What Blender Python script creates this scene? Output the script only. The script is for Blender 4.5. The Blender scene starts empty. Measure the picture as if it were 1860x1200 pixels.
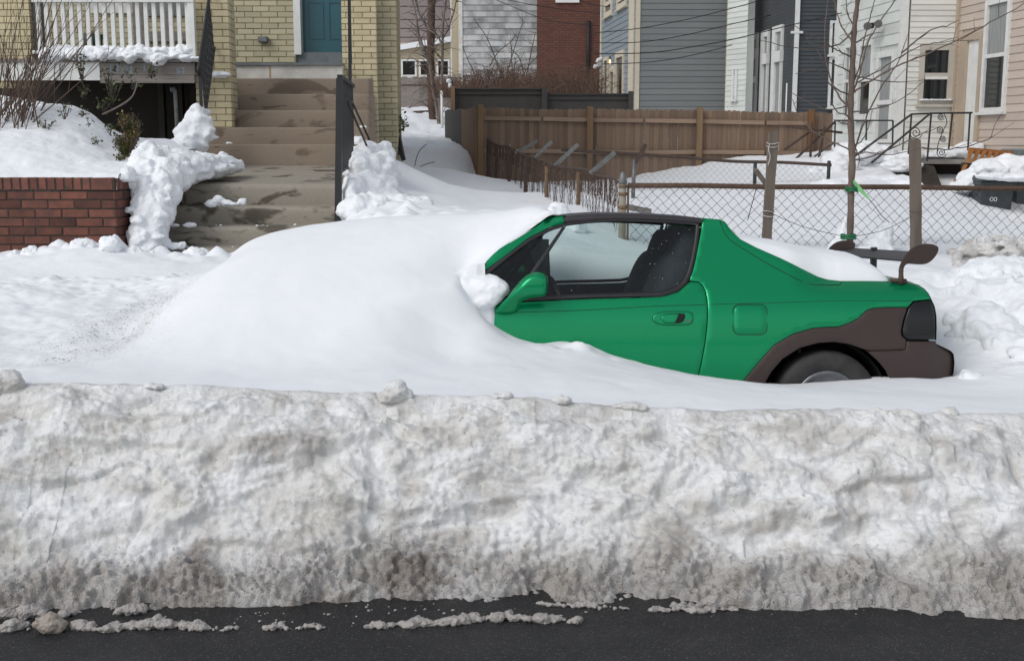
import bpy, bmesh, math, random
import numpy as np
from mathutils import Vector, Matrix, Euler
from mathutils.geometry import delaunay_2d_cdt

R = math.radians
random.seed(7)
rng = np.random.default_rng(11)
scene = bpy.context.scene
COL = scene.collection

# ------------------------------------------------------------------ camera
CAM_H = 1.75
FPX = 2150.0                     # focal length in units of a 1860 px wide picture
TILT = math.atan(345.0 / FPX)
CT, ST = math.cos(TILT), math.sin(TILT)
cam_data = bpy.data.cameras.new("camera")
cam_data.sensor_fit = 'HORIZONTAL'
cam_data.sensor_width = 36.0
cam_data.lens = FPX / 1860.0 * 36.0
cam_data.clip_start = 0.1
cam_data.clip_end = 2000.0
cam = bpy.data.objects.new("camera", cam_data)
COL.objects.link(cam)
cam.location = (0, 0, CAM_H)
cam.rotation_euler = (math.pi / 2 - TILT, 0, 0)
scene.camera = cam

# ------------------------------------------------------------------ light
SUN_EL, SUN_AZ = 44.0, 228.0     # degrees; azimuth clockwise from +Y
world = bpy.data.worlds.new("World")
scene.world = world
world.use_nodes = True
wn = world.node_tree
wn.nodes.clear()
sky = wn.nodes.new('ShaderNodeTexSky')
sky.sky_type = 'NISHITA'
sky.sun_disc = False
sky.sun_elevation = R(SUN_EL)
sky.sun_rotation = R(SUN_AZ)
sky.air_density = 1.0
sky.dust_density = 1.0
sky.ozone_density = 1.0
hs = wn.nodes.new('ShaderNodeHueSaturation')
hs.inputs['Saturation'].default_value = 0.34      # thin even overcast
bg = wn.nodes.new('ShaderNodeBackground')
bg.inputs['Strength'].default_value = 0.15
wo = wn.nodes.new('ShaderNodeOutputWorld')
wn.links.new(sky.outputs[0], hs.inputs['Color'])
wn.links.new(hs.outputs[0], bg.inputs['Color'])
wn.links.new(bg.outputs[0], wo.inputs['Surface'])
sun_d = bpy.data.lights.new("sun", 'SUN')
sun_d.energy = 1.15
sun_d.angle = R(28)
sun_d.color = (1.0, 0.965, 0.91)
sun = bpy.data.objects.new("sun", sun_d)
COL.objects.link(sun)
sun.rotation_euler = (R(90 - SUN_EL), 0, R(180 - SUN_AZ))
sun.location = (0, 0, 30)
scene.view_settings.view_transform = 'Standard'
scene.view_settings.look = 'None'
scene.view_settings.gamma = 1.0
scene.view_settings.exposure = 0.08
scene.view_settings.use_curve_mapping = False
scene.cycles.max_bounces = 7
scene.cycles.diffuse_bounces = 4
scene.cycles.glossy_bounces = 3
scene.cycles.transmission_bounces = 4
scene.cycles.transparent_max_bounces = 12
scene.cycles.caustics_reflective = False
scene.cycles.caustics_refractive = False

# ------------------------------------------------------------------ helpers
def at(px, py, Y):
    """world point at depth Y seen in the photograph at px, py"""
    u = (px - 930.0) / FPX
    v = (600.0 - py) / FPX
    dY = CT + v * ST
    dZ = -ST + v * CT
    return Vector((u * Y / dY, Y, CAM_H + Y * dZ / dY))

def zat(py, Y):
    return at(930, py, Y).z

def pxm(Y, py=400):
    """pixels per metre at depth Y"""
    return 1.0 / (at(931, py, Y).x - at(930, py, Y).x)

WL = {}          # object -> world location of its origin

def _hash(i, j, k, seed):
    i = i.astype(np.int64); j = j.astype(np.int64); k = k.astype(np.int64)
    n = (i * 374761393 + j * 668265263 + k * 1442695041 + seed * 974634777) & 0xFFFFFFFF
    n = ((n ^ (n >> 13)) * 1274126177) & 0xFFFFFFFF
    n = ((n ^ (n >> 16)) * 2246822519) & 0xFFFFFFFF
    return ((n ^ (n >> 15)) & 0xFFFFFF) / float(0xFFFFFF)

def vnoise(x, y, z, seed=0):
    xi, yi, zi = np.floor(x), np.floor(y), np.floor(z)
    fx, fy, fz = x - xi, y - yi, z - zi
    fx = fx * fx * fx * (fx * (fx * 6 - 15) + 10)
    fy = fy * fy * fy * (fy * (fy * 6 - 15) + 10)
    fz = fz * fz * fz * (fz * (fz * 6 - 15) + 10)
    r = 0
    for a in (0, 1):
        wa = fx if a else 1 - fx
        for b in (0, 1):
            wb = fy if b else 1 - fy
            for c in (0, 1):
                wc = fz if c else 1 - fz
                r = r + wa * wb * wc * _hash(xi + a, yi + b, zi + c, seed)
    return r * 2 - 1

def fbm(x, y, z, freq=1.0, octv=4, gain=0.5, seed=0, ridged=False):
    x = np.asarray(x, float); y = np.asarray(y, float) + 0 * x; z = np.asarray(z, float) + 0 * x
    a, s, tot = 1.0, 0.0, 0.0
    f = freq
    for o in range(octv):
        n = vnoise(x * f + 13.7 * o, y * f + 7.3 * o, z * f + 3.1 * o, seed + o)
        if ridged:
            n = 1 - 2 * np.abs(n)
        s = s + a * n
        tot += a
        a *= gain
        f *= 2.03
    return s / tot

def worley(x, y, z, freq, seed=0):
    """distance to the nearest feature point, in cells"""
    x = np.asarray(x, float) * freq; y = np.asarray(y, float) * freq + 0 * x; z = np.asarray(z, float) * freq + 0 * x
    xi, yi, zi = np.floor(x), np.floor(y), np.floor(z)
    best = np.full(x.shape, 9.0)
    for a in (-1, 0, 1):
        for b in (-1, 0, 1):
            for c in (-1, 0, 1):
                cx, cy, cz = xi + a, yi + b, zi + c
                px = cx + _hash(cx, cy, cz, seed)
                py = cy + _hash(cx, cy, cz, seed + 1)
                pz = cz + _hash(cx, cy, cz, seed + 2)
                d = (px - x) ** 2 + (py - y) ** 2 + (pz - z) ** 2
                best = np.minimum(best, d)
    return np.sqrt(best)

def sstep(a, b, x):
    t = np.clip((x - a) / (b - a), 0, 1)
    return t * t * (3 - 2 * t)

class TPS:
    """smooth surface z(x, y) through scattered points"""
    def __init__(self, pts, smooth=1e-4):
        P = np.array([tuple(p) for p in pts], float)
        self.c = P[:, :2]
        n = len(P)
        K = self._k(self.c, self.c) + smooth * np.eye(n)
        Q = np.c_[np.ones(n), self.c]
        A = np.zeros((n + 3, n + 3))
        A[:n, :n] = K; A[:n, n:] = Q; A[n:, :n] = Q.T
        b = np.zeros(n + 3); b[:n] = P[:, 2]
        s = np.linalg.solve(A, b)
        self.w, self.a = s[:n], s[n:]
    @staticmethod
    def _k(p, q):
        d2 = ((p[:, None, :] - q[None, :, :]) ** 2).sum(-1)
        return 0.5 * d2 * np.log(np.maximum(d2, 1e-12))
    def __call__(self, x, y):
        sh = np.shape(x)
        p = np.c_[np.ravel(x), np.ravel(y)]
        out = np.empty(len(p))
        for i in range(0, len(p), 40000):
            q = p[i:i + 40000]
            out[i:i + 40000] = self._k(q, self.c) @ self.w + self.a[0] + q @ self.a[1:]
        return out.reshape(sh)

def setp(o, label=None, cat=None, group=None, kind=None):
    if label: o['label'] = label
    if cat: o['category'] = cat
    if group: o['group'] = group
    if kind: o['kind'] = kind
    return o

def thing(name, label, cat, loc=(0, 0, 0), group=None):
    o = bpy.data.objects.new(name, None)
    o.empty_display_size = 0.2
    COL.objects.link(o)
    o.location = loc
    WL[o] = Vector(loc)
    return setp(o, label, cat, group)

def link(name, me, mat, parent=None):
    o = bpy.data.objects.new(name, me)
    COL.objects.link(o)
    if mat is not None:
        me.materials.append(mat)
    if parent is not None:
        o.parent = parent
        WL[o] = WL[parent].copy()
    return o

class MB:
    """collects shapes, builds one mesh object"""
    def __init__(self):
        self.v = []; self.f = []; self.sm = []
    def add(self, vs, fs, smooth=False):
        b = len(self.v)
        self.v += [tuple(p) for p in vs]
        self.f += [tuple(b + i for i in q) for q in fs]
        self.sm += [smooth] * len(fs)
        return self
    def hexa(self, p):       # 8 points: bottom 4 ccw, top 4 ccw
        return self.add(p, [(3, 2, 1, 0), (4, 5, 6, 7), (0, 1, 5, 4), (1, 2, 6, 5), (2, 3, 7, 6), (3, 0, 4, 7)])
    def box(self, x0, x1, y0, y1, z0, z1):
        return self.hexa([(x0, y0, z0), (x1, y0, z0), (x1, y1, z0), (x0, y1, z0), (x0, y0, z1), (x1, y0, z1), (x1, y1, z1), (x0, y1, z1)])
    def cbox(self, x0, x1, y0, y1, z0, z1, b=0.004):
        """box with chamfered edges"""
        bm = bmesh.new()
        bmesh.ops.create_cube(bm, size=1.0)
        for v in bm.verts:
            v.co = ((x0 + x1) / 2 + v.co.x * (x1 - x0), (y0 + y1) / 2 + v.co.y * (y1 - y0), (z0 + z1) / 2 + v.co.z * (z1 - z0))
        bmesh.ops.bevel(bm, geom=bm.edges[:], offset=b, segments=1, affect='EDGES')
        return self.bm(bm)
    def bm(self, bm, smooth=False):
        bm.verts.index_update()
        self.add([v.co[:] for v in bm.verts], [[v.index for v in f.verts] for f in bm.faces], smooth)
        bm.free()
        return self
    def bar(self, a, b, w, h=None, up=(0, 0, 1)):
        """rectangular bar from a to b"""
        h = h or w
        a, b = Vector(a), Vector(b)
        d = (b - a).normalized()
        u = Vector(up)
        s = d.cross(u)
        if s.length < 1e-4:
            s = d.cross(Vector((0, 1, 0)))
        s.normalize()
        u = s.cross(d).normalized()
        p = []
        for e in (a, b):
            p += [e - s * w / 2 - u * h / 2, e + s * w / 2 - u * h / 2, e + s * w / 2 + u * h / 2, e - s * w / 2 + u * h / 2]
        return self.add(p, [(0, 1, 2, 3), (7, 6, 5, 4), (4, 5, 1, 0), (5, 6, 2, 1), (6, 7, 3, 2), (7, 4, 0, 3)])
    def tube(self, path, rad, sides=6, cap=True, smooth=True):
        P = [Vector(p) for p in path]
        n = len(P)
        if not hasattr(rad, '__len__'):
            rad = [rad] * n
        vs, fs = [], []
        prev = None
        for i in range(n):
            d = (P[min(i + 1, n - 1)] - P[max(i - 1, 0)])
            if d.length < 1e-9: d = Vector((0, 0, 1))
            d.normalize()
            if prev is None:
                s = d.cross(Vector((0, 0, 1)))
                if s.length < 1e-3: s = d.cross(Vector((1, 0, 0)))
            else:
                s = prev - d * prev.dot(d)
                if s.length < 1e-4: s = d.cross(Vector((1, 0, 0.3)))
            s.normalize(); prev = s
            t = d.cross(s)
            for k in range(sides):
                a = 2 * math.pi * k / sides
                vs.append(P[i] + (s * math.cos(a) + t * math.sin(a)) * rad[i])
        for i in range(n - 1):
            for k in range(sides):
                k2 = (k + 1) % sides
                fs.append((i * sides + k, i * sides + k2, (i + 1) * sides + k2, (i + 1) * sides + k))
        self.add(vs, fs, smooth)
        if cap:
            b = len(self.v) - len(vs)
            self.f.append(tuple(b + k for k in reversed(range(sides)))); self.sm.append(False)
            self.f.append(tuple(b + (n - 1) * sides + k for k in range(sides))); self.sm.append(False)
        return self
    def prism(self, poly, axis, a, b):
        """polygon (list of 2d points) extruded along axis 'x','y','z' from a to b"""
        def mk(p, t):
            if axis == 'y': return (p[0], t, p[1])
            if axis == 'x': return (t, p[0], p[1])
            return (p[0], p[1], t)
        n = len(poly)
        vs = [mk(p, a) for p in poly] + [mk(p, b) for p in poly]
        fs = [tuple(range(n)), tuple(range(2 * n - 1, n - 1, -1))]
        fs += [(i, n + i, n + (i + 1) % n, (i + 1) % n) for i in range(n)]
        self.add(vs, fs)
        return self
    def lump(self, c, r, seed=0, amp=0.35, freq=2.0, sub=3, rough=0.0):
        """irregular boulder-like lump, r = (rx, ry, rz)"""
        bm = bmesh.new()
        bmesh.ops.create_icosphere(bm, subdivisions=sub, radius=1.0)
        co = np.array([v.co[:] for v in bm.verts])
        n = fbm(co[:, 0] + seed * 3.1, co[:, 1], co[:, 2], freq, 3, 0.5, seed)
        k = 1 + amp * n
        if rough:
            k = k - rough * worley(co[:, 0] + seed, co[:, 1], co[:, 2], 3.2, seed)
        co = co * k[:, None] * np.array(r) + np.array(c)
        for v, p in zip(bm.verts, co): v.co = p
        return self.bm(bm, True)
    def build(self, name, mat, parent=None, label=None, cat=None, group=None, kind=None, recalc=True):
        V = np.array(self.v, float)
        if parent is not None:
            org = np.array(WL[parent])
        else:
            lo, hi = V.min(0), V.max(0)
            org = np.array([(lo[0] + hi[0]) / 2, (lo[1] + hi[1]) / 2, lo[2]])
        me = bpy.data.meshes.new(name)
        me.from_pydata((V - org).tolist(), [], self.f)
        me.polygons.foreach_set('use_smooth', self.sm)
        if recalc:
            bm = bmesh.new(); bm.from_mesh(me)
            bmesh.ops.recalc_face_normals(bm, faces=bm.faces[:])
            bm.to_mesh(me); bm.free()
        me.update()
        o = link(name, me, mat, parent)
        if parent is None:
            o.location = org
            WL[o] = Vector(org)
        return setp(o, label, cat, group, kind)

def grid_mesh(name, P, mat, parent=None, keep=None, attrs=None, **kw):
    """P: (ny, nx, 3) points -> smooth quad mesh; keep: bool mask of faces"""
    ny, nx = P.shape[:2]
    idx = np.arange(ny * nx).reshape(ny, nx)
    F = np.stack([idx[:-1, :-1], idx[:-1, 1:], idx[1:, 1:], idx[1:, :-1]], -1).reshape(-1, 4)
    V = P.reshape(-1, 3)
    if keep is not None:
        F = F[keep.reshape(-1)]
        used = np.zeros(len(V), bool); used[F.ravel()] = True
        remap = np.cumsum(used) - 1
        F = remap[F]; V = V[used]
        attrs = {k: a.reshape(-1)[used] for k, a in (attrs or {}).items()}
    else:
        attrs = {k: a.reshape(-1) for k, a in (attrs or {}).items()}
    if parent is not None:
        org = np.array(WL[parent])
    else:
        lo, hi = V.min(0), V.max(0)
        org = np.array([(lo[0] + hi[0]) / 2, (lo[1] + hi[1]) / 2, lo[2]])
    V = V - org
    me = bpy.data.meshes.new(name)
    me.vertices.add(len(V)); me.vertices.foreach_set('co', V.astype(np.float32).ravel())
    me.loops.add(F.size); me.loops.foreach_set('vertex_index', F.astype(np.int32).ravel())
    me.polygons.add(len(F))
    me.polygons.foreach_set('loop_start', np.arange(0, F.size, 4, dtype=np.int32))
    me.polygons.foreach_set('use_smooth', np.ones(len(F), bool))
    me.update(calc_edges=True)
    for k, a in attrs.items():
        at_ = me.attributes.new(k, 'FLOAT', 'POINT')
        at_.data.foreach_set('value', a.astype(np.float32))
    o = link(name, me, mat, parent)
    if parent is None:
        o.location = org; WL[o] = Vector(org)
    return setp(o, **kw)

# ------------------------------------------------------------------ materials
class NT:
    def __init__(self, name):
        self.m = bpy.data.materials.new(name)
        self.m.use_nodes = True
        self.t = self.m.node_tree
        self.t.nodes.clear()
        self.out = self.n('ShaderNodeOutputMaterial')
        self.p = self.n('ShaderNodeBsdfPrincipled')
        self.l(self.p.outputs[0], self.out.inputs['Surface'])
        g = self.n('ShaderNodeNewGeometry')
        self.pos = g.outputs['Position']
        self.geo = g
    def n(self, t, **kw):
        x = self.t.nodes.new(t)
        for k, v in kw.items(): setattr(x, k, v)
        return x
    def l(self, a, b): self.t.links.new(a, b)
    def vec(self, scale=(1, 1, 1), rnd=0.0):
        m = self.n('ShaderNodeMapping')
        m.inputs['Scale'].default_value = scale
        self.l(self.pos, m.inputs['Vector'])
        if rnd:
            oi = self.n('ShaderNodeObjectInfo')
            mu = self.n('ShaderNodeMath', operation='MULTIPLY'); mu.inputs[1].default_value = rnd
            self.l(oi.outputs['Random'], mu.inputs[0]); self.l(mu.outputs[0], m.inputs['Location'])
        return m.outputs[0]
    def noise(self, scale, detail=4, rough=0.55, vec=None, out='Fac', dist=0.0):
        x = self.n('ShaderNodeTexNoise')
        x.inputs['Scale'].default_value = scale
        x.inputs['Detail'].default_value = detail
        x.inputs['Roughness'].default_value = rough
        x.inputs['Distortion'].default_value = dist
        self.l(vec if vec is not None else self.pos, x.inputs['Vector'])
        return x.outputs[out]
    def vor(self, scale, vec=None, feature='F1', out='Distance'):
        x = self.n('ShaderNodeTexVoronoi', feature=feature)
        x.inputs['Scale'].default_value = scale
        self.l(vec if vec is not None else self.pos, x.inputs['Vector'])
        return x.outputs[out]
    def ramp(self, fac, stops):
        x = self.n('ShaderNodeValToRGB')
        r = x.color_ramp
        while len(r.elements) < len(stops): r.elements.new(0.5)
        for e, (p, c) in zip(r.elements, stops):
            e.position = p
            e.color = (c, c, c, 1) if not hasattr(c, '__len__') else (*c, 1)
        self.l(fac, x.inputs['Fac'])
        return x.outputs['Color']
    def mix(self, fac, a, b, mode='MIX'):
        x = self.n('ShaderNodeMix', data_type='RGBA', blend_type=mode)
        for s, v in ((x.inputs[0], fac), (x.inputs[6], a), (x.inputs[7], b)):
            if hasattr(v, 'is_linked'): self.l(v, s)
            elif hasattr(v, '__len__'): s.default_value = (*v, 1)
            else: s.default_value = v if s is x.inputs[0] else (v, v, v, 1)
        return x.outputs[2]
    def math(self, op, a, b=0.0, clamp=False):
        x = self.n('ShaderNodeMath', operation=op, use_clamp=clamp)
        for s, v in ((x.inputs[0], a), (x.inputs[1], b)):
            if hasattr(v, 'is_linked'): self.l(v, s)
            else: s.default_value = v
        return x.outputs[0]
    def mad(self, a, b, c):
        x = self.n('ShaderNodeMath', operation='MULTIPLY_ADD')
        self.l(a, x.inputs[0]); x.inputs[1].default_value = b; x.inputs[2].default_value = c
        return x.outputs[0]
    def z(self):
        s = self.n('ShaderNodeSeparateXYZ'); self.l(self.pos, s.inputs[0]); return s.outputs['Z']
    def attr(self, name):
        a = self.n('ShaderNodeAttribute', attribute_name=name); return a.outputs['Fac']
    def rand(self):
        return self.n('ShaderNodeObjectInfo').outputs['Random']
    def set(self, **kw):
        names = dict(base='Base Color', rough='Roughness', metal='Metallic', coat='Coat Weight', coatr='Coat Roughness',
                     spec='Specular IOR Level', sub='Subsurface Weight', subr='Subsurface Radius', subs='Subsurface Scale', trans='Transmission Weight', ior='IOR', alpha='Alpha',
                     emit='Emission Color', emits='Emission Strength', sheen='Sheen Weight')
        for k, v in kw.items():
            s = self.p.inputs[names[k]]
            if hasattr(v, 'is_linked'): self.l(v, s)
            elif k in ('base', 'emit'): s.default_value = (*v, 1)
            else: s.default_value = v
        return self
    def bump(self, h, strength=0.3, dist=0.01, prev=None):
        b = self.n('ShaderNodeBump')
        b.inputs['Strength'].default_value = strength
        b.inputs['Distance'].default_value = dist
        self.l(h, b.inputs['Height'])
        if prev is not None: self.l(prev, b.inputs['Normal'])
        self.l(b.outputs[0], self.p.inputs['Normal'])
        return b.outputs[0]

def pm(name, c, c2=None, scale=6, rough=0.75, rand=0.0, bump=0.0, bscale=60, bdist=0.004, stretch=(1, 1, 1), lo=0.35, hi=0.65, **kw):
    """plain weathered surface: two tones by noise, optional per-object tone, fine bump"""
    t = NT(name)
    c2 = c2 or tuple(x * 0.8 for x in c)
    v = t.vec(stretch, 37.0 if rand else 0.0)
    f = t.ramp(t.noise(scale, 5, 0.6, v), [(lo, 0.0), (hi, 1.0)])
    col = t.mix(f, c, c2)
    if rand:
        k = t.mad(t.rand(), 2 * rand, 1 - rand)
        sc = t.n('ShaderNodeVectorMath', operation='SCALE')
        t.l(col, sc.inputs[0]); t.l(k, sc.inputs['Scale'])
        col = sc.outputs[0]
    t.set(base=col, rough=rough, **kw)
    if bump:
        t.bump(t.noise(bscale, 4, 0.6, v), bump, bdist)
    return t.m

M = {}
# clean snow: a little soft grain, faint hollows
t = NT('snow')
dirt = t.attr('dirt')
fine = t.noise(55, 5, 0.65)
col = t.mix(t.ramp(t.noise(3.0, 4, 0.6), [(0.3, 0.0), (0.75, 1.0)]), (0.855, 0.868, 0.885), (0.81, 0.826, 0.85))
speck = t.ramp(t.noise(60, 2, 0.5, t.vec((1, 1, 1))), [(0.60, 0.0), (0.68, 1.0)])
col = t.mix(t.math('MULTIPLY', speck, dirt, True), col, (0.16, 0.14, 0.12))
col = t.mix(t.math('MULTIPLY', t.math('MULTIPLY', dirt, 0.28), t.noise(9, 4)), col, (0.42, 0.40, 0.38))
t.set(base=col, rough=0.85, spec=0.25)
b = t.bump(t.noise(28, 5, 0.7), 0.16, 0.006)
t.bump(fine, 0.20, 0.003, b)
M['snow'] = t.m
# trodden / shovelled snow, rougher
t = NT('snow_rough')
col = t.mix(t.ramp(t.noise(5, 5, 0.65), [(0.3, 0.0), (0.8, 1.0)]), (0.85, 0.865, 0.885), (0.79, 0.81, 0.835))
t.set(base=col, rough=0.85, spec=0.25)
b = t.bump(t.noise(14, 5, 0.7), 0.35, 0.02)
t.bump(t.noise(70, 4, 0.7), 0.30, 0.005, b)
M['snow_rough'] = t.m
# dirty ploughed snow: attributes dirt (road grime) and stain
t = NT('snow_dirty')
d = t.attr('dirt'); g = t.attr('grit')
col = t.mix(t.ramp(t.noise(3.2, 5, 0.62), [(0.40, 0.0), (0.70, 1.0)]), (0.84, 0.845, 0.85), (0.71, 0.70, 0.675))
pat = t.ramp(t.noise(5.5, 6, 0.68, t.vec((0.7, 0.7, 1.2))), [(0.47, 0.0), (0.66, 1.0)])
col = t.mix(t.math('MULTIPLY', pat, 0.56), col, (0.40, 0.36, 0.30))
col = t.mix(d, col, t.mix(t.noise(22, 5, 0.7), (0.165, 0.138, 0.12), (0.37, 0.335, 0.305)))
col = t.mix(t.math('MULTIPLY', t.ramp(t.noise(44, 5, 0.7), [(0.54, 0.0), (0.70, 1.0)]), 0.24), col, (0.38, 0.35, 0.31))
pit = t.ramp(t.noise(34, 4, 0.65), [(0.62, 0.0), (0.70, 1.0)])
col = t.mix(t.math('MULTIPLY', pit, t.mad(g, 0.6, 0.38)), col, (0.17, 0.14, 0.11))
crumb = t.ramp(t.vor(210), [(0.10, 1.0), (0.16, 0.0)])
sel = t.ramp(t.noise(12, 3, 0.6), [(0.60, 0.0), (0.68, 1.0)])
col = t.mix(t.math('MULTIPLY', crumb, sel), col, (0.07, 0.055, 0.045))
t.set(base=col, rough=0.72, spec=0.35)
b = t.bump(t.noise(26, 6, 0.72), 0.55, 0.025)
b = t.bump(t.noise(85, 5, 0.72), 0.45, 0.008, b)
gr = t.n('ShaderNodeBump'); gr.inputs['Distance'].default_value = 0.006
t.l(t.vor(150), gr.inputs['Height']); t.l(t.math('MULTIPLY', g, 0.7), gr.inputs['Strength']); t.l(b, gr.inputs['Normal'])
t.l(gr.outputs[0], t.p.inputs['Normal'])
M['snow_dirty'] = t.m
# slush on the road
t = NT('slush')
col = t.mix(t.noise(24, 6, 0.7), (0.23, 0.205, 0.185), (0.50, 0.475, 0.455))
t.set(base=col, rough=0.55, spec=0.5)
b = t.bump(t.vor(120), 0.55, 0.006)
t.bump(t.noise(160, 4, 0.7), 0.35, 0.003, b)
M['slush'] = t.m
# asphalt
t = NT('asphalt')
col = t.mix(t.noise(1.2, 5, 0.6), (0.014, 0.014, 0.015), (0.023, 0.0225, 0.0225))
agg = t.vor(230, out='Color')
sep = t.n('ShaderNodeSeparateColor'); t.l(agg, sep.inputs[0])
st = t.ramp(sep.outputs[0], [(0.90, 0.0), (0.985, 1.0)])
col = t.mix(t.math('MULTIPLY', st, 0.45), col, (0.17, 0.165, 0.16))
t.set(base=col, rough=t.ramp(t.noise(2.5, 4), [(0.3, 0.42), (0.7, 0.75)]), spec=0.35)
t.bump(t.vor(230), 0.5, 0.003)
M['asphalt'] = t.m

M['red_brick'] = pm('red_brick', (0.165, 0.060, 0.040), (0.075, 0.036, 0.030), 9, 0.85, 0.42, 0.5, 90, 0.004, lo=0.38, hi=0.72)
M['red_mortar'] = pm('red_mortar', (0.045, 0.036, 0.030), (0.075, 0.062, 0.05), 14, 0.95, 0, 0.4, 60)
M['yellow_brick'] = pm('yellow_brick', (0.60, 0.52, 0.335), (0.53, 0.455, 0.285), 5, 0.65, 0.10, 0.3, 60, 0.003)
M['yellow_brick_shade_grime'] = pm('yellow_brick_shade_grime', (0.48, 0.43, 0.285), (0.42, 0.38, 0.25), 4, 0.7, 0.12, 0.3, 60, 0.003)  # darker copy: shade of recess and returns put in colour, grime on end wall
M['yellow_mortar'] = pm('yellow_mortar', (0.32, 0.26, 0.155), (0.23, 0.185, 0.11), 16, 0.9)
t = NT('step_brown')
wet = t.ramp(t.noise(2.3, 3, 0.5, t.vec((0.9, 1, 1.6)), dist=0.6), [(0.585, 0.0), (0.65, 1.0)])
wet2 = t.ramp(t.noise(5.0, 3, 0.5, t.vec((0.6, 1, 2.4)), dist=0.4), [(0.64, 0.0), (0.67, 1.0)])
wet = t.math('MAXIMUM', wet, wet2)
col = t.mix(t.noise(26, 5, 0.7), (0.30, 0.24, 0.185), (0.24, 0.19, 0.148))
col = t.mix(wet, col, (0.155, 0.115, 0.086))
t.set(base=col, rough=t.mix(wet, 0.85, 0.55), spec=0.3)
t.bump(t.noise(120, 4, 0.7), 0.35, 0.003)
M['step_brown'] = t.m
t = NT('step_grey')
wet = t.ramp(t.noise(3.1, 3, 0.55, t.vec((0.8, 1, 1.8)), dist=0.5), [(0.55, 0.0), (0.62, 1.0)])
col = t.mix(t.noise(34, 6, 0.75), (0.37, 0.335, 0.275), (0.26, 0.235, 0.195))
col = t.mix(t.math('MULTIPLY', wet, 0.9), col, (0.09, 0.076, 0.058))
t.set(base=col, rough=0.85, spec=0.3)
t.bump(t.noise(110, 5, 0.75), 0.6, 0.005)
M['step_grey'] = t.m
M['white_paint'] = pm('white_paint', (0.74, 0.74, 0.72), (0.66, 0.66, 0.64), 9, 0.5)
M['white_chalky'] = pm('white_chalky', (0.66, 0.65, 0.61), (0.52, 0.50, 0.45), 7, 0.75, 0, 0.2, 60)
M['grey_paint'] = pm('grey_paint', (0.17, 0.195, 0.21), (0.13, 0.15, 0.16), 7, 0.6)
M['teal_door'] = pm('teal_door', (0.0, 0.088, 0.118), (0.0, 0.078, 0.105), 3, 0.38, coat=0.2)
M['old_wood'] = pm('old_wood', (0.25, 0.225, 0.205), (0.17, 0.15, 0.135), 5, 0.85, 0.12, 0.5, 40, 0.004, (0.4, 1, 9))
M['dark_void'] = pm('dark_void', (0.022, 0.018, 0.015), (0.014, 0.012, 0.010), 4, 0.9)  # near black, the darkness of hollows put into the colour
M['dark_wood'] = pm('dark_wood', (0.040, 0.034, 0.027), (0.025, 0.021, 0.017), 6, 0.85)
M['black_iron'] = pm('black_iron', (0.016, 0.017, 0.019), (0.024, 0.024, 0.026), 20, 0.45, spec=0.4)
M['grey_metal'] = pm('grey_metal', (0.19, 0.20, 0.205), (0.12, 0.12, 0.12), 14, 0.5, metal=0.4)
M['galv'] = pm('galv', (0.20, 0.215, 0.21), (0.14, 0.14, 0.13), 30, 0.5, metal=0.5)
M['rust'] = pm('rust', (0.065, 0.038, 0.026), (0.115, 0.068, 0.044), 40, 0.85, 0, 0.5, 150, 0.002)
M['rust_dark'] = pm('rust_dark', (0.050, 0.034, 0.028), (0.085, 0.055, 0.042), 30, 0.85)
M['rust_pale'] = pm('rust_pale', (0.20, 0.13, 0.075), (0.11, 0.07, 0.045), 22, 0.85)
M['wire_grey'] = pm('wire_grey', (0.030, 0.032, 0.035), (0.022, 0.021, 0.021), 40, 0.6)
M['wire_far'] = pm('wire_far', (0.16, 0.16, 0.165), (0.10, 0.10, 0.10), 40, 0.6)
M['picket'] = pm('picket', (0.22, 0.15, 0.103), (0.155, 0.107, 0.076), 3.2, 0.85, 0.17, 0.3, 30, 0.004, (2.2, 2.2, 0.16))
M['picket_new'] = pm('picket_new', (0.19, 0.088, 0.030), (0.12, 0.058, 0.022), 3, 0.8, 0.18, 0.3, 30, 0.004, (2, 2, 0.16))
M['fence_post'] = pm('fence_post', (0.25, 0.16, 0.09), (0.17, 0.105, 0.06), 3, 0.85, 0.1, 0.3, 30, 0.004, (2, 2, 0.2))
M['fence_rail'] = pm('fence_rail', (0.30, 0.215, 0.155), (0.22, 0.155, 0.11), 3, 0.85, 0.08, 0.3, 30, 0.004, (0.3, 2, 2))
M['charcoal_fence'] = pm('charcoal_fence', (0.052, 0.047, 0.043), (0.043, 0.039, 0.036), 3, 0.7, 0.06)
M['stake'] = pm('stake', (0.185, 0.150, 0.120), (0.115, 0.092, 0.072), 3, 0.9, 0.1, 0.6, 40, 0.004, (3, 3, 0.25))
M['bark_young'] = pm('bark_young', (0.17, 0.125, 0.10), (0.105, 0.075, 0.06), 18, 0.85, 0, 0.5, 90, 0.003, (1, 1, 0.5))
M['twig'] = pm('twig', (0.13, 0.10, 0.085), (0.085, 0.065, 0.055), 12, 0.85)
M['twig_shrub'] = pm('twig_shrub', (0.135, 0.092, 0.066), (0.085, 0.055, 0.042), 12, 0.85)
M['bark_far'] = pm('bark_far', (0.12, 0.070, 0.050), (0.07, 0.042, 0.032), 5, 0.9)
M['bark_grey'] = pm('bark_grey', (0.20, 0.165, 0.145), (0.13, 0.105, 0.09), 5, 0.9)
M['bramble'] = pm('bramble', (0.155, 0.088, 0.060), (0.10, 0.062, 0.046), 3, 0.9)
M['leaf'] = pm('leaf', (0.045, 0.075, 0.020), (0.10, 0.115, 0.028), 9, 0.55)
M['leaf_yellow'] = pm('leaf_yellow', (0.22, 0.13, 0.022), (0.12, 0.11, 0.022), 9, 0.55)
M['leaf_vine'] = pm('leaf_vine', (0.085, 0.088, 0.052), (0.055, 0.06, 0.035), 9, 0.6)
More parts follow.
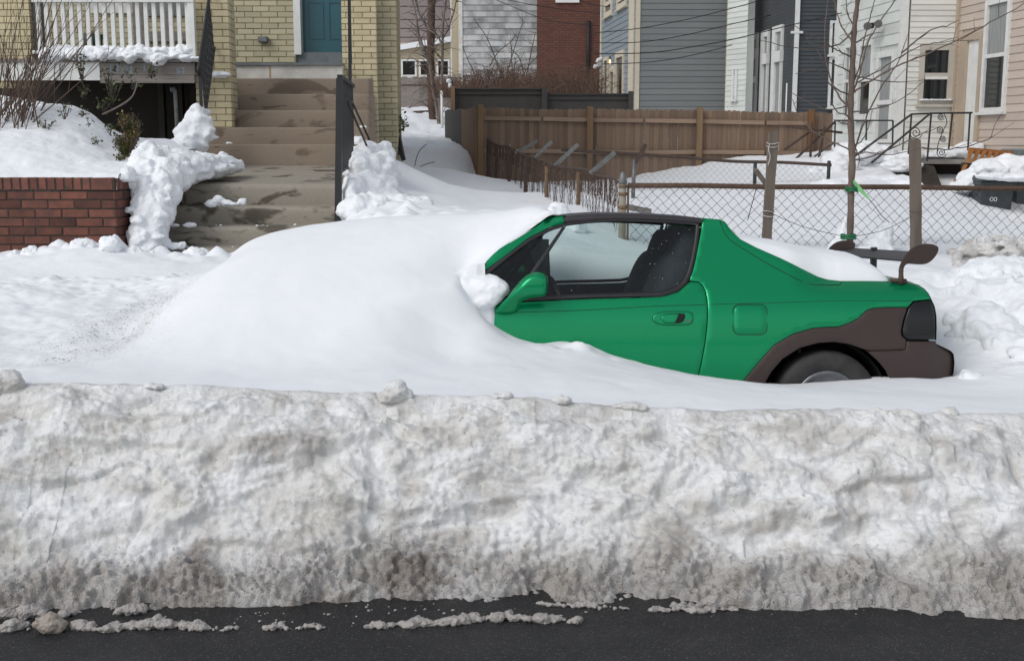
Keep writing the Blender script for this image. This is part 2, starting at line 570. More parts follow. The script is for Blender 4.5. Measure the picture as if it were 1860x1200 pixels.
# siding
M['side_grey'] = pm('side_grey', (0.185, 0.195, 0.195), (0.17, 0.18, 0.182), 1.2, 0.6, 0.055)
M['side_blue'] = pm('side_blue', (0.225, 0.265, 0.29), (0.20, 0.24, 0.265), 1.2, 0.6, 0.055)
M['side_white'] = pm('side_white', (0.70, 0.695, 0.66), (0.63, 0.62, 0.58), 1.5, 0.55, 0.055)
M['side_green_white'] = pm('side_green_white', (0.66, 0.685, 0.655), (0.58, 0.60, 0.56), 1.5, 0.55, 0.055)
M['side_pink'] = pm('side_pink', (0.56, 0.47, 0.40), (0.50, 0.42, 0.36), 1.5, 0.55, 0.055)
M['side_dark'] = pm('side_dark', (0.058, 0.064, 0.070), (0.050, 0.056, 0.062), 2, 0.65, 0.05)
M['side_old'] = pm('side_old', (0.47, 0.475, 0.47), (0.23, 0.235, 0.235), 1.6, 0.8, 0.14, 0, 60, 0.004, (1.3, 1.3, 0.35), 0.40, 0.62)
M['side_yellow'] = pm('side_yellow', (0.44, 0.375, 0.265), (0.38, 0.32, 0.22), 2, 0.7, 0.05)
M['mauve'] = pm('mauve', (0.265, 0.222, 0.215), (0.24, 0.20, 0.195), 0.6, 0.7)
M['trim_cream'] = pm('trim_cream', (0.60, 0.53, 0.41), (0.55, 0.48, 0.37), 4, 0.55)
M['trim_tan'] = pm('trim_tan', (0.46, 0.37, 0.28), (0.41, 0.33, 0.25), 3, 0.6)
M['trim_beige'] = pm('trim_beige', (0.50, 0.47, 0.41), (0.44, 0.41, 0.36), 4, 0.6)
M['roof_far'] = pm('roof_far', (0.07, 0.065, 0.065), (0.05, 0.05, 0.05), 4, 0.85)
t = NT('glass_dark')
t.set(base=(0.012, 0.014, 0.016), rough=0.06, spec=0.6)
M['glass_dark'] = t.m
M['curtain'] = pm('curtain', (0.33, 0.34, 0.33), (0.22, 0.23, 0.23), 7, 0.9, 0, 0, 60, 0.004, (5, 5, 0.4))
# far red brick: courses too small to pick apart
t = NT('far_brick')
bt = t.n('ShaderNodeTexBrick')
bt.inputs['Color1'].default_value = (0.175, 0.058, 0.036, 1)
bt.inputs['Color2'].default_value = (0.115, 0.036, 0.024, 1)
bt.inputs['Mortar'].default_value = (0.052, 0.030, 0.022, 1)
bt.inputs['Scale'].default_value = 1.0
bt.inputs['Mortar Size'].default_value = 0.013
bt.inputs['Brick Width'].default_value = 0.215
bt.inputs['Row Height'].default_value = 0.0800
rot = t.n('ShaderNodeMapping'); rot.inputs['Rotation'].default_value = (R(90), 0, 0)
t.l(t.pos, rot.inputs['Vector']); t.l(rot.outputs[0], bt.inputs['Vector'])
col = t.mix(t.math('MULTIPLY', t.noise(1.5, 5, 0.6), 0.6), bt.outputs['Color'], (0.085, 0.04, 0.03))
t.set(base=col, rough=0.85)
t.bump(bt.outputs['Fac'], -0.4, 0.01)
M['far_brick'] = t.m
t = NT('grey_brick')
bt = t.n('ShaderNodeTexBrick')
bt.inputs['Color1'].default_value = (0.062, 0.067, 0.073, 1)
bt.inputs['Color2'].default_value = (0.050, 0.054, 0.060, 1)
bt.inputs['Mortar'].default_value = (0.036, 0.040, 0.045, 1)
bt.inputs['Scale'].default_value = 1.0
bt.inputs['Mortar Size'].default_value = 0.010
bt.inputs['Brick Width'].default_value = 0.215
bt.inputs['Row Height'].default_value = 0.0762
sx = t.n('ShaderNodeSeparateXYZ'); t.l(t.pos, sx.inputs[0])
cx = t.n('ShaderNodeCombineXYZ'); t.l(sx.outputs['Y'], cx.inputs['X']); t.l(sx.outputs['Z'], cx.inputs['Y'])
t.l(cx.outputs[0], bt.inputs['Vector'])
t.set(base=bt.outputs['Color'], rough=0.6)
t.bump(bt.outputs['Fac'], -0.35, 0.008)
M['grey_brick'] = t.m
# cables, plastics
M['cable'] = pm('cable', (0.012, 0.012, 0.013), None, 5, 0.6)
M['bin_plastic'] = pm('bin_plastic', (0.040, 0.047, 0.052), (0.033, 0.040, 0.044), 4, 0.5)
M['bin_lid'] = pm('bin_lid', (0.045, 0.062, 0.055), (0.036, 0.050, 0.046), 5, 0.5)
M['orange_wood'] = pm('orange_wood', (0.36, 0.155, 0.045), (0.25, 0.10, 0.03), 3, 0.75, 0.14, 0.2, 40, 0.003, (3, 3, 0.4))
M['concrete'] = pm('concrete', (0.30, 0.29, 0.27), (0.23, 0.22, 0.20), 8, 0.85, 0, 0.3, 60)
M['green_strap'] = pm('green_strap', (0.006, 0.13, 0.045), (0.005, 0.10, 0.035), 20, 0.45)
M['green_ribbon'] = pm('green_ribbon', (0.22, 0.55, 0.23), (0.18, 0.47, 0.19), 20, 0.5)
M['string'] = pm('string', (0.55, 0.53, 0.50), (0.4, 0.39, 0.37), 30, 0.8)
M['blue_print'] = pm('blue_print', (0.24, 0.285, 0.32), (0.18, 0.20, 0.21), 30, 0.85)
# ================================================================== where the car stands
CAR_YAW, CAR_ROLL = R(2.5), R(-4.0)
CAR_R = Matrix.Rotation(CAR_YAW, 3, 'Z') @ Matrix.Rotation(CAR_ROLL, 3, 'X')
_wl, _cl = Vector((1.2, -0.80, 0.29)), Vector((1.2, -0.74, 0.0))
_zr = 0.02 - (CAR_R @ _cl).z
_zw = _zr + (CAR_R @ _wl).z
_d = at(1500, 731, 1.0) - Vector((0, 0, CAM_H))
_w = Vector((0, 0, CAM_H)) + _d * ((_zw - CAM_H) / _d.z)
CAR_O = _w - CAR_R @ _wl
CAR_O.z = _zr
CAR_RT = CAR_R.transposed()
def car_local(X, Y, Z):
    """numpy arrays world -> car frame (x to the tail, y to the kerb, z up)"""
    A = np.array(CAR_RT)
    q = np.stack([X - CAR_O.x, Y - CAR_O.y, Z - CAR_O.z], -1)
    return q @ A.T

# ================================================================== ground, road, snow
g = MB()
g.add([(-60, -20, -0.05), (60, -20, -0.05), (60, 120, -0.05), (-60, 120, -0.05)], [(0, 1, 2, 3)])
g.build('ground', M['concrete'], kind='structure')
X = np.linspace(-14, 14, 57); Y = np.linspace(-8, 9.0, 35)
XX, YY = np.meshgrid(X, Y)
grid_mesh('road', np.stack([XX, YY, 0.0 * XX], -1), M['asphalt'], kind='structure')

# ---- ploughed bank between road and parking lane
crest_px = [(-600, 692), (0, 697), (150, 700), (300, 705), (500, 712), (650, 716), (800, 718), (950, 722), (1100, 737), (1300, 745), (1450, 743), (1650, 749), (1860, 753), (2400, 752)]
toe_px = [(-600, 1140), (-100, 1132), (0, 1126), (200, 1114), (400, 1106), (600, 1101), (800, 1092), (1000, 1093), (1200, 1104), (1400, 1106), (1600, 1114), (1860, 1128), (2400, 1150)]
YC = 4.98
cr = np.array([at(a, b, YC)[:] for a, b in crest_px])
def on_ground(px, py):
    d = at(px, py, 1.0) - Vector((0, 0, CAM_H))
    return Vector((0, 0, CAM_H)) + d * (-CAM_H / d.z)
to = np.array([on_ground(a, b)[:] for a, b in toe_px])
nx = 1040
bx = np.linspace(-3.7, 3.7, nx)
zc = np.interp(bx, cr[:, 0], cr[:, 2])
yt = np.interp(bx, to[:, 0], to[:, 1])
zc += 0.014 * fbm(bx, 0, 0, 2.2, 3, seed=3) + 0.012 * fbm(bx, 0, 0, 11, 4, 0.6, seed=4)
yt += 0.030 * fbm(bx, 0, 0, 1.6, 4, seed=5) + 0.018 * fbm(bx, 0, 0, 12, 3, seed=6)
prof = np.array([(-0.30, -0.10), (-0.16, -0.035), (-0.06, -0.006), (0.0, 0.0), (0.07, -0.02), (0.16, -0.085), (0.26, -0.19), (0.36, -0.315), (0.45, -0.43), (0.53, -0.53), (0.60, -0.60), (0.655, -0.645), (0.70, -0.675), (0.728, -0.695), (0.735, -0.73)])
ctl = np.r_[0, np.cumsum(np.hypot(*np.diff(prof, axis=0).T))]
nv = 190
tt = np.linspace(0, ctl[-1], nv)
pa = np.interp(tt, ctl, prof[:, 0]); pz = np.interp(tt, ctl, prof[:, 1])
k_ = np.ones(9) / 9
pa[4:-4] = np.convolve(pa, k_, 'valid'); pz[4:-4] = np.convolve(pz, k_, 'valid')
YCv = YC + 0.04 * fbm(bx, 0, 0, 1.0, 2, seed=9)
Yg = YCv[None, :] - np.where(pa[:, None] > 0, pa[:, None] / 0.728 * (YCv - yt)[None, :], pa[:, None])
hrel = np.clip(1 + pz / 0.695, -0.2, 1)                       # 1 at the crest, 0 at the toe
Zg = np.where(pa[:, None] > 0, zc[None, :] * hrel[:, None], zc[None, :] + pz[:, None])
Xg = np.repeat(bx[None, :], nv, 0)
P = np.stack([Xg, Yg, Zg], -1)
du = np.gradient(P, axis=1); dv = np.gradient(P, axis=0)
N = np.cross(dv, du); N /= np.linalg.norm(N, axis=-1, keepdims=True)
N *= np.where(N[..., 1:2] > 0.2, -1, 1) * 1.0
face = sstep(-0.05, 0.10, pa)[:, None] * (1 - sstep(0.70, 0.735, pa)[:, None])
low = 1 - sstep(0.06, 0.25, Zg + 0.10 * fbm(Xg, 0, Zg, 3, 3, seed=21))
Tg = np.repeat(tt[:, None], nx, 1)                          # distance down the face
wx_ = Xg + 0.12 * fbm(Xg, Tg, 0, 2.5, 3, seed=34); wz_ = Tg + 0.10 * fbm(Xg, Tg, 0, 2.5, 3, seed=35)
big = fbm(wx_ * 0.8, wz_ * 1.5, 0.0, 2.2, 3, 0.5, seed=31)
mid = fbm(wx_ * 0.72, wz_ * 1.45 + 0.2 * wx_, 0.0, 5.5, 4, 0.55, seed=32)
rid = fbm(wx_ * 0.65, wz_ * 1.6 + 0.3 * wx_, 0.0, 4.0, 4, 0.5, seed=36, ridged=True)
fin = fbm(Xg, Yg, Zg, 24.0, 5, 0.6, seed=33)
wl0 = worley(wx_ * 0.75, wz_ * 1.25, 0.0, 5.5, 17)
wl1 = worley(wx_, wz_ * 1.2, 0.0, 11.0, 5)
phs = wz_ * 5.5 + 1.6 * fbm(wx_ * 0.7, wz_ * 0.7, 0.0, 1.6, 3, seed=38) - 0.5 * wx_
saw = phs - np.floor(phs)
ledge = (saw ** 2.2 - 0.3) * sstep(0.0, 0.35, fbm(wx_ * 0.8, wz_, 0.0, 2.6, 3, seed=39)) * (1 - sstep(0.93, 1.0, saw) * 0.9)
wl2 = worley(Xg, Yg, Zg, 34.0, 8)
wl3 = worley(Xg, Yg, Zg, 75.0, 12)
pits = np.clip(vnoise(Xg * 17, Yg * 17, Zg * 17, 77) - 0.45, 0, 1)
disp = face * (0.062 * big + 0.046 * mid + 0.055 * (0.5 - wl0) + 0.026 * (0.45 - wl1) + 0.012 * (0.5 - wl2) + 0.030 * ledge - 0.030 * np.clip(rid - 0.40, 0, 1) - 0.028 * pits) + (0.3 + 0.7 * face) * 0.0085 * fin
disp += low * face * (0.034 * (0.5 - wl2) + 0.018 * (0.5 - wl3) + 0.014 * (0.45 - wl1)) + face * 0.009 * (0.5 - wl2) * sstep(-0.1, 0.3, mid)
# a few overhanging shelves where the plough blade left layers
for (x0, z0, sl, ln, dep) in [(-1.75, 0.225, 0.02, 0.50, 0.022), (0.55, 0.31, 0.34, 0.20, 0.030), (1.30, 0.25, 0.25, 0.25, 0.022), (0.98, 0.37, 0.10, 0.22, 0.018)]:
    dz = Zg - (z0 + sl * (Xg - x0) + 0.07 * fbm(Xg, 0, 0, 3.5, 4, seed=int(abs(x0) * 100)))
    along = np.exp(-((Xg - x0) / ln) ** 2 * 1.6) * np.clip(0.7 + 1.2 * fbm(Xg, Zg, 0, 6, 3, seed=78), 0, 1.4)
    disp += face * along * dep * (np.exp(-((dz - 0.035) / 0.04) ** 2) - 1.0 * np.exp(-((dz + 0.022) / 0.03) ** 2))
P = P + N * disp[..., None]
P[..., 2] = P[..., 2] - 0.05 * sstep(0.712, 0.735, pa)[:, None]
dirt = np.clip(low * (0.66 + 0.35 * fbm(Xg, 0, Zg, 5, 4, seed=41)) + 1.05 * np.clip(fbm(wx_, wz_ * 1.6, 0, 3.2, 5, 0.65, seed=42) - 0.10, 0, 1) + 0.6 * pits, 0, 0.95)
grit = np.clip(low * 1.1 + 0.15, 0, 1)
bank = grid_mesh('snowbank', P, M['snow_dirty'], attrs={'dirt': dirt, 'grit': grit})
setp(bank, 'long dirty grey ploughed snowbank along the edge of the black road', 'snowbank')

# ---- snow over the sidewalk, yards and the lane between the houses
G = []
A = lambda *l: [G.append(at(*p)[:]) for p in l]
A((-500, 480, 8.6), (-200, 505, 8.6), (0, 505, 8.6), (150, 503, 8.6), (300, 500, 8.6), (390, 500, 8.6), (-500, 462, 9.35), (-200, 472, 9.35), (0, 468, 9.35), (60, 458, 9.35), (130, 452, 9.3), (200, 446, 9.3), (245, 458, 9.45), (300, 466, 9.5), (340, 458, 9.5), (400, 466, 9.6))
A((-400, 470, 9.9), (0, 475, 9.9), (150, 475, 9.9), (250, 475, 10.2), (400, 478, 10.2), (560, 470, 10.2), (560, 440, 8.6), (560, 440, 9.4), (700, 430, 8.6), (700, 410, 9.2), (850, 420, 8.6), (620, 420, 9.8))
A((630, 398, 10.0), (650, 385, 10.2), (640, 350, 10.9), (650, 310, 11.8), (655, 282, 12.7), (680, 276, 13.2), (705, 285, 13.6), (712, 330, 11.8), (714, 365, 10.8), (760, 374, 10.6), (800, 378, 10.3), (850, 384, 10.0), (890, 384, 10.0))
A((760, 352, 12.5), (850, 362, 12.0), (740, 330, 15), (800, 340, 14.5), (860, 345, 14.5), (735, 300, 19), (800, 305, 19), (850, 315, 18.5), (740, 265, 24), (800, 268, 24), (830, 290, 23), (735, 240, 29), (790, 243, 29), (740, 222, 33), (790, 226, 33), (740, 198, 37), (790, 198, 37), (700, 195, 42), (840, 250, 29))
A((920, 392, 11.0), (905, 370, 13), (900, 352, 16), (880, 338, 20), (875, 333, 22.3))
A((980, 430, 8.7), (1030, 425, 9.3), (1010, 385, 10.2), (1050, 392, 10.4), (1120, 415, 9.9), (1000, 372, 12), (1090, 378, 12), (1000, 350, 15), (1100, 352, 15), (1000, 335, 19), (1090, 332, 20), (1030, 330, 22.3))
A((1109, 328, 22.3), (1200, 312, 22.3), (1290, 295, 22.3), (1345, 284, 22.3), (1400, 283, 22.3), (1500, 275, 22.3), (1200, 325, 19), (1300, 318, 19), (1400, 312, 19), (1490, 300, 19.5))
A((1200, 470, 8.8), (1400, 462, 8.8), (1600, 462, 8.8), (1700, 478, 8.8), (1200, 452, 9.6), (1350, 445, 9.6), (1500, 448, 9.6), (1650, 447, 9.6), (1720, 445, 9.6), (1850, 448, 9.6), (2000, 450, 9.6), (2200, 450, 9.6))
A((1200, 415, 11), (1400, 405, 11.2), (1600, 405, 11.2), (1750, 415, 11.2), (1200, 378, 13.5), (1400, 365, 13.5), (1600, 362, 13.5), (1750, 396, 13.5), (1830, 408, 13.5), (1900, 412, 13.5), (1200, 345, 16.5), (1350, 340, 16.3), (1500, 332, 16.3), (1600, 330, 16.0), (1690, 352, 15.5), (1735, 362, 15.8))
A((1560, 315, 18), (1620, 312, 18), (1780, 388, 15.8), (1860, 402, 15.8), (1950, 405, 16), (1760, 345, 17.6), (1850, 340, 18.2), (1640, 335, 18), (1700, 335, 19), (1560, 285, 20.3), (1640, 285, 20.6))
A((1740, 492, 8.6), (1800, 495, 8.6), (1900, 500, 8.6), (2200, 500, 8.6))
S_g = TPS(G, 1e-3)
def ground_snow(X, Y):
    z = S_g(X, np.minimum(Y, 44.0))
    nearw = 1 - sstep(9.3, 10.2, Y)
    left_ = sstep(-1.2, -1.7, X)
    amp = 0.02 + 0.05 * np.exp(-((Y - 9.35) / 0.28) ** 2) * left_ + 0.03 * np.exp(-((X + 1.0) / 0.6) ** 2) * (1 - sstep(10.5, 12.5, Y)) + 0.04 * sstep(20, 24, Y) + 0.06 * sstep(28, 31, Y)
    z = z + amp * fbm(X, Y, 0, 3.2, 5, 0.55, seed=61)
    lum = np.clip(0.5 - worley(X, Y, 0, 4.6, 62), 0, 1) * 0.22
    z = z + lum * (np.exp(-((Y - 9.30) / 0.22) ** 2) * left_ + 0.7 * np.exp(-((X + 0.9) / 0.55) ** 2) * (1 - sstep(10.6, 11.5, Y)) * sstep(9.2, 9.8, Y))
    return z
Yr = np.concatenate([np.linspace(8.42, 10.6, 120), np.geomspace(10.63, 70, 150)])
U = np.linspace(-0.62, 0.62, 420)
YY, UU = np.meshgrid(Yr, U, indexing='ij')
XX = UU * YY
ZZ = ground_snow(XX, YY)
# sink below the raised beds and houses on the left, where stairs and porch stand
sink = (XX < -1.42 - 0.10 * (YY - 10)) & (YY > 9.62)
ZZ = np.where(sink, np.minimum(ZZ, 0.35), ZZ)
ZZ[0] -= 0.06; ZZ[1] -= 0.03
grid_mesh('snow_ground', np.stack([XX, YY, ZZ], -1), M['snow_rough'], attrs={'dirt': 0 * XX}, kind='structure')
def gz(x, y):
    return float(ground_snow(np.array([float(x)]), np.array([float(y)]))[0])

# ---- snow on the raised garden bed behind the brick wall, spilling down beside the steps
B_ = []
A = lambda *l: [B_.append(at(*p)[:]) for p in l]
A((-300, 322, 9.66), (0, 322, 9.66), (120, 321, 9.66), (215, 321, 9.66), (-300, 275, 10.2), (0, 268, 10.2), (120, 280, 10.2), (200, 296, 10.2), (-300, 225, 11), (0, 218, 11), (80, 222, 10.9), (130, 212, 11.1), (175, 228, 11.1), (212, 262, 11.1), (225, 292, 10.5),
  (-300, 190, 11.8), (0, 182, 11.8), (60, 188, 11.7), (100, 190, 11.7), (140, 195, 11.6), (175, 215, 11.7), (205, 245, 11.7), (-300, 180, 12.5), (0, 175, 12.5), (140, 205, 12.5), (200, 250, 12.5),
  (250, 312, 9.9), (255, 280, 10.6), (255, 252, 11.5), (300, 254, 11.9), (340, 268, 12.0), (300, 290, 10.9), (345, 300, 11.2), (400, 288, 11.7), (432, 301, 11.8), (250, 250, 12.5), (345, 262, 12.5), (430, 300, 12.5))
S_b = TPS(B_, 1e-3)
X = np.linspace(-5.6, -2.55, 260); Y = np.linspace(9.64, 12.35, 220)
XX, YY = np.meshgrid(X, Y)
ZZ = S_b(XX, YY) + 0.035 * fbm(XX, YY, 0, 3.0, 5, 0.55, seed=71) + 0.03 * np.clip(0.5 - worley(XX, YY, 0, 4.5, 73), 0, 1)
wallR = at(253, 330, 10.9).x
front = np.interp(XX[0], [-5.6, at(212, 322, 9.64).x, at(250, 322, 10.4).x, at(330, 322, 10.5).x, at(440, 322, 11.5).x], [9.64, 9.64, 10.35, 10.45, 11.5])[None, :]
edge_r = np.clip((YY - front) / 0.10, 0, 1)
ZZ = ZZ - 0.10 * (1 - np.sqrt(np.clip(1 - (1 - edge_r) ** 2, 0, 1)))
back = 1 - sstep(11.95, 12.3, YY) * (XX > at(75, 200, 12).x)
ZZ = np.where(back < 1, 1.0 + (ZZ - 1.0) * back, ZZ)
keepv = (YY >= front - 0.02) & (XX < at(352, 300, 11.8).x)
keep = keepv[:-1, :-1] & keepv[1:, :-1] & keepv[:-1, 1:] & keepv[1:, 1:]
o = grid_mesh('garden_snow', np.stack([XX, YY, ZZ], -1), M['snow_rough'], keep=keep, attrs={'dirt': 0 * XX})
setp(o, 'deep white snow heaped on the garden bed behind the red brick wall', 'snow')
# ================================================================== the green car
t = NT('car_green')
fl = t.vor(1400, out='Color')
sp = t.n('ShaderNodeSeparateColor'); t.l(fl, sp.inputs[0])
gcol = t.mix(t.math('MULTIPLY', sp.outputs[0], 0.35), (0.0, 0.255, 0.092), (0.0, 0.315, 0.122))
# dried road salt: fine pale splashes, mostly low on the doors
salt = t.ramp(t.noise(70, 5, 0.7), [(0.58, 0.0), (0.78, 1.0)])
band = t.ramp(t.z(), [(0.45, 1.0), (0.80, 0.12)])
streak = t.ramp(t.noise(9, 4, 0.6, t.vec((3.0, 3.0, 0.35))), [(0.45, 0.0), (0.75, 1.0)])
film = t.math('MULTIPLY', t.math('MULTIPLY', t.math('MAXIMUM', salt, t.math('MULTIPLY', streak, 0.18)), band), 0.14)
t.set(base=t.mix(film, gcol, (0.30, 0.33, 0.30)), rough=t.math('ADD', t.math('MULTIPLY', film, 1.2), 0.30), metal=0.55, coat=0.38, coatr=0.03, spec=0.2)
t.bump(t.noise(2.2, 2, 0.5), 0.04, 0.01)
M['car_green'] = t.m
t = NT('primer_brown')
col = t.mix(t.noise(5, 5, 0.65), (0.040, 0.025, 0.022), (0.052, 0.034, 0.030))
spk = t.ramp(t.noise(90, 3, 0.6), [(0.70, 0.0), (0.76, 1.0)])
col = t.mix(t.math('MULTIPLY', spk, 0.25), col, (0.16, 0.13, 0.12))
t.set(base=col, rough=0.42, spec=0.4)
M['primer_brown'] = t.m
M['car_black'] = pm('car_black', (0.016, 0.015, 0.016), (0.022, 0.021, 0.022), 8, 0.42)
M['roof_black'] = pm('roof_black', (0.028, 0.024, 0.027), (0.036, 0.031, 0.034), 6, 0.45)
M['seam_dark'] = pm('seam_dark', (0.004, 0.006, 0.005), None, 8, 0.8)
M['rubber'] = pm('rubber', (0.018, 0.017, 0.017), (0.035, 0.033, 0.031), 14, 0.75, 0, 0.3, 80, 0.002)
M['cabin'] = pm('cabin', (0.030, 0.033, 0.037), (0.022, 0.024, 0.027), 6, 0.8)
M['seat_cloth'] = pm('seat_cloth', (0.085, 0.093, 0.105), (0.065, 0.072, 0.082), 30, 0.9, 0, 0.2, 200, 0.001)
M['rim_metal'] = pm('rim_metal', (0.22, 0.225, 0.23), (0.15, 0.155, 0.16), 12, 0.32, metal=0.8)
M['lamp_smoke'] = pm('lamp_smoke', (0.006, 0.0065, 0.008), (0.009, 0.0095, 0.011), 4, 0.22, coat=0.25, coatr=0.05, spec=0.3)
def glass_mat(name, tint, refl=0.045):
    t = NT(name)
    tr = t.n('ShaderNodeBsdfTransparent'); tr.inputs[0].default_value = (*tint, 1)
    gl = t.n('ShaderNodeBsdfGlossy'); gl.inputs['Roughness'].default_value = 0.02
    lw = t.n('ShaderNodeFresnel'); lw.inputs['IOR'].default_value = 1.5
    mx = t.n('ShaderNodeMixShader')
    t.l(lw.outputs[0], mx.inputs[0]); t.l(tr.outputs[0], mx.inputs[1]); t.l(gl.outputs[0], mx.inputs[2])
    t.l(mx.outputs[0], t.out.inputs['Surface'])
    return t.m
M['car_glass'] = glass_mat('car_glass', (0.80, 0.875, 0.86))
M['water_drop'] = pm('water_drop', (0.75, 0.78, 0.79), None, 30, 0.05, spec=0.8)

car = thing('parked_car', 'green two-seat coupe with brown primer wheel arch, half buried in snow', 'car', CAR_O)
car.rotation_euler = (CAR_ROLL, 0, CAR_YAW)
WL[car] = Vector((0, 0, 0))      # parts are built in the car's own frame

_ro = CAR_RT @ (Vector((0, 0, CAM_H)) - CAR_O)
WZ = [0.10, 0.20, 0.32, 0.50, 0.66, 0.76, 0.815, 0.86, 0.92, 1.0, 1.1, 1.2, 1.28]
WY = [0.775, 0.812, 0.835, 0.848, 0.850, 0.846, 0.838, 0.818, 0.785, 0.742, 0.688, 0.632, 0.585]
def halfw(x, z):
    """half width of the body at length x and height z"""
    w = np.interp(z, WZ, WY)
    # soften the piecewise profile
    w = (w + np.interp(z - 0.02, WZ, WY) + np.interp(z + 0.02, WZ, WY)) / 3
    r = np.clip((x - 1.15) / 0.80, 0, 1.3)
    w = w * (1 - 0.045 * r ** 2 - 0.05 * np.clip((x - 1.62) / 0.30, 0, 1.2) ** 3)
    f = np.clip((-x - 0.9) / 1.1, 0, 1.2)
    w = w * (1 - 0.09 * f ** 2.5)
    # shoulder roll-over along the boot
    k = sstep(1.0, 1.25, x) * np.clip((z - 0.865) / 0.075, 0, 1.15) ** 2.5
    return w - 0.055 * k
def side_pt(px, py, off=0.0):
    """pixel -> point on the near side of the body, car frame (x, z)"""
    d = CAR_RT @ (at(px, py, 1.0) - Vector((0, 0, CAM_H)))
    y = -0.83
    for _ in range(12):
        s = (y - _ro.y) / d.y
        p = _ro + d * s
        y = -(float(halfw(p.x, p.z)) + off)
    s = (y - _ro.y) / d.y
    p = _ro + d * s
    return (p.x, p.z)
def plane_pt(px, py, y):
    d = CAR_RT @ (at(px, py, 1.0) - Vector((0, 0, CAM_H)))
    return _ro + d * ((y - _ro.y) / d.y)
def SP(pts): return [side_pt(*p) for p in pts]
def smooth_line(pts, n=6, closed=False):
    """Catmull-Rom through 2-d or 3-d points"""
    P = [Vector(p) for p in pts]
    m = len(P)
    out = []
    rngi = range(m if closed else m - 1)
    for i in rngi:
        if closed: a, b, c, d = P[(i - 1) % m], P[i], P[(i + 1) % m], P[(i + 2) % m]
        else: a, b, c, d = P[max(i - 1, 0)], P[i], P[i + 1], P[min(i + 2, m - 1)]
        for k in range(n):
            u = k / n
            out.append(0.5 * ((2 * b) + (c - a) * u + (2 * a - 5 * b + 4 * c - d) * u * u + (3 * b - a - 3 * c + d) * u ** 3))
    if not closed: out.append(P[-1])
    return out
def resample(poly, step):
    out = []
    n = len(poly)
    for i in range(n):
        a, b = Vector(poly[i]), Vector(poly[(i + 1) % n])
        k = max(1, int((b - a).length / step))
        out += [a + (b - a) * (j / k) for j in range(k)]
    return out
def inside(poly, xs, ys):
    res = np.zeros(xs.shape, bool)
    n = len(poly)
    for i in range(n):
        x1, y1 = poly[i][0], poly[i][1]; x2, y2 = poly[(i + 1) % n][0], poly[(i + 1) % n][1]
        c = ((y1 > ys) != (y2 > ys)) & (xs < (x2 - x1) * (ys - y1) / (y2 - y1 + 1e-12) + x1)
        res ^= c
    return res
def dist_poly(poly, xs, ys):
    best = np.full(xs.shape, 9.0)
    for i in range(len(poly)):
        ax, ay = poly[i][0], poly[i][1]; bx_, by_ = poly[(i + 1) % len(poly)][0], poly[(i + 1) % len(poly)][1]
        L2 = (bx_ - ax) ** 2 + (by_ - ay) ** 2 + 1e-12
        tt_ = np.clip(((xs - ax) * (bx_ - ax) + (ys - ay) * (by_ - ay)) / L2, 0, 1)
        best = np.minimum(best, np.hypot(xs - ax - tt_ * (bx_ - ax), ys - ay - tt_ * (by_ - ay)))
    return best
def panel(name, poly, mat, side=-1, off=0.0, thick=0.012, step=0.02, grid=0.028, shrink=0.0, parent=None, yfun=None, edge=0.004, lip=True, label=None):
    """body panel: outline in (x, z), wrapped on the body side; edges roll in slightly"""
    poly = [Vector((p[0], p[1])) for p in poly]
    b = resample(poly, step)
    nb = len(b)
    ar = sum(b[i].x * b[(i + 1) % nb].y - b[(i + 1) % nb].x * b[i].y for i in range(nb))
    if ar < 0: b.reverse()
    if shrink:
        nbp = []
        for i in range(nb):
            d = (b[(i + 1) % nb] - b[i - 1]).normalized()
            nbp.append(b[i] + Vector((-d.y, d.x)) * shrink)
        b = nbp
    # inner ring a few mm inside, full height; outer ring rolled in
    ring = []
    for i in range(nb):
        d = (b[(i + 1) % nb] - b[i - 1]).normalized()
        ring.append(b[i] + Vector((-d.y, d.x)) * edge)
    xs = np.array([p.x for p in ring]); zs = np.array([p.y for p in ring])
    gx, gz_ = np.meshgrid(np.arange(xs.min(), xs.max(), grid), np.arange(zs.min(), zs.max(), grid))
    gx = gx.ravel(); gz_ = gz_.ravel()
    pl = [(p.x, p.y) for p in ring]
    ok = inside(pl, gx, gz_)
    gx, gz_ = gx[ok], gz_[ok]
    ok = dist_poly(pl, gx, gz_) > grid * 0.35 if len(gx) else ok[:0]
    gx, gz_ = gx[ok], gz_[ok]
    v2 = [Vector(p) for p in pl] + [Vector((a, c)) for a, c in zip(gx, gz_)]
    ed = [(i, (i + 1) % nb) for i in range(nb)]
    vo, eo, fo, _, _, _ = delaunay_2d_cdt(v2, ed, [tuple(range(nb))], 1, 1e-6)
    def Y(p, o):
        if yfun is not None: return side * (yfun(p[0], p[1]) + o)
        return side * (float(halfw(p[0], p[1])) + o)
    V = [(p.x, Y(p, off), p.y) for p in vo]
    F = [tuple(f) for f in fo]
    sm = [True] * len(F)
    # map ring verts (first nb in order if no splits)
    if lip and len(vo) >= nb:
        base = len(V)
        V += [(p.x, Y(p, off - edge * 0.9), p.y) for p in b]
        V += [(p.x, Y(p, off - thick), p.y) for p in b]
        for i in range(nb):
            j = (i + 1) % nb
            F.append((i, j, base + j, base + i)); sm.append(True)
            F.append((base + i, base + j, base + nb + j, base + nb + i)); sm.append(False)
    if side > 0:
        F = [tuple(reversed(f)) for f in F]
    m = MB(); m.v = V; m.f = F; m.sm = sm
    o = m.build(name, mat, parent or car, recalc=True, label=label)
    return o
def line_on(pts, off=0.0): return [(p[0], -(float(halfw(p[0], p[1])) + off), p[1]) for p in pts]
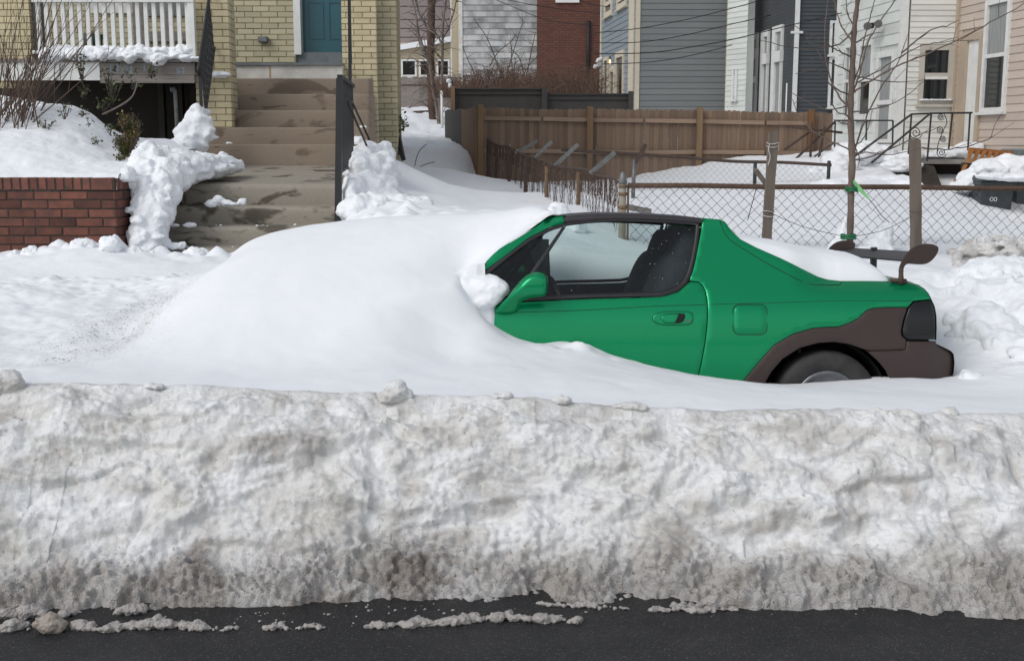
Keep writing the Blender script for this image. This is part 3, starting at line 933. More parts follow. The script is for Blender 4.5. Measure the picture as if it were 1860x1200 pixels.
def seam(name, pts, mat, r=0.0018, off=-0.0004, parent=None, mirror=True):
    for s in ((-1, 1) if mirror else (-1,)):
        m = MB(); m.tube([(p[0], s * (float(halfw(p[0], p[1])) + off), p[1]) for p in pts], r, 5)
        m.build(name, mat, parent or car)

# --- outlines, read on the near side
roof_low = SP([(1031, 404.5), (1070, 400.5), (1109, 398.6), (1150, 398.6), (1190, 400), (1230, 402), (1272, 405)])
win_rear = SP([(1272, 405), (1270, 422), (1266, 450), (1260.7, 476.6), (1255, 498), (1247, 515), (1232, 528.5), (1203, 537)])
win_low = SP([(1203, 537), (1150, 539), (1082, 540.5), (1000, 544), (950, 546.5), (900, 549), (868, 551)])
pillar_low = SP([(868, 503), (877.6, 494), (920.6, 463), (961, 432), (1001, 412), (1031, 404.5)])
pillar_top = SP([(860, 495), (876, 479), (907, 452), (955.6, 420), (985, 401.5), (1008, 393)])
door_rear = SP([(1256, 511), (1268, 512), (1276, 518), (1281, 528), (1284.5, 545), (1285.3, 565), (1284.5, 590), (1280.6, 623.5), (1275, 654.6), (1268, 684), (1258, 720)])
butt_top = SP([(1277, 396), (1308, 398), (1318, 403), (1328, 416.8), (1345, 433.8), (1373, 448.5), (1418.6, 468.5), (1458, 488), (1486.6, 502), (1506.5, 508), (1529, 510.5)])
deck = SP([(1529, 510.5), (1575, 510.3), (1618, 511), (1648, 513), (1668, 517), (1679, 524), (1687, 533), (1692, 543.5)])
tail_low = SP([(1692, 544), (1659.4, 547), (1649.5, 558.5)])
brown_top = SP([(1648.5, 558.5), (1614, 558.5), (1586, 560), (1574.5, 564), (1560, 578), (1543, 586.8), (1523.5, 594), (1501, 594.4), (1475, 596.7), (1441, 606.6), (1407, 626.5), (1379, 657.6), (1352, 690), (1335, 716), (1326, 740)])
arch = SP([(1372, 740), (1378, 720), (1387.5, 698.7), (1401.6, 674.6), (1421.5, 652), (1452.6, 632), (1486.6, 622.8), (1515, 620.8), (1543, 625), (1571.6, 635)])
arch2 = SP([(1571.6, 635), (1594, 654.8), (1608.4, 671.8), (1618, 690), (1624, 712), (1627, 740)])
roofz = butt_top[0][1]

# quarter panel: door edge up round the window, over the buttress, along the boot, down to the primer
qp = list(reversed(door_rear))                                       # bottom -> up
qp = [side_pt(1258, 742)] + qp
qp += list(reversed(SP([(1272, 405), (1270, 422), (1266, 450), (1260.7, 476.6), (1256, 497), (1252, 506)])))[0:0]
qp_up = SP([(1252, 508), (1258, 492), (1263, 472), (1268, 446), (1273, 420), (1275, 405), (1276, 397)])
poly_q = qp + qp_up + butt_top + deck[1:] + tail_low + brown_top[1:]
panel('quarter_panel', poly_q, M['car_green'], -1, shrink=0.0015)
panel('quarter_panel', poly_q, M['car_green'], 1, shrink=0.0015)
# primer-brown wheel arch
poly_b = list(reversed(brown_top)) + SP([(1648.5, 560), (1641, 581), (1637, 601), (1638, 609.5), (1645, 616), (1646.7, 620), (1645.5, 635)]) + SP([(1610, 636.5), (1577, 637)]) + list(reversed(arch))
for s in (-1, 1):
    panel('wheel_arch', poly_b, M['primer_brown'], s, off=-0.0005, label='matt brown primer panel over the rear wheel')
# bumper with its step, wrapping round the tail
bump_side = SP([(1577, 637.5), (1610, 637), (1645.5, 635.5), (1647, 620)]) + SP([(1700.5, 619.5), (1703, 625.5)])
bump_tail = [(plane_pt(px, py, -0.76).x, plane_pt(px, py, -0.76).z) for px, py in [(1712, 631), (1724.6, 636.4), (1731.5, 643), (1733.7, 657.6), (1732.5, 676), (1727.4, 694.5), (1718, 716), (1706, 736)]]
poly_bp = bump_side + bump_tail + list(reversed(arch2))
for s in (-1, 1):
    panel('rear_bumper', poly_bp, M['primer_brown'], s, off=0.004, yfun=lambda x, z: float(halfw(min(x, 1.72), z)) - 0.5 * max(0, x - 1.70) ** 1.5 * 1.5 + 0.0)
# tail lamp
poly_t = SP([(1650.5, 559), (1660, 548.2), (1676, 546), (1692, 545.2), (1696, 556), (1699, 573), (1699.5, 596), (1698.5, 616.8), (1652, 616.8), (1644, 613.5), (1639.5, 607), (1639, 600), (1643, 581)])
for s in (-1, 1):
    panel('tail_lamp', poly_t, M['lamp_smoke'], s, off=0.003, shrink=0.0015, label='smoked black tail lamp')
# tail face, boot lid, hood and the rest of the shell
rear_edge = deck[4:] + SP([(1697.7, 555.6), (1701, 572.6), (1701.5, 596), (1700.5, 618)])
def loft(name, edge_pts, mat, bulge_x=0.0, bulge_z=0.0, n=14, inset=0.0, parent=None):
    rows = []
    for p in edge_pts:
        w = float(halfw(p[0], p[1])) - inset
        row = []
        for k in range(n + 1):
            u = -1 + 2 * k / n
            c = 1 - abs(u) ** 3
            row.append((p[0] + bulge_x * c, u * w, p[1] + bulge_z * c))
        rows.append(row)
    P = np.array(rows)
    return grid_mesh(name, P, mat, parent or car)
loft('tail_panel', rear_edge, M['car_green'], 0.06)
loft('rear_bumper', [bump_side[-1]] + bump_tail, M['primer_brown'], 0.07)
loft('boot_lid', [p for p in SP([(1455, 500), (1486.6, 505), (1506.5, 509), (1529, 511), (1575, 511), (1618, 511.5), (1648, 513.5), (1668, 517.5)])], M['car_green'], 0.0, 0.03)
# hidden front: wings, hood, windscreen, nose (under the drift)
x_hinge = side_pt(868, 551)[0]
fw = [(x_hinge, 0.20)] + [(-0.86, 0.20)] + [(-1.17 + 0.33 * math.cos(a), 0.30 + 0.33 * math.sin(a)) for a in np.linspace(0.0, math.pi, 12)] + [(-1.60, 0.20), (-1.95, 0.24), (-2.02, 0.45), (-1.95, 0.62), (-1.6, 0.72), (-1.1, 0.80), (x_hinge - 0.12, 0.875), (x_hinge, 0.885)]
for s in (-1, 1):
    panel('front_wing', fw, M['car_green'], s, grid=0.06, step=0.05)
loft('hood', [(-2.02, 0.45), (-1.97, 0.60), (-1.6, 0.72), (-1.1, 0.80), (x_hinge - 0.12, 0.875)], M['car_green'], 0, 0.05, inset=0.01)
loft('front_bumper', [(-1.98, 0.18), (-2.03, 0.30), (-2.02, 0.45)], M['car_green'], -0.10, 0)
# door
poly_d = [side_pt(868, 552.5)] + list(reversed(SP([(1203, 538.5), (1150, 540.5), (1082, 542), (1000, 545.5), (950, 548), (900, 550.5)]))) + SP([(1232, 530), (1247, 516.5), (1254, 511.5)]) + door_rear[1:-1] + [side_pt(1262, 712)] + [(x_hinge, 0.24)]
for s in (-1, 1):
    d_ = panel('door', poly_d, M['car_green'], s, shrink=0.0015)
    if s < 0: door = d_
panel_sill = [(x_hinge - 0.01, 0.20), (x_hinge - 0.01, 0.235)] + [(side_pt(1262, 712)[0], 0.235), (side_pt(1330, 730)[0], 0.235), (side_pt(1330, 730)[0], 0.17)]
# dark inner shell behind the gaps
for s in (-1,):
    inner = [(x_hinge - 0.02, 0.2), (x_hinge - 0.02, 0.86)] + [(p[0], p[1] - 0.03) for p in reversed(win_low)] + [(p[0] + 0.012, p[1]) for p in SP([(1232, 540), (1262, 512), (1272, 470), (1280, 420), (1300, 410)])] + [(p[0], p[1] - 0.02) for p in butt_top[4:]] + [(deck[2][0], deck[2][1] - 0.03), (deck[5][0] - 0.03, deck[5][1] - 0.04)] + [(rear_edge[-1][0] - 0.03, rear_edge[-1][1])] + [(p[0], p[1] + 0.008) for p in reversed(arch)] + [(side_pt(1330, 730)[0], 0.17)]
    panel('inner_shell', inner, M['seam_dark'], s, off=-0.020, grid=0.08, step=0.05, lip=False)
# A pillar with header, black window surround
poly_ap = pillar_top + SP([(1022, 391.5), (1031, 404.5)]) + list(reversed(pillar_low))[1:]
for s in (-1, 1):
    panel('windscreen_pillar', poly_ap, M['car_green'], s)
def ring_panel(name, outer, inner_, mat, s, off, **kw):
    poly = list(outer) + [outer[0]] + [inner_[0]] + list(reversed(inner_[1:])) + [inner_[0]]
    return panel(name, poly, mat, s, off=off, **kw)
# window openings (glass edge)
w_out = [p for p in pillar_low[1:]] + roof_low[1:] + win_rear[1:] + win_low[1:]
w_in = SP([(888, 499), (922, 470.5), (962, 440), (1000, 419.5), (1028, 410.5), (1070, 405.5), (1109, 403.6), (1150, 403.6), (1190, 405), (1230, 407), (1264, 409.5), (1262.5, 422), (1259, 448), (1253.5, 474), (1248, 494), (1240.5, 509), (1227.5, 521), (1201, 529.5), (1150, 531.5), (1082, 533), (1000, 536.5), (950, 539), (905, 541.5), (884, 543)])
def strip_ring(name, A_, B_2, mat, s, off, n=90, parent=None):
    """closed band between two outlines, on the body side, with a raised rounded section"""
    def even(poly):
        P = [Vector(p) for p in poly]; P.append(P[0])
        c = [0]
        for a, b in zip(P, P[1:]): c.append(c[-1] + (b - a).length)
        return [Vector((np.interp(q, c, [p[0] for p in P]), np.interp(q, c, [p[1] for p in P]))) for q in np.linspace(0, c[-1], n + 1)[:-1]]
    a = even(A_)
    # for every outer point take the nearest inner point
    bpoly = [Vector(p) for p in B_2]
    b = []
    for p in a:
        best = None
        for i in range(len(bpoly)):
            q0, q1 = bpoly[i], bpoly[(i + 1) % len(bpoly)]
            tq = max(0, min(1, (p - q0).dot(q1 - q0) / ((q1 - q0).length_squared + 1e-12)))
            q = q0 + (q1 - q0) * tq
            if best is None or (q - p).length < (best - p).length: best = q
        b.append(best)
    rows = []
    for u, o_ in ((0.0, -0.012), (0.0, off), (0.35, off + 0.003), (0.75, off + 0.002), (1.0, off - 0.006), (1.0, -0.02)):
        rows.append([((p + (q - p) * u).x, s * (float(halfw((p + (q - p) * u).x, (p + (q - p) * u).y)) + o_), (p + (q - p) * u).y) for p, q in zip(a, b)])
        rows[-1].append(rows[-1][0])
    return grid_mesh(name, np.array(rows), mat, parent or car)
for s in (-1, 1):
    strip_ring('window_seal', w_out, w_in, M['car_black'], s, 0.002)
    panel('side_window', w_in, M['car_glass'], s, off=-0.010, lip=False, grid=0.06, shrink=-0.004)
    dv_ = SP([(1021, 413), (1029, 411), (976, 491), (951, 532), (941, 534), (964, 494)])
    panel('quarterlight_bar', dv_, M['car_black'], s, off=-0.004, grid=0.03)
# targa roof panel
roof_edge = SP([(1024, 392.5), (1050, 389.5), (1082, 387.5), (1120, 387), (1163, 388), (1200, 389.5), (1240, 392), (1275, 396)])
rows = []
lowc = [(p[0], p[1]) for p in [(np.interp(e[0], [q[0] for q in roof_low], [q[0] for q in roof_low]), np.interp(e[0], [q[0] for q in roof_low], [q[1] for q in roof_low])) for e in roof_edge]]
for e, lw_ in zip(roof_edge, lowc):
    w0 = float(halfw(lw_[0], lw_[1])) + 0.002
    w1 = float(halfw(e[0], e[1])) - 0.012
    row = []
    for s in (-1, 1):
        half = [(e[0], s * (w0 - 0.03), lw_[1] - 0.006), (e[0], s * w0, lw_[1] - 0.002), (e[0], s * (w0 + 0.001), lw_[1] + (e[1] - lw_[1]) * 0.35), (e[0], s * (w1 + 0.012), lw_[1] + (e[1] - lw_[1]) * 0.75), (e[0], s * (w1 - 0.012), e[1] - 0.001)]
        for k in range(1, 8):
            u = 1 - k / 8
            half.append((e[0], s * (w1 - 0.012) * u, e[1] + 0.012 * (1 - u * u)))
        row += half if s < 0 else list(reversed(half))
    rows.append(row)
grid_mesh('roof_panel', np.array(rows), M['roof_black'], car)
# headlining, windscreen header, rear bulkhead and window
m = MB()
m.add([(roof_edge[0][0], -0.56, 1.275), (roof_edge[-1][0], -0.56, 1.265), (roof_edge[-1][0], 0.56, 1.265), (roof_edge[0][0], 0.56, 1.275)], [(0, 1, 2, 3)])
m.build('headlining', M['cabin'], car)
xh0, zh0 = pillar_top[-1]; xb0, zb0 = pillar_top[0]
def strip3(name, pts, w, mat, bx_=0.0, bz_=0.0):
    rows = []
    for (x, z, ww) in pts:
        rows.append([(x + bx_ * (1 - (u * u)), u * ww, z + bz_ * (1 - u * u)) for u in np.linspace(-1, 1, 13)])
    return grid_mesh(name, np.array(rows), mat, car)
strip3('windscreen', [(xb0 - 0.05, zb0 - 0.03, 0.72), ((xb0 + xh0) / 2 - 0.02, (zb0 + zh0) / 2 + 0.01, 0.66), (xh0 - 0.02, zh0 - 0.004, 0.60)], 0, M['car_glass'], -0.06, 0.01)
strip3('header_rail', [(xh0 - 0.06, zh0 - 0.03, 0.62), (xh0 - 0.01, zh0 + 0.004, 0.60), (roof_edge[0][0] + 0.01, roof_edge[0][1] + 0.003, 0.585), (roof_edge[0][0] + 0.02, roof_edge[0][1] - 0.05, 0.58)], 0, M['car_green'], -0.03, 0.012)
xr = butt_top[1][0]
rg_ = strip3('rear_window', [(xr + 0.02, 0.90, 0.66), (xr - 0.03, 1.26, 0.57)], 0, M['car_glass'], 0.03, 0.0)
strip3('roof_bridge', [(roof_edge[-1][0] + 0.002, roof_edge[-1][1] - 0.05, 0.575), (roof_edge[-1][0] + 0.004, roof_edge[-1][1] - 0.001, 0.585), (butt_top[1][0], butt_top[1][1] - 0.004, 0.575), (butt_top[2][0] - 0.01, butt_top[2][1] - 0.05, 0.575)], 0, M['car_green'], 0, 0.012)
m = MB()
m.hexa([(xr - 0.16, -0.78, 0.25), (xr - 0.04, -0.78, 0.25), (xr - 0.04, 0.78, 0.25), (xr - 0.16, 0.78, 0.25), (xr - 0.08, -0.74, 0.90), (xr + 0.03, -0.74, 0.90), (xr + 0.03, 0.74, 0.90), (xr - 0.08, 0.74, 0.90)])
m.build('bulkhead', M['cabin'], car)
m = MB(); m.box(x_hinge - 0.3, xr + 0.7, -0.70, 0.70, 0.17, 0.22); m.build('floor_pan', M['cabin'], car)
# interior door cards, dash, wheel, seats
for s in (-1, 1):
    m = MB()
    card = [(x_hinge, 0.25), (xr - 0.06, 0.25), (xr - 0.06, 0.80), (win_low[0][0], 0.858), (x_hinge, 0.868)]
    m.prism(card, 'y', s * 0.735, s * 0.775)
    m.build('door_card', M['cabin'], car)
m = MB()
dash = [(x_hinge - 0.25, 0.45), (x_hinge + 0.42, 0.45), (x_hinge + 0.40, 0.72), (x_hinge + 0.30, 0.80), (x_hinge + 0.26, 0.90), (x_hinge + 0.20, 0.925), (x_hinge + 0.10, 0.92), (x_hinge - 0.1, 0.87), (x_hinge - 0.25, 0.80)]
m.prism(dash, 'y', -0.70, 0.70)
m.build('dashboard', M['cabin'], car)
m = MB()
cc = Vector((x_hinge + 0.50, -0.36, 0.80)); nrm = Vector((0.92, 0, 0.38)).normalized(); upv = Vector((-nrm.z, 0, nrm.x))
m.tube([cc + (Vector((0, 1, 0)) * math.cos(a) + upv * math.sin(a)) * 0.182 for a in np.linspace(0, 2 * math.pi, 33)], 0.014, 7, False)
for a in (0.1, math.pi - 0.1, -math.pi / 2):
    m.tube([cc - nrm * 0.03, cc + (Vector((0, 1, 0)) * math.cos(a) + upv * math.sin(a)) * 0.18], 0.014, 6)
m.tube([cc - nrm * 0.05, cc - nrm * 0.01], 0.055, 12)
m.tube([cc - nrm * 0.4 - Vector((0, 0, 0.05)), cc], 0.025, 6)
m.build('steering_wheel', M['car_black'], car)
def cushion(name, cx, cy, cz_, rx_, ry_, rz_, tilt, mat, pw=3.0):
    bm = bmesh.new()
    bmesh.ops.create_icosphere(bm, subdivisions=4, radius=1.0)
    rt = Matrix.Rotation(tilt, 3, 'Y')
    for v in bm.verts:
        c = v.co
        q = Vector([math.copysign(abs(k) ** (1 / pw * 1.6), k) for k in c])
        v.co = rt @ Vector((q.x * rx_, q.y * ry_, q.z * rz_)) + Vector((cx, cy, cz_))
    m = MB(); m.bm(bm, True)
    return m
for s in (-1, 1):
    sx0 = plane_pt(1135, 507, 0.0).x
    m = cushion('x', sx0 + 0.16, s * 0.36, 0.78, 0.12, 0.245, 0.34, R(20), None)
    m.bm_ = None
    h_ = cushion('x', sx0 + 0.30, s * 0.36, 1.12, 0.09, 0.155, 0.12, R(20), None)
    m.v, m.f, m.sm = m.v + h_.v, m.f + [tuple(i + len(m.v) for i in f) for f in h_.f], m.sm + h_.sm
    seat = m.build('seat_back', M['seat_cloth'], car)
    cushion('x', sx0 - 0.16, s * 0.36, 0.42, 0.27, 0.25, 0.10, R(-8), None).build('seat_cushion', M['seat_cloth'], car)
# seams and pressings
seam('body_crease', smooth_line(SP([(884, 568), (960, 566.5), (1048, 563.7), (1120, 560), (1190, 556), (1282, 553.2)]), 4), M['seam_dark'], 0.0016)
seam('body_crease', smooth_line(SP([(1288, 553), (1345, 551), (1430, 549), (1515, 546.3), (1580, 546), (1656, 546.5)]), 4), M['seam_dark'], 0.0014)
seam('roof_pillar_seam', smooth_line(SP([(1307.5, 400), (1310, 409), (1317, 424), (1331, 439.5), (1373, 466), (1402, 483), (1444, 505), (1464, 514), (1481, 517), (1520, 517.5), (1526.5, 515.5), (1528.5, 511.5)]), 5), M['seam_dark'], 0.0024)
def rrect(x0, x1, y0, y1, r, n=5):
    out = []
    for cx, cy, a0 in ((x1 - r, y0 + r, -90), (x1 - r, y1 - r, 0), (x0 + r, y1 - r, 90), (x0 + r, y0 + r, 180)):
        for k in range(n + 1):
            a = R(a0 + 90 * k / n); out.append((cx + r * math.cos(a), cy + r * math.sin(a)))
    return out
fuel = SP(rrect(1333.5, 1391, 555, 605.5, 11))
panel('fuel_flap', fuel, M['car_green'], -1, off=0.0022, thick=0.004, edge=0.003, step=0.012)
seam('fuel_flap_gap', SP(rrect(1331.3, 1393.2, 552.8, 607.5, 12) + [rrect(1331.3, 1393.2, 552.8, 607.5, 12)[0]]), M['seam_dark'], 0.0024, -0.0002, mirror=False)
# door handle: escutcheon, recess, flap, key lock
hx = lambda t_: None
esc_px = [(1184.5, 581), (1186, 574), (1193, 568.5), (1206, 565.8), (1230, 564.8), (1250, 565.5), (1258, 569), (1259.5, 578), (1257.5, 586), (1251, 589.8), (1230, 590.8), (1206, 590.5), (1192, 587.5)]
esc = SP(esc_px)
dh = panel('door_handle', esc, M['car_green'], -1, off=0.004, thick=0.006, edge=0.004, step=0.01, grid=0.012, parent=door)
seam('handle_gap', SP(esc_px + [esc_px[0]]), M['seam_dark'], 0.0016, 0.0, parent=door, mirror=False)
rec_px = [(1198.5, 578), (1202, 571.5), (1212, 568.8), (1230, 568), (1243, 568.8), (1245.5, 574), (1242, 583), (1236, 587), (1220, 588), (1206, 586.5)]
panel('handle_recess', SP(rec_px), M['seam_dark'], -1, off=0.0046, thick=0.002, edge=0.002, step=0.01, grid=0.012, parent=door)
flap_px = [(1199.5, 578), (1203, 572.5), (1212, 570), (1228, 569.6), (1233, 570.2), (1229, 580), (1225.5, 586.2), (1216, 586.8), (1206, 585.2)]
panel('handle_flap', SP(flap_px), M['car_green'], -1, off=0.010, thick=0.006, edge=0.003, step=0.008, grid=0.010, parent=door)
lk = side_pt(1249.5, 583)
m = MB(); yl = -(float(halfw(lk[0], lk[1])) + 0.004)
m.tube([(lk[0], yl, lk[1]), (lk[0], yl - 0.004, lk[1])], 0.009, 12); m.build('key_lock', M['rim_metal'], door)
# near and far mirrors
mir = [(902, 567), (911, 552), (921, 541), (935, 521.5), (946, 508.5), (957, 499.5), (972, 494), (984, 494.5), (992.5, 500), (995.5, 511), (995, 524), (992, 534), (985, 538.5), (973, 540), (962, 542), (952, 546), (946, 552), (940, 566), (931, 571), (919, 572), (908, 571)]
def mirror_mesh(s):
    Pn = [plane_pt(a, b, -0.93) for a, b in mir]
    poly = [(p.x, p.y) for p in smooth_line([(q.x, q.z) for q in Pn], 3, True)]
    xs = np.array([p[0] for p in poly]); zs = np.array([p[1] for p in poly])
    gx, gz_ = np.meshgrid(np.arange(xs.min(), xs.max(), 0.008), np.arange(zs.min(), zs.max(), 0.008))
    gx, gz_ = gx.ravel(), gz_.ravel()
    ok = inside(poly, gx, gz_); gx, gz_ = gx[ok], gz_[ok]
    ds = dist_poly(poly, gx, gz_); ok = ds > 0.003; gx, gz_, ds = gx[ok], gz_[ok], ds[ok]
    nb = len(poly)
    vo, eo, fo, _, _, _ = delaunay_2d_cdt([Vector(p) for p in poly] + [Vector((a, b)) for a, b in zip(gx, gz_)], [(i, (i + 1) % nb) for i in range(nb)], [tuple(range(nb))], 1, 1e-6)
    da = dist_poly(poly, np.array([p.x for p in vo]), np.array([p.y for p in vo])); da[:nb] = 0
    zlo, zhi = zs.min(), zs.max()
    m = MB()
    for sg in (-1, 1):
        V = []
        for p, dd_ in zip(vo, da):
            hfrac = np.clip((p.y - zlo) / (zhi - zlo), 0, 1)
            yc = 0.855 + 0.075 * sstep(0.0, 0.55, hfrac)              # foot on the door, head stands off
            th = 0.028 + 0.034 * sstep(0.25, 0.7, hfrac)
            bul = th * math.sqrt(max(0, 1 - (1 - min(dd_ / 0.034, 1)) ** 2))
            V.append((p.x, s * (yc + sg * -1 * bul * (1 if sg < 0 else 0.9)), p.y))
        m.add(V, [tuple(f) if sg < 0 else tuple(reversed(f)) for f in fo], True)
    return m
for s in (-1, 1):
    mo = mirror_mesh(s).build('door_mirror', M['car_green'], car)
    jl = [plane_pt(a, b, -0.915) for a, b in ((920, 543.5), (928, 545.5), (940, 545.8), (948, 544.5))]
    m = MB(); m.tube([(p.x, s * (0.915 + 0.0), p.z) for p in jl], 0.0016, 5); m.build('mirror_joint', M['seam_dark'], mo)
# rear wing
blade_px = [(1633.5, 497), (1633.8, 487), (1637, 478), (1643, 466), (1652, 455), (1663, 447), (1677, 443), (1692, 443.5), (1702, 447.5), (1703.5, 454), (1699, 464), (1690, 474), (1679, 479.5), (1664, 480), (1650, 479), (1644, 481), (1640.5, 487), (1639.5, 497)]
yw = -0.70
bl = [plane_pt(a, b, yw) for a, b in blade_px]
sp_root = None
for s in (-1, 1):
    m = MB()
    pl = [(p.x, p.y) for p in smooth_line([(q.x, q.z) for q in bl], 3, True)]
    m.prism(pl, 'y', s * (abs(yw) - 0.009), s * (abs(yw) + 0.009))
    o = m.build('wing_endplate', M['primer_brown'], car)
    for a, b in ((1651, 474), (1674.5, 473)):
        q = plane_pt(a, b, yw - 0.009)
        m = MB(); m.tube([(q.x, s * 0.709, q.z), (q.x, s * 0.7125, q.z)], 0.006, 10)
        m.build('bolt', M['car_black'], o)
    m = MB()
    q0, q1 = plane_pt(1636.5, 509, yw), plane_pt(1636.5, 487, yw)
    qb0, qb1 = plane_pt(1618, 509, yw), plane_pt(1646, 510, yw)
    m.tube([(q0.x, s * 0.70, q0.z - 0.02), (q0.x, s * 0.70, q0.z + 0.02), (q1.x, s * 0.70, q1.z)], [0.022, 0.014, 0.011], 10)
    m.tube([(qb0.x, s * 0.70, qb0.z), (qb1.x, s * 0.70, qb1.z)], 0.012, 8)
    m.build('wing_stand', M['rust_dark'], car)
q0, q1 = plane_pt(1645, 478, yw), plane_pt(1697, 452, yw)
ca = [(q0.x - 0.01, q0.z + 0.018), (q0.x + 0.05, q0.z + 0.034), (q0.x + 0.11, q0.z + 0.046), (q0.x + 0.16, q0.z + 0.058), (q0.x + 0.165, q0.z + 0.052), (q0.x + 0.10, q0.z + 0.026), (q0.x + 0.04, q0.z + 0.008), (q0.x - 0.005, q0.z + 0.008)]
m = MB(); m.prism(ca, 'y', -0.695, 0.695); m.build('wing_blade', M['roof_black'], car)
# aerial bracket seen behind the boot snow
q = plane_pt(1585, 462, 0.2)
m = MB(); m.box(q.x - 0.012, q.x + 0.022, 0.18, 0.21, q.z - 0.16, q.z + 0.045); m.build('brake_lamp_bracket', M['car_black'], car)
# wheels
def wheel(cx, s, name='wheel'):
    prof_t = [(0.178, 0.085), (0.20, 0.097), (0.245, 0.100), (0.275, 0.092), (0.288, 0.075), (0.291, 0.0), (0.288, -0.075), (0.275, -0.092), (0.20, -0.097), (0.178, -0.085)]
    n = 40
    rows = []
    for k in range(n + 1):
        a = 2 * math.pi * k / n
        rows.append([(cx + r * math.cos(a), s * 0.735 + s * w, 0.29 + r * math.sin(a)) for r, w in prof_t])
    ty = grid_mesh(name, np.array(rows), M['rubber'], car)
    pr = [(0.182, 0.088), (0.176, 0.094), (0.166, 0.090), (0.155, 0.070), (0.12, 0.066), (0.06, 0.078), (0.03, 0.086), (0.001, 0.086)]
    rows = []
    for k in range(n + 1):
        a = 2 * math.pi * k / n
        rows.append([(cx + r * math.cos(a), s * (0.735 + w), 0.29 + r * math.sin(a)) for r, w in pr])
    grid_mesh('rim', np.array(rows), M['rim_metal'], ty)
for cx in (1.2, -1.17):
    for s in (-1, 1):
        wheel(cx, s)
        m = MB()          # arch liner
        n = 16
        rows = []
        for k in range(n + 1):
            a = math.pi * k / n
            rows.append([(cx + 0.345 * math.cos(a), s * 0.60, 0.29 + 0.345 * math.sin(a)), (cx + 0.345 * math.cos(a), s * 0.80, 0.29 + 0.345 * math.sin(a))])
        grid_mesh('arch_liner', np.array(rows), M['seam_dark'], car)
# melt drops on the glass
m = MB()
for k in range(70):
    px_ = random.uniform(1010, 1255); py_ = random.choice([random.uniform(408, 455), random.uniform(410, 530)])
    if px_ < 1040 and py_ < 430: continue
    sp_ = side_pt(px_, py_, -0.009)
    y_ = -(float(halfw(*sp_)) - 0.0095)
    r_ = random.choice([0.0011, 0.0014, 0.0018, 0.0024])
    b_ = bmesh.new(); bmesh.ops.create_icosphere(b_, subdivisions=1, radius=r_)
    for v in b_.verts: v.co = Vector((v.co.x + sp_[0], v.co.y * 0.5 + y_, v.co.z + sp_[1]))
    m.bm(b_, True)
m.build('water_drops', M['water_drop'], car, kind='stuff')

# ---- snow left on the boot lid and back window, a thing of its own
top_px = [(1325, 419), (1350, 425), (1387, 430.5), (1444, 441), (1501, 451), (1557, 459), (1586, 465), (1603, 476), (1613, 492), (1618, 504)]
TP = [plane_pt(a, b, -0.42) for a, b in top_px]
xs_t = [p.x for p in TP]; zs_t = [p.z for p in TP]
edx = [p[0] for p in butt_top[3:] + deck[1:]]; edz = [p[1] for p in butt_top[3:] + deck[1:]]
nxs = np.linspace(xs_t[0], plane_pt(1619, 508, -0.66).x, 70)
rows = []
for x in nxs:
    zt = np.interp(x, xs_t, zs_t) if x <= xs_t[-1] else zs_t[-1]
    u_end = (nxs[-1] - x) / 0.16
    ze = np.interp(x, edx, edz) - 0.008
    u_st = (x - nxs[0]) / 0.12
    zt = max(zt, ze + 0.03)                       # car surface at the edge
    if u_end < 1: zt = ze + (np.interp(x, xs_t, zs_t) - ze) * math.sqrt(max(0, 1 - (1 - u_end) ** 2)) if x <= xs_t[-1] else ze + 0.04 * u_end
    if u_st < 1: zt = ze + (zt - ze) * math.sqrt(max(0, 1 - (1 - u_st) ** 2))
    wv = float(halfw(x, ze)) - 0.030
    row = []
    for k in range(41):
        v = -1 + k / 20
        prof_ = max(0.0, 1 - abs(v) ** 4.0) ** 0.42
        row.append((x, v * wv, ze + (zt - ze) * prof_))
    rows.append(row)
Pt = np.array(rows)
nz = fbm(Pt[..., 0], Pt[..., 1], 0, 4, 3, seed=81) * 0.010 + fbm(Pt[..., 0], Pt[..., 1], 0, 24, 3, seed=82) * 0.0025
Pt[..., 2] += nz * np.clip((1 - np.abs(np.linspace(-1, 1, 41)))[None, :] * 6, 0.1, 1)
Rm = np.array(CAR_R)
Pw = Pt @ Rm.T + np.array(CAR_O)
o = grid_mesh('boot_snow', Pw, M['snow'], attrs={'dirt': 0 * Pw[..., 0]})
setp(o, 'rounded slab of white snow lying on the green car boot lid', 'snow')
# ---- smooth drift that buries the nose of the car, and the snow along its exposed side
def crest_z(x): return np.interp(x, cr[:, 0], cr[:, 2])
hi, lo = [], []
for x in np.arange(-4.4, 4.9, 0.6):
    for L in (hi, lo):
        L.append((x, 4.75, crest_z(x) - 0.05)); L.append((x, 5.05, crest_z(x) - 0.022))
W3 = lambda rows, L: [L.append((x, y, z)) for y, xs in rows for x, z in xs]
left = [(5.6, [(-4.4, .74), (-3, .71), (-2.3, .69), (-1.95, .69)]), (6.2, [(-4.4, .75), (-3, .72), (-2.3, .715), (-2.02, .735)]),
        (6.8, [(-4.4, .79), (-3, .76), (-2.3, .755), (-2.06, .80)]), (7.5, [(-4.4, .82), (-3.2, .80), (-2.5, .80), (-2.08, .88)]),
        (8.5, [(-4.4, .84), (-3.3, .83), (-2.6, .83), (-2.1, .84)])]
W3(left, hi); W3(left, lo)
def car_w(p):                                           # car frame -> world
    return CAR_O + CAR_R @ Vector(p)
def near_y(px): return 6.275 + (px - 900) / 830.0 * 0.11   # depth of the car's near flank
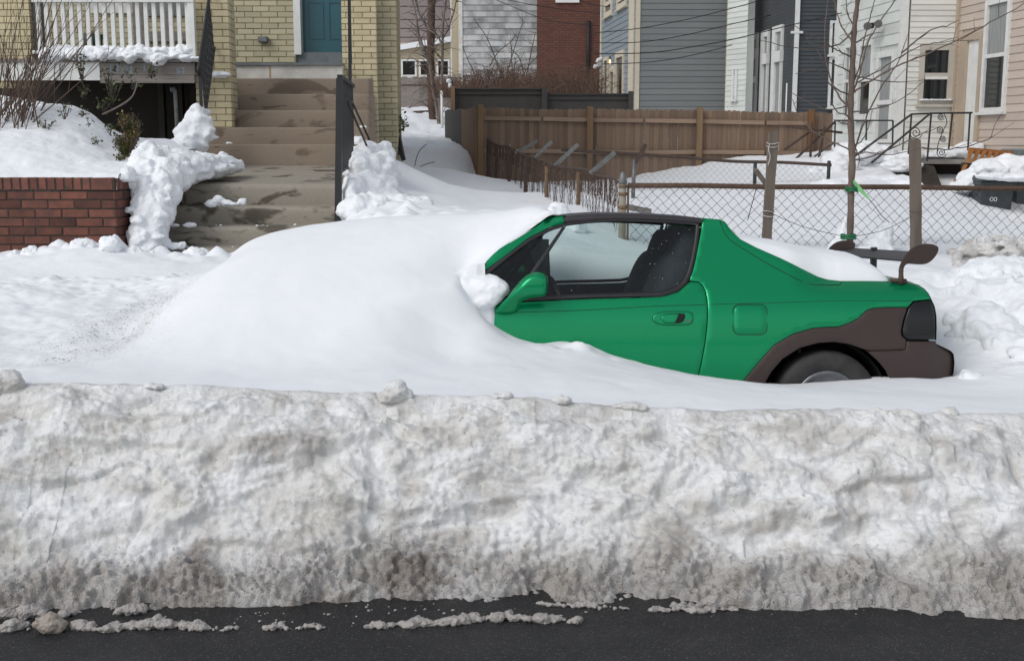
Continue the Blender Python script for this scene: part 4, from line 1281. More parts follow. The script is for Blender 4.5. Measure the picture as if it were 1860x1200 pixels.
W3([(5.6, [(-1.5, .70), (-1, .705), (-.4, .70), (0, .68), (.6, .63)]), (5.95, [(-1.7, .80), (-1.2, .84), (-.6, .85), (-.25, .82), (.1, .74)]),
    (6.25, [(-1.84, .84), (-1.6, .94), (-1.1, 1.00), (-.6, 1.01), (-.35, .985)]),
    (6.6, [(-1.86, .91), (-1.62, 1.06), (-1.2, 1.14), (-.7, 1.165), (-.4, 1.16)]),
    (7.9, [(-1.9, .90), (-1.5, 1.05), (-.8, 1.14), (0, 1.20)]), (8.5, [(-1.5, .86), (-.5, .96), (.5, 1.0)])], hi)
for a, b in [(404, 498), (418, 470), (436, 452), (460, 437), (500, 424), (550, 413), (600, 405), (700, 395), (800, 389), (900, 385), (985, 380)]:
    hi.append(at(a, b, 7.2)[:])
for (x_, z_) in pillar_top:                              # the drift lies on the windscreen pillar
    q_ = car_w((x_ - 0.02, -float(halfw(x_, z_)) + 0.06, z_ + 0.035)); hi.append(q_[:])
for (px_, py_) in ((872, 531), (905, 545), (835, 524)):
    hi.append(at(px_, py_, near_y(px_) - 0.06)[:])
W3([(5.6, [(-1.5, .69), (-.6, .68), (0, .66), (.6, .61), (1.2, .555), (1.8, .53), (2.4, .52), (3.2, .53), (4.4, .55)]),
    (5.95, [(-1.5, .72), (-.4, .70), (.1, .66), (.6, .595), (1.2, .53), (1.8, .49), (2.4, .475), (3.2, .52), (4.4, .56)]),
    (7.3, [(2.62, .60), (3.0, .68), (3.6, .72), (4.4, .74)]), (8.0, [(2.5, .76), (3, .80), (3.8, .84), (4.4, .85)]),
    (8.5, [(-1.5, .86), (-.5, .93), (0.5, .82), (1, .78), (1.5, .80), (2.0, .86), (2.5, .90), (3, .90), (4.4, .92)]), (6.5, [(2.75, .49), (3.2, .56), (4.4, .6)])], lo)
for a, b in [(870, 572), (890, 588), (930, 611), (980, 622), (1040, 622), (1100, 641), (1180, 664), (1270, 682), (1360, 693), (1440, 698), (1520, 693), (1590, 687), (1660, 685), (1715, 688)]:
    lo.append(at(a, b, near_y(a))[:])
    lo.append((at(a, b, near_y(a)).x, near_y(a) + 0.3, zat(b, near_y(a)) - 0.03))
S_hi, S_lo = TPS(hi, 2e-4), TPS(lo, 2e-4)
# edge of the drift on windscreen and wing, in plan
def pw_(x_, z_): return car_w((x_, -float(halfw(x_, z_)), z_))
top_ = pillar_top
hx_, hz_ = top_[-1]
edge = [car_w((hx_ + 0.02, 0.75, hz_)), car_w((hx_ - 0.005, 0.2, hz_)), car_w((hx_ + 0.0, -0.3, hz_)), car_w((hx_ - 0.0, -0.52, hz_))]
edge += [pw_(*p) for p in reversed(top_[1:])]
edge += [at(880, 490, near_y(880) + 0.11), at(878, 510, near_y(880) + 0.05), at(876, 540, near_y(876)), at(873, 562, near_y(873) - 0.04), at(866, 580, near_y(866) - 0.08), at(840, 606, near_y(840) - 0.18)]
_o = np.argsort([p.y for p in edge]); ey = np.array([edge[i].y for i in _o]); ex = np.array([edge[i].x for i in _o])
def drift(X, Y):
    h, l = S_hi(X, Y), S_lo(X, Y)
    xb = np.interp(Y, ey, ex)
    wid = np.interp(Y, [5.4, 5.9, 6.1, 6.2, 6.25], [1.0, 0.60, 0.40, 0.26, 0.16])
    q0_ = car_local(X, Y, 0 * X + 0.8)
    foot = (np.abs(q0_[..., 1]) < 0.845) & (q0_[..., 0] > -0.80) & (q0_[..., 0] < 1.9)
    m = sstep(-wid, 0.02, X - xb)                       # 0 buried side .. 1 exposed side
    m = np.where(foot & (X < xb + 0.05), 0.0, m)
    roundd = np.clip((X - xb + 0.16) / 0.16, 0, 1)
    h = h - 0.07 * (1 - np.sqrt(np.clip(1 - roundd ** 2, 0, 1))) * sstep(6.1, 6.35, Y)
    z = h * (1 - m) + l * m
    n = 0.016 * fbm(X, Y, 0, 1.3, 3, seed=51) + 0.004 * fbm(X, Y, 0, 9, 3, seed=52)
    # lumps thrown against the sill and on the trodden left and right
    rg = sstep(-1.95, -2.3, X) + 1.5 * sstep(2.55, 2.9, X) * sstep(6.0, 6.5, Y)
    n = n + np.clip(rg, 0, 1.5) * (0.040 * (1 + sstep(6.8, 8.0, Y)) * fbm(X, Y, 0, 3.4, 5, 0.58, seed=53) + 0.035 * np.clip(0.42 - worley(X, Y, 0, 4.2, 54), 0, 1) * (0.4 + sstep(7.3, 8.2, Y)))
    sill = np.exp(-((X - 0.34) / 0.32) ** 2) * np.exp(-((Y - 6.24) / 0.10) ** 2)
    n = n + sill * (0.035 * fbm(X, Y, 0, 8, 4, seed=55) + 0.03 * (0.5 - worley(X, Y, 0, 9, 56)))
    z = z + n
    # never thinner than a hand's breadth over the windscreen
    q = car_local(X, Y, 0 * X + 1.2)
    lx_, ly_ = q[..., 0], q[..., 1]
    zg = np.interp(lx_ + 0.06 * (1 - (ly_ / 0.66) ** 2), [-0.95, -0.80, -0.31, -0.25], [0.93, 0.99, 1.32, 1.335])
    A_ = np.array(CAR_R)
    zgw = CAR_O.z + A_[2, 0] * lx_ + A_[2, 1] * ly_ + A_[2, 2] * zg
    on = (np.abs(ly_) < 0.76) & (lx_ > -1.0) & (X < xb + 0.02)
    thick_ = 0.065 * np.sqrt(np.clip((xb + 0.02 - X) / 0.10, 0, 1))
    z = np.where(on, np.maximum(z, zgw + thick_ - 0.012), z)
    w = sstep(8.0, 8.36, Y)
    # roll of snow packed against the wing, running into the clump at the mirror
    xr_ = at(872, 520, 6.28).x
    z = z + np.where(foot & (X > xb), 0.0, 0.0 * np.exp(-((X - xr_ + 0.04) / 0.13) ** 2) * np.exp(-((Y - 6.24) / 0.12) ** 2))
    return z * (1 - w) + w * (ground_snow(X, Y) - 0.004)
X = np.linspace(-4.3, 4.7, 640); Y = np.concatenate([np.linspace(5.0, 6.0, 60), np.linspace(6.02, 8.52, 190)])
XX, YY = np.meshgrid(X, Y)
xbv = np.interp(YY, ey, ex)
def cut_of(XX, YY):
    L_ = car_local(XX, YY, 0 * XX + 1.0)
    return (np.abs(L_[..., 1]) < 0.80) & (XX > xbv + 0.014) & (L_[..., 0] < 1.86) & (L_[..., 0] > -0.80)
cutv = cut_of(XX, YY)
ed_ = np.array([(p.x, p.y) for p in sorted(edge, key=lambda p: p.y)])
bd = np.full(XX.shape, 9.0); nX, nY = XX.copy(), YY.copy()
for (x0, y0), (x1, y1) in zip(ed_[:-1], ed_[1:]):
    L2 = (x1 - x0) ** 2 + (y1 - y0) ** 2 + 1e-12
    tq = np.clip(((XX - x0) * (x1 - x0) + (YY - y0) * (y1 - y0)) / L2, 0, 1)
    qx, qy = x0 + tq * (x1 - x0), y0 + tq * (y1 - y0)
    dq = np.hypot(XX - qx, YY - qy)
    better = dq < bd
    bd = np.where(better, dq, bd); nX = np.where(better, qx, nX); nY = np.where(better, qy, nY)
snap = cutv & (bd < 0.024)
XX = np.where(snap, nX + 0.010, XX); YY = np.where(snap, nY, YY)
cutv &= ~snap
ZZ = drift(XX, YY)
ZZ[-1] -= 0.06; ZZ[-2] -= 0.03
L = car_local(XX, YY, ZZ)
lx, ly, lz = L[..., 0], L[..., 1], L[..., 2]
keep = ~(cutv[:-1, :-1] | cutv[1:, :-1] | cutv[:-1, 1:] | cutv[1:, 1:])
rx = np.interp(YY, [5.5, 6.3, 7.0, 7.6], [-2.06, -1.98, -1.93, -1.86])
dd = XX - rx
dirt = (np.exp(-((dd - 0.02) / 0.05) ** 2) * 1.5 + np.exp(-((dd + 0.20) / 0.30) ** 2) * 1.1) * sstep(5.45, 5.7, YY) * (1 - sstep(7.2, 7.6, YY)) * np.clip(0.7 + 0.9 * fbm(XX, YY, 0, 5, 3, seed=58), 0, 1)
dr = grid_mesh('snowdrift', np.stack([XX, YY, ZZ], -1), M['snow'], keep=keep, attrs={'dirt': dirt})
setp(dr, 'smooth clean white snowdrift burying the front of the green car', 'snowdrift')


# clump of snow caught between wing, pillar and mirror
m = MB()
for i, (px_, py_, dy_, a_, b_, c_2) in enumerate([(838, 535, 0.20, .16, .16, .10), (856, 532, 0.16, .13, .13, .09), (868, 528, 0.14, .11, .11, .085), (884, 523, 0.11, .10, .10, .075), (899, 522, 0.075, .075, .075, .060), (911, 523, 0.05, .048, .055, .040), (876, 546, 0.10, .09, .09, .07), (893, 540, 0.06, .06, .06, .048)]):
    p = at(px_, py_, near_y(px_) + dy_ + 0.005)
    m.lump(p, (a_, b_, c_2), 300 + i, 0.14, 1.2, 3)
CLUMP = m
# ================================================================== shared pieces
def unit_brick(name, jitter, seed):
    bm = bmesh.new()
    bmesh.ops.create_cube(bm, size=1.0)
    r_ = random.Random(seed)
    for v in bm.verts:
        v.co += Vector((r_.uniform(-1, 1) * jitter, r_.uniform(-1, 1) * jitter * 0.5, r_.uniform(-1, 1) * jitter * 2))
    bmesh.ops.bevel(bm, geom=bm.edges[:], offset=0.035, segments=1, affect='EDGES')
    me = bpy.data.meshes.new(name)
    bm.to_mesh(me); bm.free()
    return me
BR = {}
def bricks_for(mat):
    if mat not in BR:
        BR[mat] = []
        for k in range(4):
            me = unit_brick('brick', 0.012, k + 5)
            me.materials.append(mat)
            BR[mat].append(me)
    return BR[mat]
def put_brick(parent, mat, c, size, rz=0.0, name='brick'):
    o = bpy.data.objects.new(name, random.choice(bricks_for(mat)))
    COL.objects.link(o)
    o.parent = parent
    o.location = Vector(c) - WL[parent]
    o.scale = size
    o.rotation_euler = (0, 0, rz)
    return o

class Wall:
    """vertical plane through P (x, y), running along d; outward normal n to the camera side"""
    def __init__(self, P, d):
        self.P = Vector((P[0], P[1])); self.d = Vector((d[0], d[1])).normalized()
        n = Vector((self.d.y, -self.d.x))
        if n.dot(self.P) > 0: n = -n
        self.n = n
        self.rz = math.atan2(self.d.y, self.d.x)
    def w(self, s, z, o=0.0):
        q = self.P + self.d * s + self.n * o
        return Vector((q.x, q.y, z))
    def hit(self, px, py):
        dr = at(px, py, 1.0) - Vector((0, 0, CAM_H))
        # (t*dr.xy - P) . n = 0
        t_ = self.P.dot(self.n) / (dr.x * self.n.x + dr.y * self.n.y)
        q = Vector((0, 0, CAM_H)) + dr * t_
        return (Vector((q.x, q.y)) - self.P).dot(self.d), q.z
    def box(self, m, s0, s1, z0, z1, o0, o1):
        if s0 > s1: s0, s1 = s1, s0
        return m.hexa([self.w(s0, z0, o1), self.w(s1, z0, o1), self.w(s1, z0, o0), self.w(s0, z0, o0), self.w(s0, z1, o1), self.w(s1, z1, o1), self.w(s1, z1, o0), self.w(s0, z1, o0)])
    def part(self, name, mat, parent, s0, s1, z0, z1, o0, o1, **kw):
        m = MB(); self.box(m, s0, s1, z0, z1, o0, o1)
        return m.build(name, mat, parent, **kw)
    def px(self, x0, x1, y0, y1, yr=None):
        """pixel rectangle -> s0, s1, z0, z1 (z read on the middle column)"""
        ym = (y0 + y1) / 2
        s0 = self.hit(x0, ym)[0]; s1 = self.hit(x1, ym)[0]
        xm = (x0 + x1) / 2
        return s0, s1, self.hit(xm, y1)[1], self.hit(xm, y0)[1]

def cut_segments(s0, s1, z0, z1, holes):
    seg = [(s0, s1)]
    for (h0, h1, hz0, hz1) in holes:
        if h0 > h1: h0, h1 = h1, h0
        if hz1 <= z0 + 0.25 * (z1 - z0) or hz0 >= z1 - 0.25 * (z1 - z0): continue
        nxt = []
        for a, b in seg:
            if h1 <= a or h0 >= b: nxt.append((a, b)); continue
            if h0 > a: nxt.append((a, h0))
            if h1 < b: nxt.append((h1, b))
        seg = nxt
    return [q for q in seg if q[1] - q[0] > 0.02]

def brick_wall(parent, wall, s0, s1, z0, z1, mat, mortar, course=0.0677, blen=0.203, gap=0.010, depth=0.10, holes=(), offset=0.0, proud=0.0, name='wall', stuff_below=None, pattern=0):
    """backing of mortar (a part) and every brick its child"""
    back = wall.part(name, mortar, parent, s0 + 0.004, s1 - 0.004, z0, z1, -depth, -0.008 + proud)
    n = int(math.ceil((z1 - z0) / course))
    for k in range(n):
        za = z1 - (k + 1) * course; zb = z1 - k * course
        if zb - 0.5 * course < z0: continue
        st = s0 - ((k % 2) * 0.5 + offset) * (blen + gap) - random.uniform(0, 0.01)
        if pattern == 6 and k % 6 == 5:
            bl = blen * 0.48
        else:
            bl = blen
        s = st
        while s < s1:
            a, b = max(s, s0), min(s + bl, s1)
            if b - a > 0.03:
                for (c0, c1) in cut_segments(a, b, za, zb, holes):
                    c = wall.w((c0 + c1) / 2, (za + zb) / 2 + random.uniform(-.001, .001), -depth / 2 + proud + random.uniform(-0.002, 0.002))
                    put_brick(back, mat, c, (c1 - c0, depth, course - gap), wall.rz)
            s += bl + gap
    return back

def clapboards(parent, wall, s0, s1, z0, z1, exp, mat, holes=(), proud=0.016, name='clapboard', back=True, zfun=None):
    if back:
        wall.part('wall', mat, parent, s0, s1, z0 - 0.3, z1 + 2.5, -0.20, -0.012)
    n = int(math.ceil((z1 - z0) / exp))
    for k in range(n):
        za = z0 + k * exp; zb = za + exp
        for (a, b) in cut_segments(s0, s1, za, zb, holes):
            m = MB()
            p = [wall.w(a, za, -0.014), wall.w(b, za, -0.014), wall.w(b, zb, -0.014), wall.w(a, zb, -0.014),
                 wall.w(a, za, proud), wall.w(b, za, proud), wall.w(b, zb + 0.004, 0.001), wall.w(a, zb + 0.004, 0.001)]
            m.add(p, [(0, 3, 2, 1), (4, 5, 6, 7), (0, 1, 5, 4), (2, 3, 7, 6), (1, 2, 6, 5), (3, 0, 4, 7)])
            m.build(name, mat, parent)

def sash_window(parent, wall, s0, s1, z0, z1, frame, fw=0.06, mid=0.5, o=0.03, pane=None, pane2=None, name='window'):
    """frame with sill and meeting rail, two panes set back"""
    if s0 > s1: s0, s1 = s1, s0
    m = MB()
    wall.box(m, s0, s0 + fw, z0, z1, -0.08, o); wall.box(m, s1 - fw, s1, z0, z1, -0.08, o)
    wall.box(m, s0 + fw, s1 - fw, z1 - fw, z1, -0.08, o); wall.box(m, s0 + fw, s1 - fw, z0, z0 + fw * 0.8, -0.08, o)
    zm = z0 + (z1 - z0) * mid
    if mid > 0: wall.box(m, s0 + fw, s1 - fw, zm - fw * 0.35, zm + fw * 0.35, -0.07, o - 0.015)
    f = m.build(name, frame, parent)
    if mid > 0:
        wall.part('pane', pane or M['glass_dark'], f, s0 + fw, s1 - fw, z0 + fw * 0.8, zm - fw * 0.35, -0.009, 0.003)
        wall.part('pane', pane2 or pane or M['glass_dark'], f, s0 + fw, s1 - fw, zm + fw * 0.35, z1 - fw, -0.008, 0.008)
    else:
        wall.part('pane', pane or M['glass_dark'], f, s0 + fw, s1 - fw, z0 + fw * 0.8, z1 - fw, -0.009, 0.003)
    wall.part('sill', frame, f, s0 - 0.03, s1 + 0.03, z0 - 0.045, z0 - 0.001, -0.05, o + 0.05)
    return f

# ================================================================== red brick garden wall
YW = 9.62
z_top, z_bot = zat(322, YW), 0.30
c_ = at(211, 400, YW)
bw = thing('brick_wall', 'low red brick garden wall holding back the snowy bed beside the steps', 'wall', (c_.x - 1.0, YW, z_bot))
wf = Wall((-5.8, YW), (1, 0))
sR = c_.x + 5.8
cs = 16.25 / pxm(YW, 400); bl_ = 46.0 / pxm(YW, 400)
z_cap = z_top - 23.5 / pxm(YW, 400)
brick_wall(bw, wf, 0.0, sR, z_cap - 9 * cs, z_cap - 0.004, M['red_brick'], M['red_mortar'], cs, bl_, 0.011, 0.095, name='front_face')
ws = Wall((c_.x, YW + 0.002), (0.16, 1.30))
brick_wall(bw, ws, 0.0, 1.35, z_cap - 9 * cs, z_cap - 0.006, M['red_brick'], M['red_mortar'], cs, bl_, 0.011, 0.095, name='side_face', offset=0.25)
cap = wf.part('coping', M['red_mortar'], bw, 0.0, sR, z_cap, z_top - 0.008, -0.19, 0.004)
x = 0.0
sw = 15.9 / pxm(YW, 330)
while x < sR - 0.21:
    put_brick(cap, M['red_brick'], wf.w(x + sw / 2, (z_cap + z_top) / 2 + 0.002, -0.095), (sw - 0.013, 0.21, z_top - z_cap - 0.010), 0)
    x += sw
put_brick(cap, M['red_brick'], wf.w((x + sR) / 2 - 0.003, (z_cap + z_top) / 2, -0.090), (sR - x - 0.014, 0.20, z_top - z_cap - 0.008), 0)
cap2 = ws.part('coping', M['red_mortar'], bw, 0.012, 1.35, z_cap, z_top - 0.010, -0.19, 0.002)
x = 0.004
while x < 1.34:
    put_brick(cap2, M['red_brick'], ws.w(x + sw / 2, (z_cap + z_top) / 2 - 0.002, -0.095), (sw - 0.013, 0.205, z_top - z_cap - 0.014), ws.rz)
    x += sw

# ================================================================== front steps
st = thing('front_steps', 'wide concrete front steps with wet stains leading to the teal door', 'steps', (at(460, 460, 10.0).x, 10.4, 0.4))
def step_block(name, x0, x1, y0, y1, z0, z1, mat, r=0.018, seed=0, wob=0.006):
    """slab with rounded, slightly worn nosing"""
    n = 48
    xs = np.linspace(x0, x1, n)
    rows = []
    pr = [(y0 + 0.008, z0), (y0 + 0.004, z0 + (z1 - z0) * 0.4), (y0, z1 - r * 1.6), (y0 + r * 0.25, z1 - r * 0.55), (y0 + r * 0.8, z1 - r * 0.08), (y0 + r * 1.8, z1), (y0 + (y1 - y0) * 0.5, z1 + 0.001), (y1, z1)]
    for (yy, zz) in pr:
        wv = fbm(xs, yy, zz, 4.0, 4, 0.6, seed=seed) * wob
        rows.append([(a, yy + w_, zz + w_ * 0.4) for a, w_ in zip(xs, wv)])
    P = np.array(rows)
    V = P.reshape(-1, 3).tolist(); F = []
    for i in range(len(pr) - 1):
        for k in range(n - 1):
            F.append((i * n + k, i * n + k + 1, (i + 1) * n + k + 1, (i + 1) * n + k))
    b = len(V)
    V += [(x0, y1, z0), (x1, y1, z0)]
    F.append(tuple([i * n for i in range(len(pr))] + [b])); F.append(tuple([i * n + n - 1 for i in reversed(range(len(pr)))] + [b + 1]))
    m = MB(); m.add(V, F, False); m.sm = [True] * (len(F) - 2) + [False, False]
    return m.build(name, mat, st)
# lower flight (front nosing pixel, left x pixel, depth)
lowf = [(451, 272, 9.95), (412, 284, 10.25), (375.5, 292, 10.55), (334, 332, 10.85)]
xr_s = at(640, 300, 11.0).x
for i, (py, pl, Y0) in enumerate(lowf):
    z1 = zat(py, Y0)
    z0 = zat(lowf[i - 1][0], lowf[i - 1][2]) - 0.03 if i else z1 - 0.35
    y1 = (lowf[i + 1][2] + 0.15) if i < 3 else 11.6
    step_block('step', at(pl, py, Y0).x, xr_s + 0.02 * i, Y0, y1, z0, z1, M['step_grey'], 0.028 + 0.006 * (i == 3), 100 + i, 0.010)
# sloping landing slabs behind the top nosing
zl0, zl1 = zat(334, 10.85), zat(301, 12.6)
for (ya, yb) in ((11.602, 12.16), (12.172, 12.75)):
    za = zl0 + 0.001 + (zl1 - zl0) * (ya - 10.9) / 1.7; zb = zl0 + (zl1 - zl0) * (yb - 10.9) / 1.7
    m = MB(); xa = at(335, 320, 11.4).x - 0.1
    m.hexa([(xa, ya, 1.0), (xr_s + 0.1, ya, 1.0), (xr_s + 0.1, yb, 1.0), (xa, yb, 1.0), (xa, ya, za), (xr_s + 0.1, ya, za), (xr_s + 0.1, yb, zb), (xa, yb, zb)])
    m.build('landing_slab', M['step_grey'], st)
m = MB(); m.hexa([(xa, 10.95, zl0 - 0.05), (xr_s + 0.05, 10.95, zl0 - 0.05), (xr_s + 0.05, 11.6, zl0 - 0.05), (xa, 11.6, zl0 - 0.05), (xa, 10.95, zl0 + 0.002), (xr_s + 0.05, 10.95, zl0 + 0.002), (xr_s + 0.05, 11.598, zl0 + (zl1 - zl0) * 0.41), (xa, 11.598, zl0 + (zl1 - zl0) * 0.41)])
m.build('landing_slab', M['step_grey'], st)
# upper flight, brown
upf = [(262.5, 12.60), (231.5, 12.88), (200.5, 13.16), (171, 13.44), (142.5, 13.72)]
for i, (py, Y0) in enumerate(upf):
    z1 = zat(py, Y0)
    z0 = zat(upf[i - 1][0], upf[i - 1][1]) - 0.03 if i else z1 - 0.45
    xl = at(352 if i == 0 else 376, py, Y0).x; xr_ = at(672 if i > 0 else 672, py, Y0).x
    step_block('step', xl, xr_, Y0, Y0 + 0.45 if i < 4 else 14.05, z0, z1, M['step_brown'], 0.010, 120 + i, 0.004)

# ================================================================== yellow brick house
yh = thing('brick_house', 'yellow brick house with teal front door and white porch railing', 'house', (at(500, 250, 14).x, 14.5, 1.0))
YP, YR, YB = 12.95, 14.6, 14.2
def front(Y): return Wall((0, Y), (1, 0))
def ybrick(name, x0, x1, y0, y1, Y, pitch, mat='yellow_brick', bl=None, holes=(), offset=0, depth=0.1, pattern=0):
    w_ = front(Y)
    c = pitch / pxm(Y, 100)
    a, b = at(x0, 100, Y).x, at(x1, 100, Y).x
    return brick_wall(yh, w_, a, b, zat(y1, Y), zat(y0, Y), M[mat], M['yellow_mortar'], c, bl or 3.0 * c - 0.01, 0.0085, depth, holes, offset, name=name, pattern=pattern)
# left porch pier beside the steps, with its return
ybrick('pier', 353, 417, -30, 262, YP, 11.6, bl=0.205)
wr = Wall((at(417, 100, YP).x + 0.0, YP + 0.003), (-0.06, 1))
brick_wall(yh, wr, 0.02, 0.42, zat(262, YP), zat(-30, YP), M['yellow_brick_shade_grime'], M['yellow_mortar'], 11.6 / pxm(YP, 100), 0.2, 0.0085, 0.1, name='pier_side')
# pier at the far left
ybrick('pier', -30, 58, -30, 160, YP, 11.6, bl=0.205, offset=0.3)
# door wall in the recess
ybrick('recess_wall', 404, 538, -30, 119, YR, 9.95, 'yellow_brick_shade_grime', pattern=0)
# wall right of the door and its set-back end
ybrick('front_wall', 621.5, 684, -30, 300, YB, 10.15, offset=0.2)
ybrick('end_wall', 684.5, 720, -30, 330, YB + 0.22, 10.1, 'yellow_brick_shade_grime', offset=0.1)
m = MB(); m.box(at(719, 100, YB + .22).x - 0.12, at(720, 100, YB + 0.22).x, YB + 0.33, YB + 0.75, 1.0, 6.0); m.build('end_return', M['yellow_mortar'], yh)
# porch back wall behind the railing
pbw = front(YR + 0.4)
brick_wall(yh, pbw, at(20, 50, YR + .4).x, at(400, 50, YR + .4).x, zat(112, YR + .4), zat(-30, YR + .4), M['yellow_brick_shade_grime'], M['yellow_mortar'], 9.7 / pxm(YR + .4, 50), 0.2, 0.0085, 0.1, name='porch_wall')
# white window sill and grey window surround on it
for (x0, x1, y0, y1, mt, o1) in ((165, 243, 4, 25, 'white_chalky', 0.04), (243, 262, -20, 82, 'old_wood', 0.045), (262, 345, 58, 76, 'old_wood', 0.05), (262, 345, -20, 30, 'grey_metal', 0.035), (300, 310, 30, 58, 'old_wood', 0.04)):
    s0, s1, z0, z1 = pbw.px(x0, x1, y0, y1)
    pbw.part('window_surround', M[mt], yh, s0, s1, z0, z1, 0.003, o1)
# door
wd = front(YR + 0.14)
s0, s1, z0, z1 = wd.px(537, 549.5, -40, 101)
wd.part('door_frame', M['white_paint'], yh, s0, s1, z0, z1, -0.03, 0.16)
s0, s1, z0, z1 = wd.px(549.5, 640, -40, 96)
dr_ = wd.part('front_door', M['teal_door'], yh, s0, s1, z0, zat(-40, YR + .14), -0.05, -0.005)
W_ = s1 - s0
for (a, b, c, d_) in ((0.10, 0.42, 0.12, 0.62), (0.52, 0.84, 0.12, 0.62)):
    q0, q1 = s0 + W_ * a, s0 + W_ * b
    for zb_, zt_ in ((z0 + 0.16, z0 + 0.60),):
        m = MB()
        for (u0, u1, v0, v1) in ((q0, q1, zb_, zb_ + 0.014), (q0, q1, zt_ - 0.014, zt_), (q0, q0 + 0.014, zb_ + 0.014, zt_ - 0.014), (q1 - 0.014, q1, zb_ + 0.014, zt_ - 0.014)):
            wd.box(m, u0, u1, v0, v1, -0.004, 0.006)
        m.build('door_moulding', M['teal_door'], dr_)
s0, s1, z0, z1 = wd.px(540, 640, 96.3, 119)
wd.part('door_sill', M['grey_paint'], yh, s0, s1, z0, z1, -0.1, 0.10)
s0, s1, z0, z1 = front(14.06).px(421, 622, 114.5, 118.8)
m = MB(); m.box(s0, s1, 14.03, YR + 0.02, z0, z1); m.build('porch_floor', M['grey_paint'], yh)
s0, s1, z0, z1 = front(14.06).px(421, 622, 119, 144)
m = MB(); m.box(s0, s1, 14.06, 14.5, z0, z1); m.build('porch_edge', M['white_chalky'], yh)
m = MB(); q = at(490, 122, 14.056); m.box(q.x - 0.012, q.x + 0.008, 14.054, 14.0585, q.z - 0.12, q.z + 0.005)
M['rust_stain'] = pm('rust_stain', (0.45, 0.28, 0.11), (0.5, 0.38, 0.22), 20, 0.85)
m.build('rust_streak', M['rust_stain'], yh)
# little vent on the recess wall
s0, s1, z0, z1 = front(YR).px(471, 488, 67.5, 78)
m = MB(); m.cbox(s0, s1, YR - 0.09, YR - 0.002, z0, z1, 0.008); m.build('wall_vent', M['grey_metal'], yh)
# ---- porch on the left
YF = 12.72
wfz = front(YF)
def pf(name, x0, x1, y0, y1, o0, o1, mat, **kw):
    s0, s1, z0, z1 = wfz.px(x0, x1, y0, y1)
    return wfz.part(name, M[mat], yh, s0, s1, z0, z1, o0, o1, **kw)
pf('fascia_board', -20, 181, 113, 146, -0.04, 0.0, 'white_paint')
fb = pf('fascia_board', 182, 353, 114.5, 136, -0.04, 0.0, 'old_wood', label='weathered grey board with faded blue stencil marks')
pf('fascia_board', 181.5, 353, 136.6, 151, -0.04, 0.003, 'old_wood')
pf('fascia_cap', -20, 353, 107, 113.5, -0.25, 0.025, 'old_wood')
s0, s1, z0, z1 = wfz.px(-20, 353, 100, 107)
m = MB(); m.box(s0, s1, YF + 0.042, YR + 0.3, z0 - 0.12, z0 - 0.03); m.build('porch_deck', M['dark_wood'], yh)
# faded blue stencil strokes on the old board, as they are left
def strokes(L):
    for (x0, x1, y0, y1) in L:
        s0, s1, z0, z1 = wfz.px(x0, x1, y0, y1)
        wfz.part('stencil_mark', M['blue_print'], fb, s0, s1, z0, z1, 0.0008, 0.0016)
strokes([(199.5, 203.5, 117, 132.5), (211.5, 216, 117, 133), (203.8, 211.2, 130, 133), (223.5, 226.5, 119, 134), (236, 240.5, 119, 134), (227, 230, 120, 125), (230, 233, 124, 129), (233, 235.8, 128, 133), (261, 264.5, 118, 130), (273, 287, 120, 124.5), (280, 285, 124.8, 127), (321, 324.5, 122, 135.8), (324.8, 332, 122, 124.5), (332.3, 335.5, 123, 135.5), (324.8, 332, 130, 132)])
# railing
rl = front(YF + 0.09)
s0, s1, z0, z1 = rl.px(60, 353, -8, 5)
rl.part('top_rail', M['white_paint'], yh, s0, s1, z0, z1, -0.03, 0.05)
s0, s1, z0, z1 = rl.px(60, 353, 92, 98)
rl.part('bottom_rail', M['white_paint'], yh, s0, s1, z0, z1, -0.02, 0.03)
for i in range(19):
    xc = 68 + i * 15.05
    if xc > 348: break
    t0, t1 = xc + 0.0, xc + 3.5
    a0, a1 = at(t0 - 3.4, 2, YF + .09), at(t1, 92, YF + .09)
    m = MB(); m.box(a0.x, a0.x + 0.040, YF + 0.075, YF + 0.115, zat(92, YF + .09), zat(5, YF + .09)); m.build('baluster', M['white_paint'], yh)
m = MB(); p = at(350, 50, YF + 0.06); m.box(p.x - 0.045, p.x + 0.02, YF + 0.05, YF + 0.13, zat(112, YF), zat(-30, YF)); m.build('rail_post', M['white_paint'], yh)
m = MB(); p = at(66, 50, YF + 0.3); m.box(p.x - 0.05, p.x + 0.05, YF + 0.3, YF + 0.4, zat(112, YF), zat(-30, YF)); m.build('rail_post', M['grey_metal'], yh)
# areaway under the porch, its darkness put into the wall colour
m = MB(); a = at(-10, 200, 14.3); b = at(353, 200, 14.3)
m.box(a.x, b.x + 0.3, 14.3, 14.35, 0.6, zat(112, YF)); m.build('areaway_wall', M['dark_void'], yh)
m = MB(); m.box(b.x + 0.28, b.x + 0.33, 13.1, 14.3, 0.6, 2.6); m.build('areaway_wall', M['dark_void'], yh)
for (x0, x1) in ((290, 300), (327, 334)):
    a0, a1 = at(x0, 200, 13.9), at(x1, 200, 13.9)
    m = MB(); m.box(a0.x, a1.x, 13.85, 13.95, 0.7, 2.6); m.build('areaway_post', M['dark_wood'], yh)
m = MB()
q = [at(313, 163, 12.9), at(318, 166, 12.9), at(320, 200, 12.9), at(323, 262, 12.85)]
m.tube([at(310, 163, 12.9), at(316, 161.5, 12.9)] + q[1:], [0.032, 0.03, 0.022, 0.022, 0.022], 8)
m.build('downpipe', M['grey_metal'], yh)
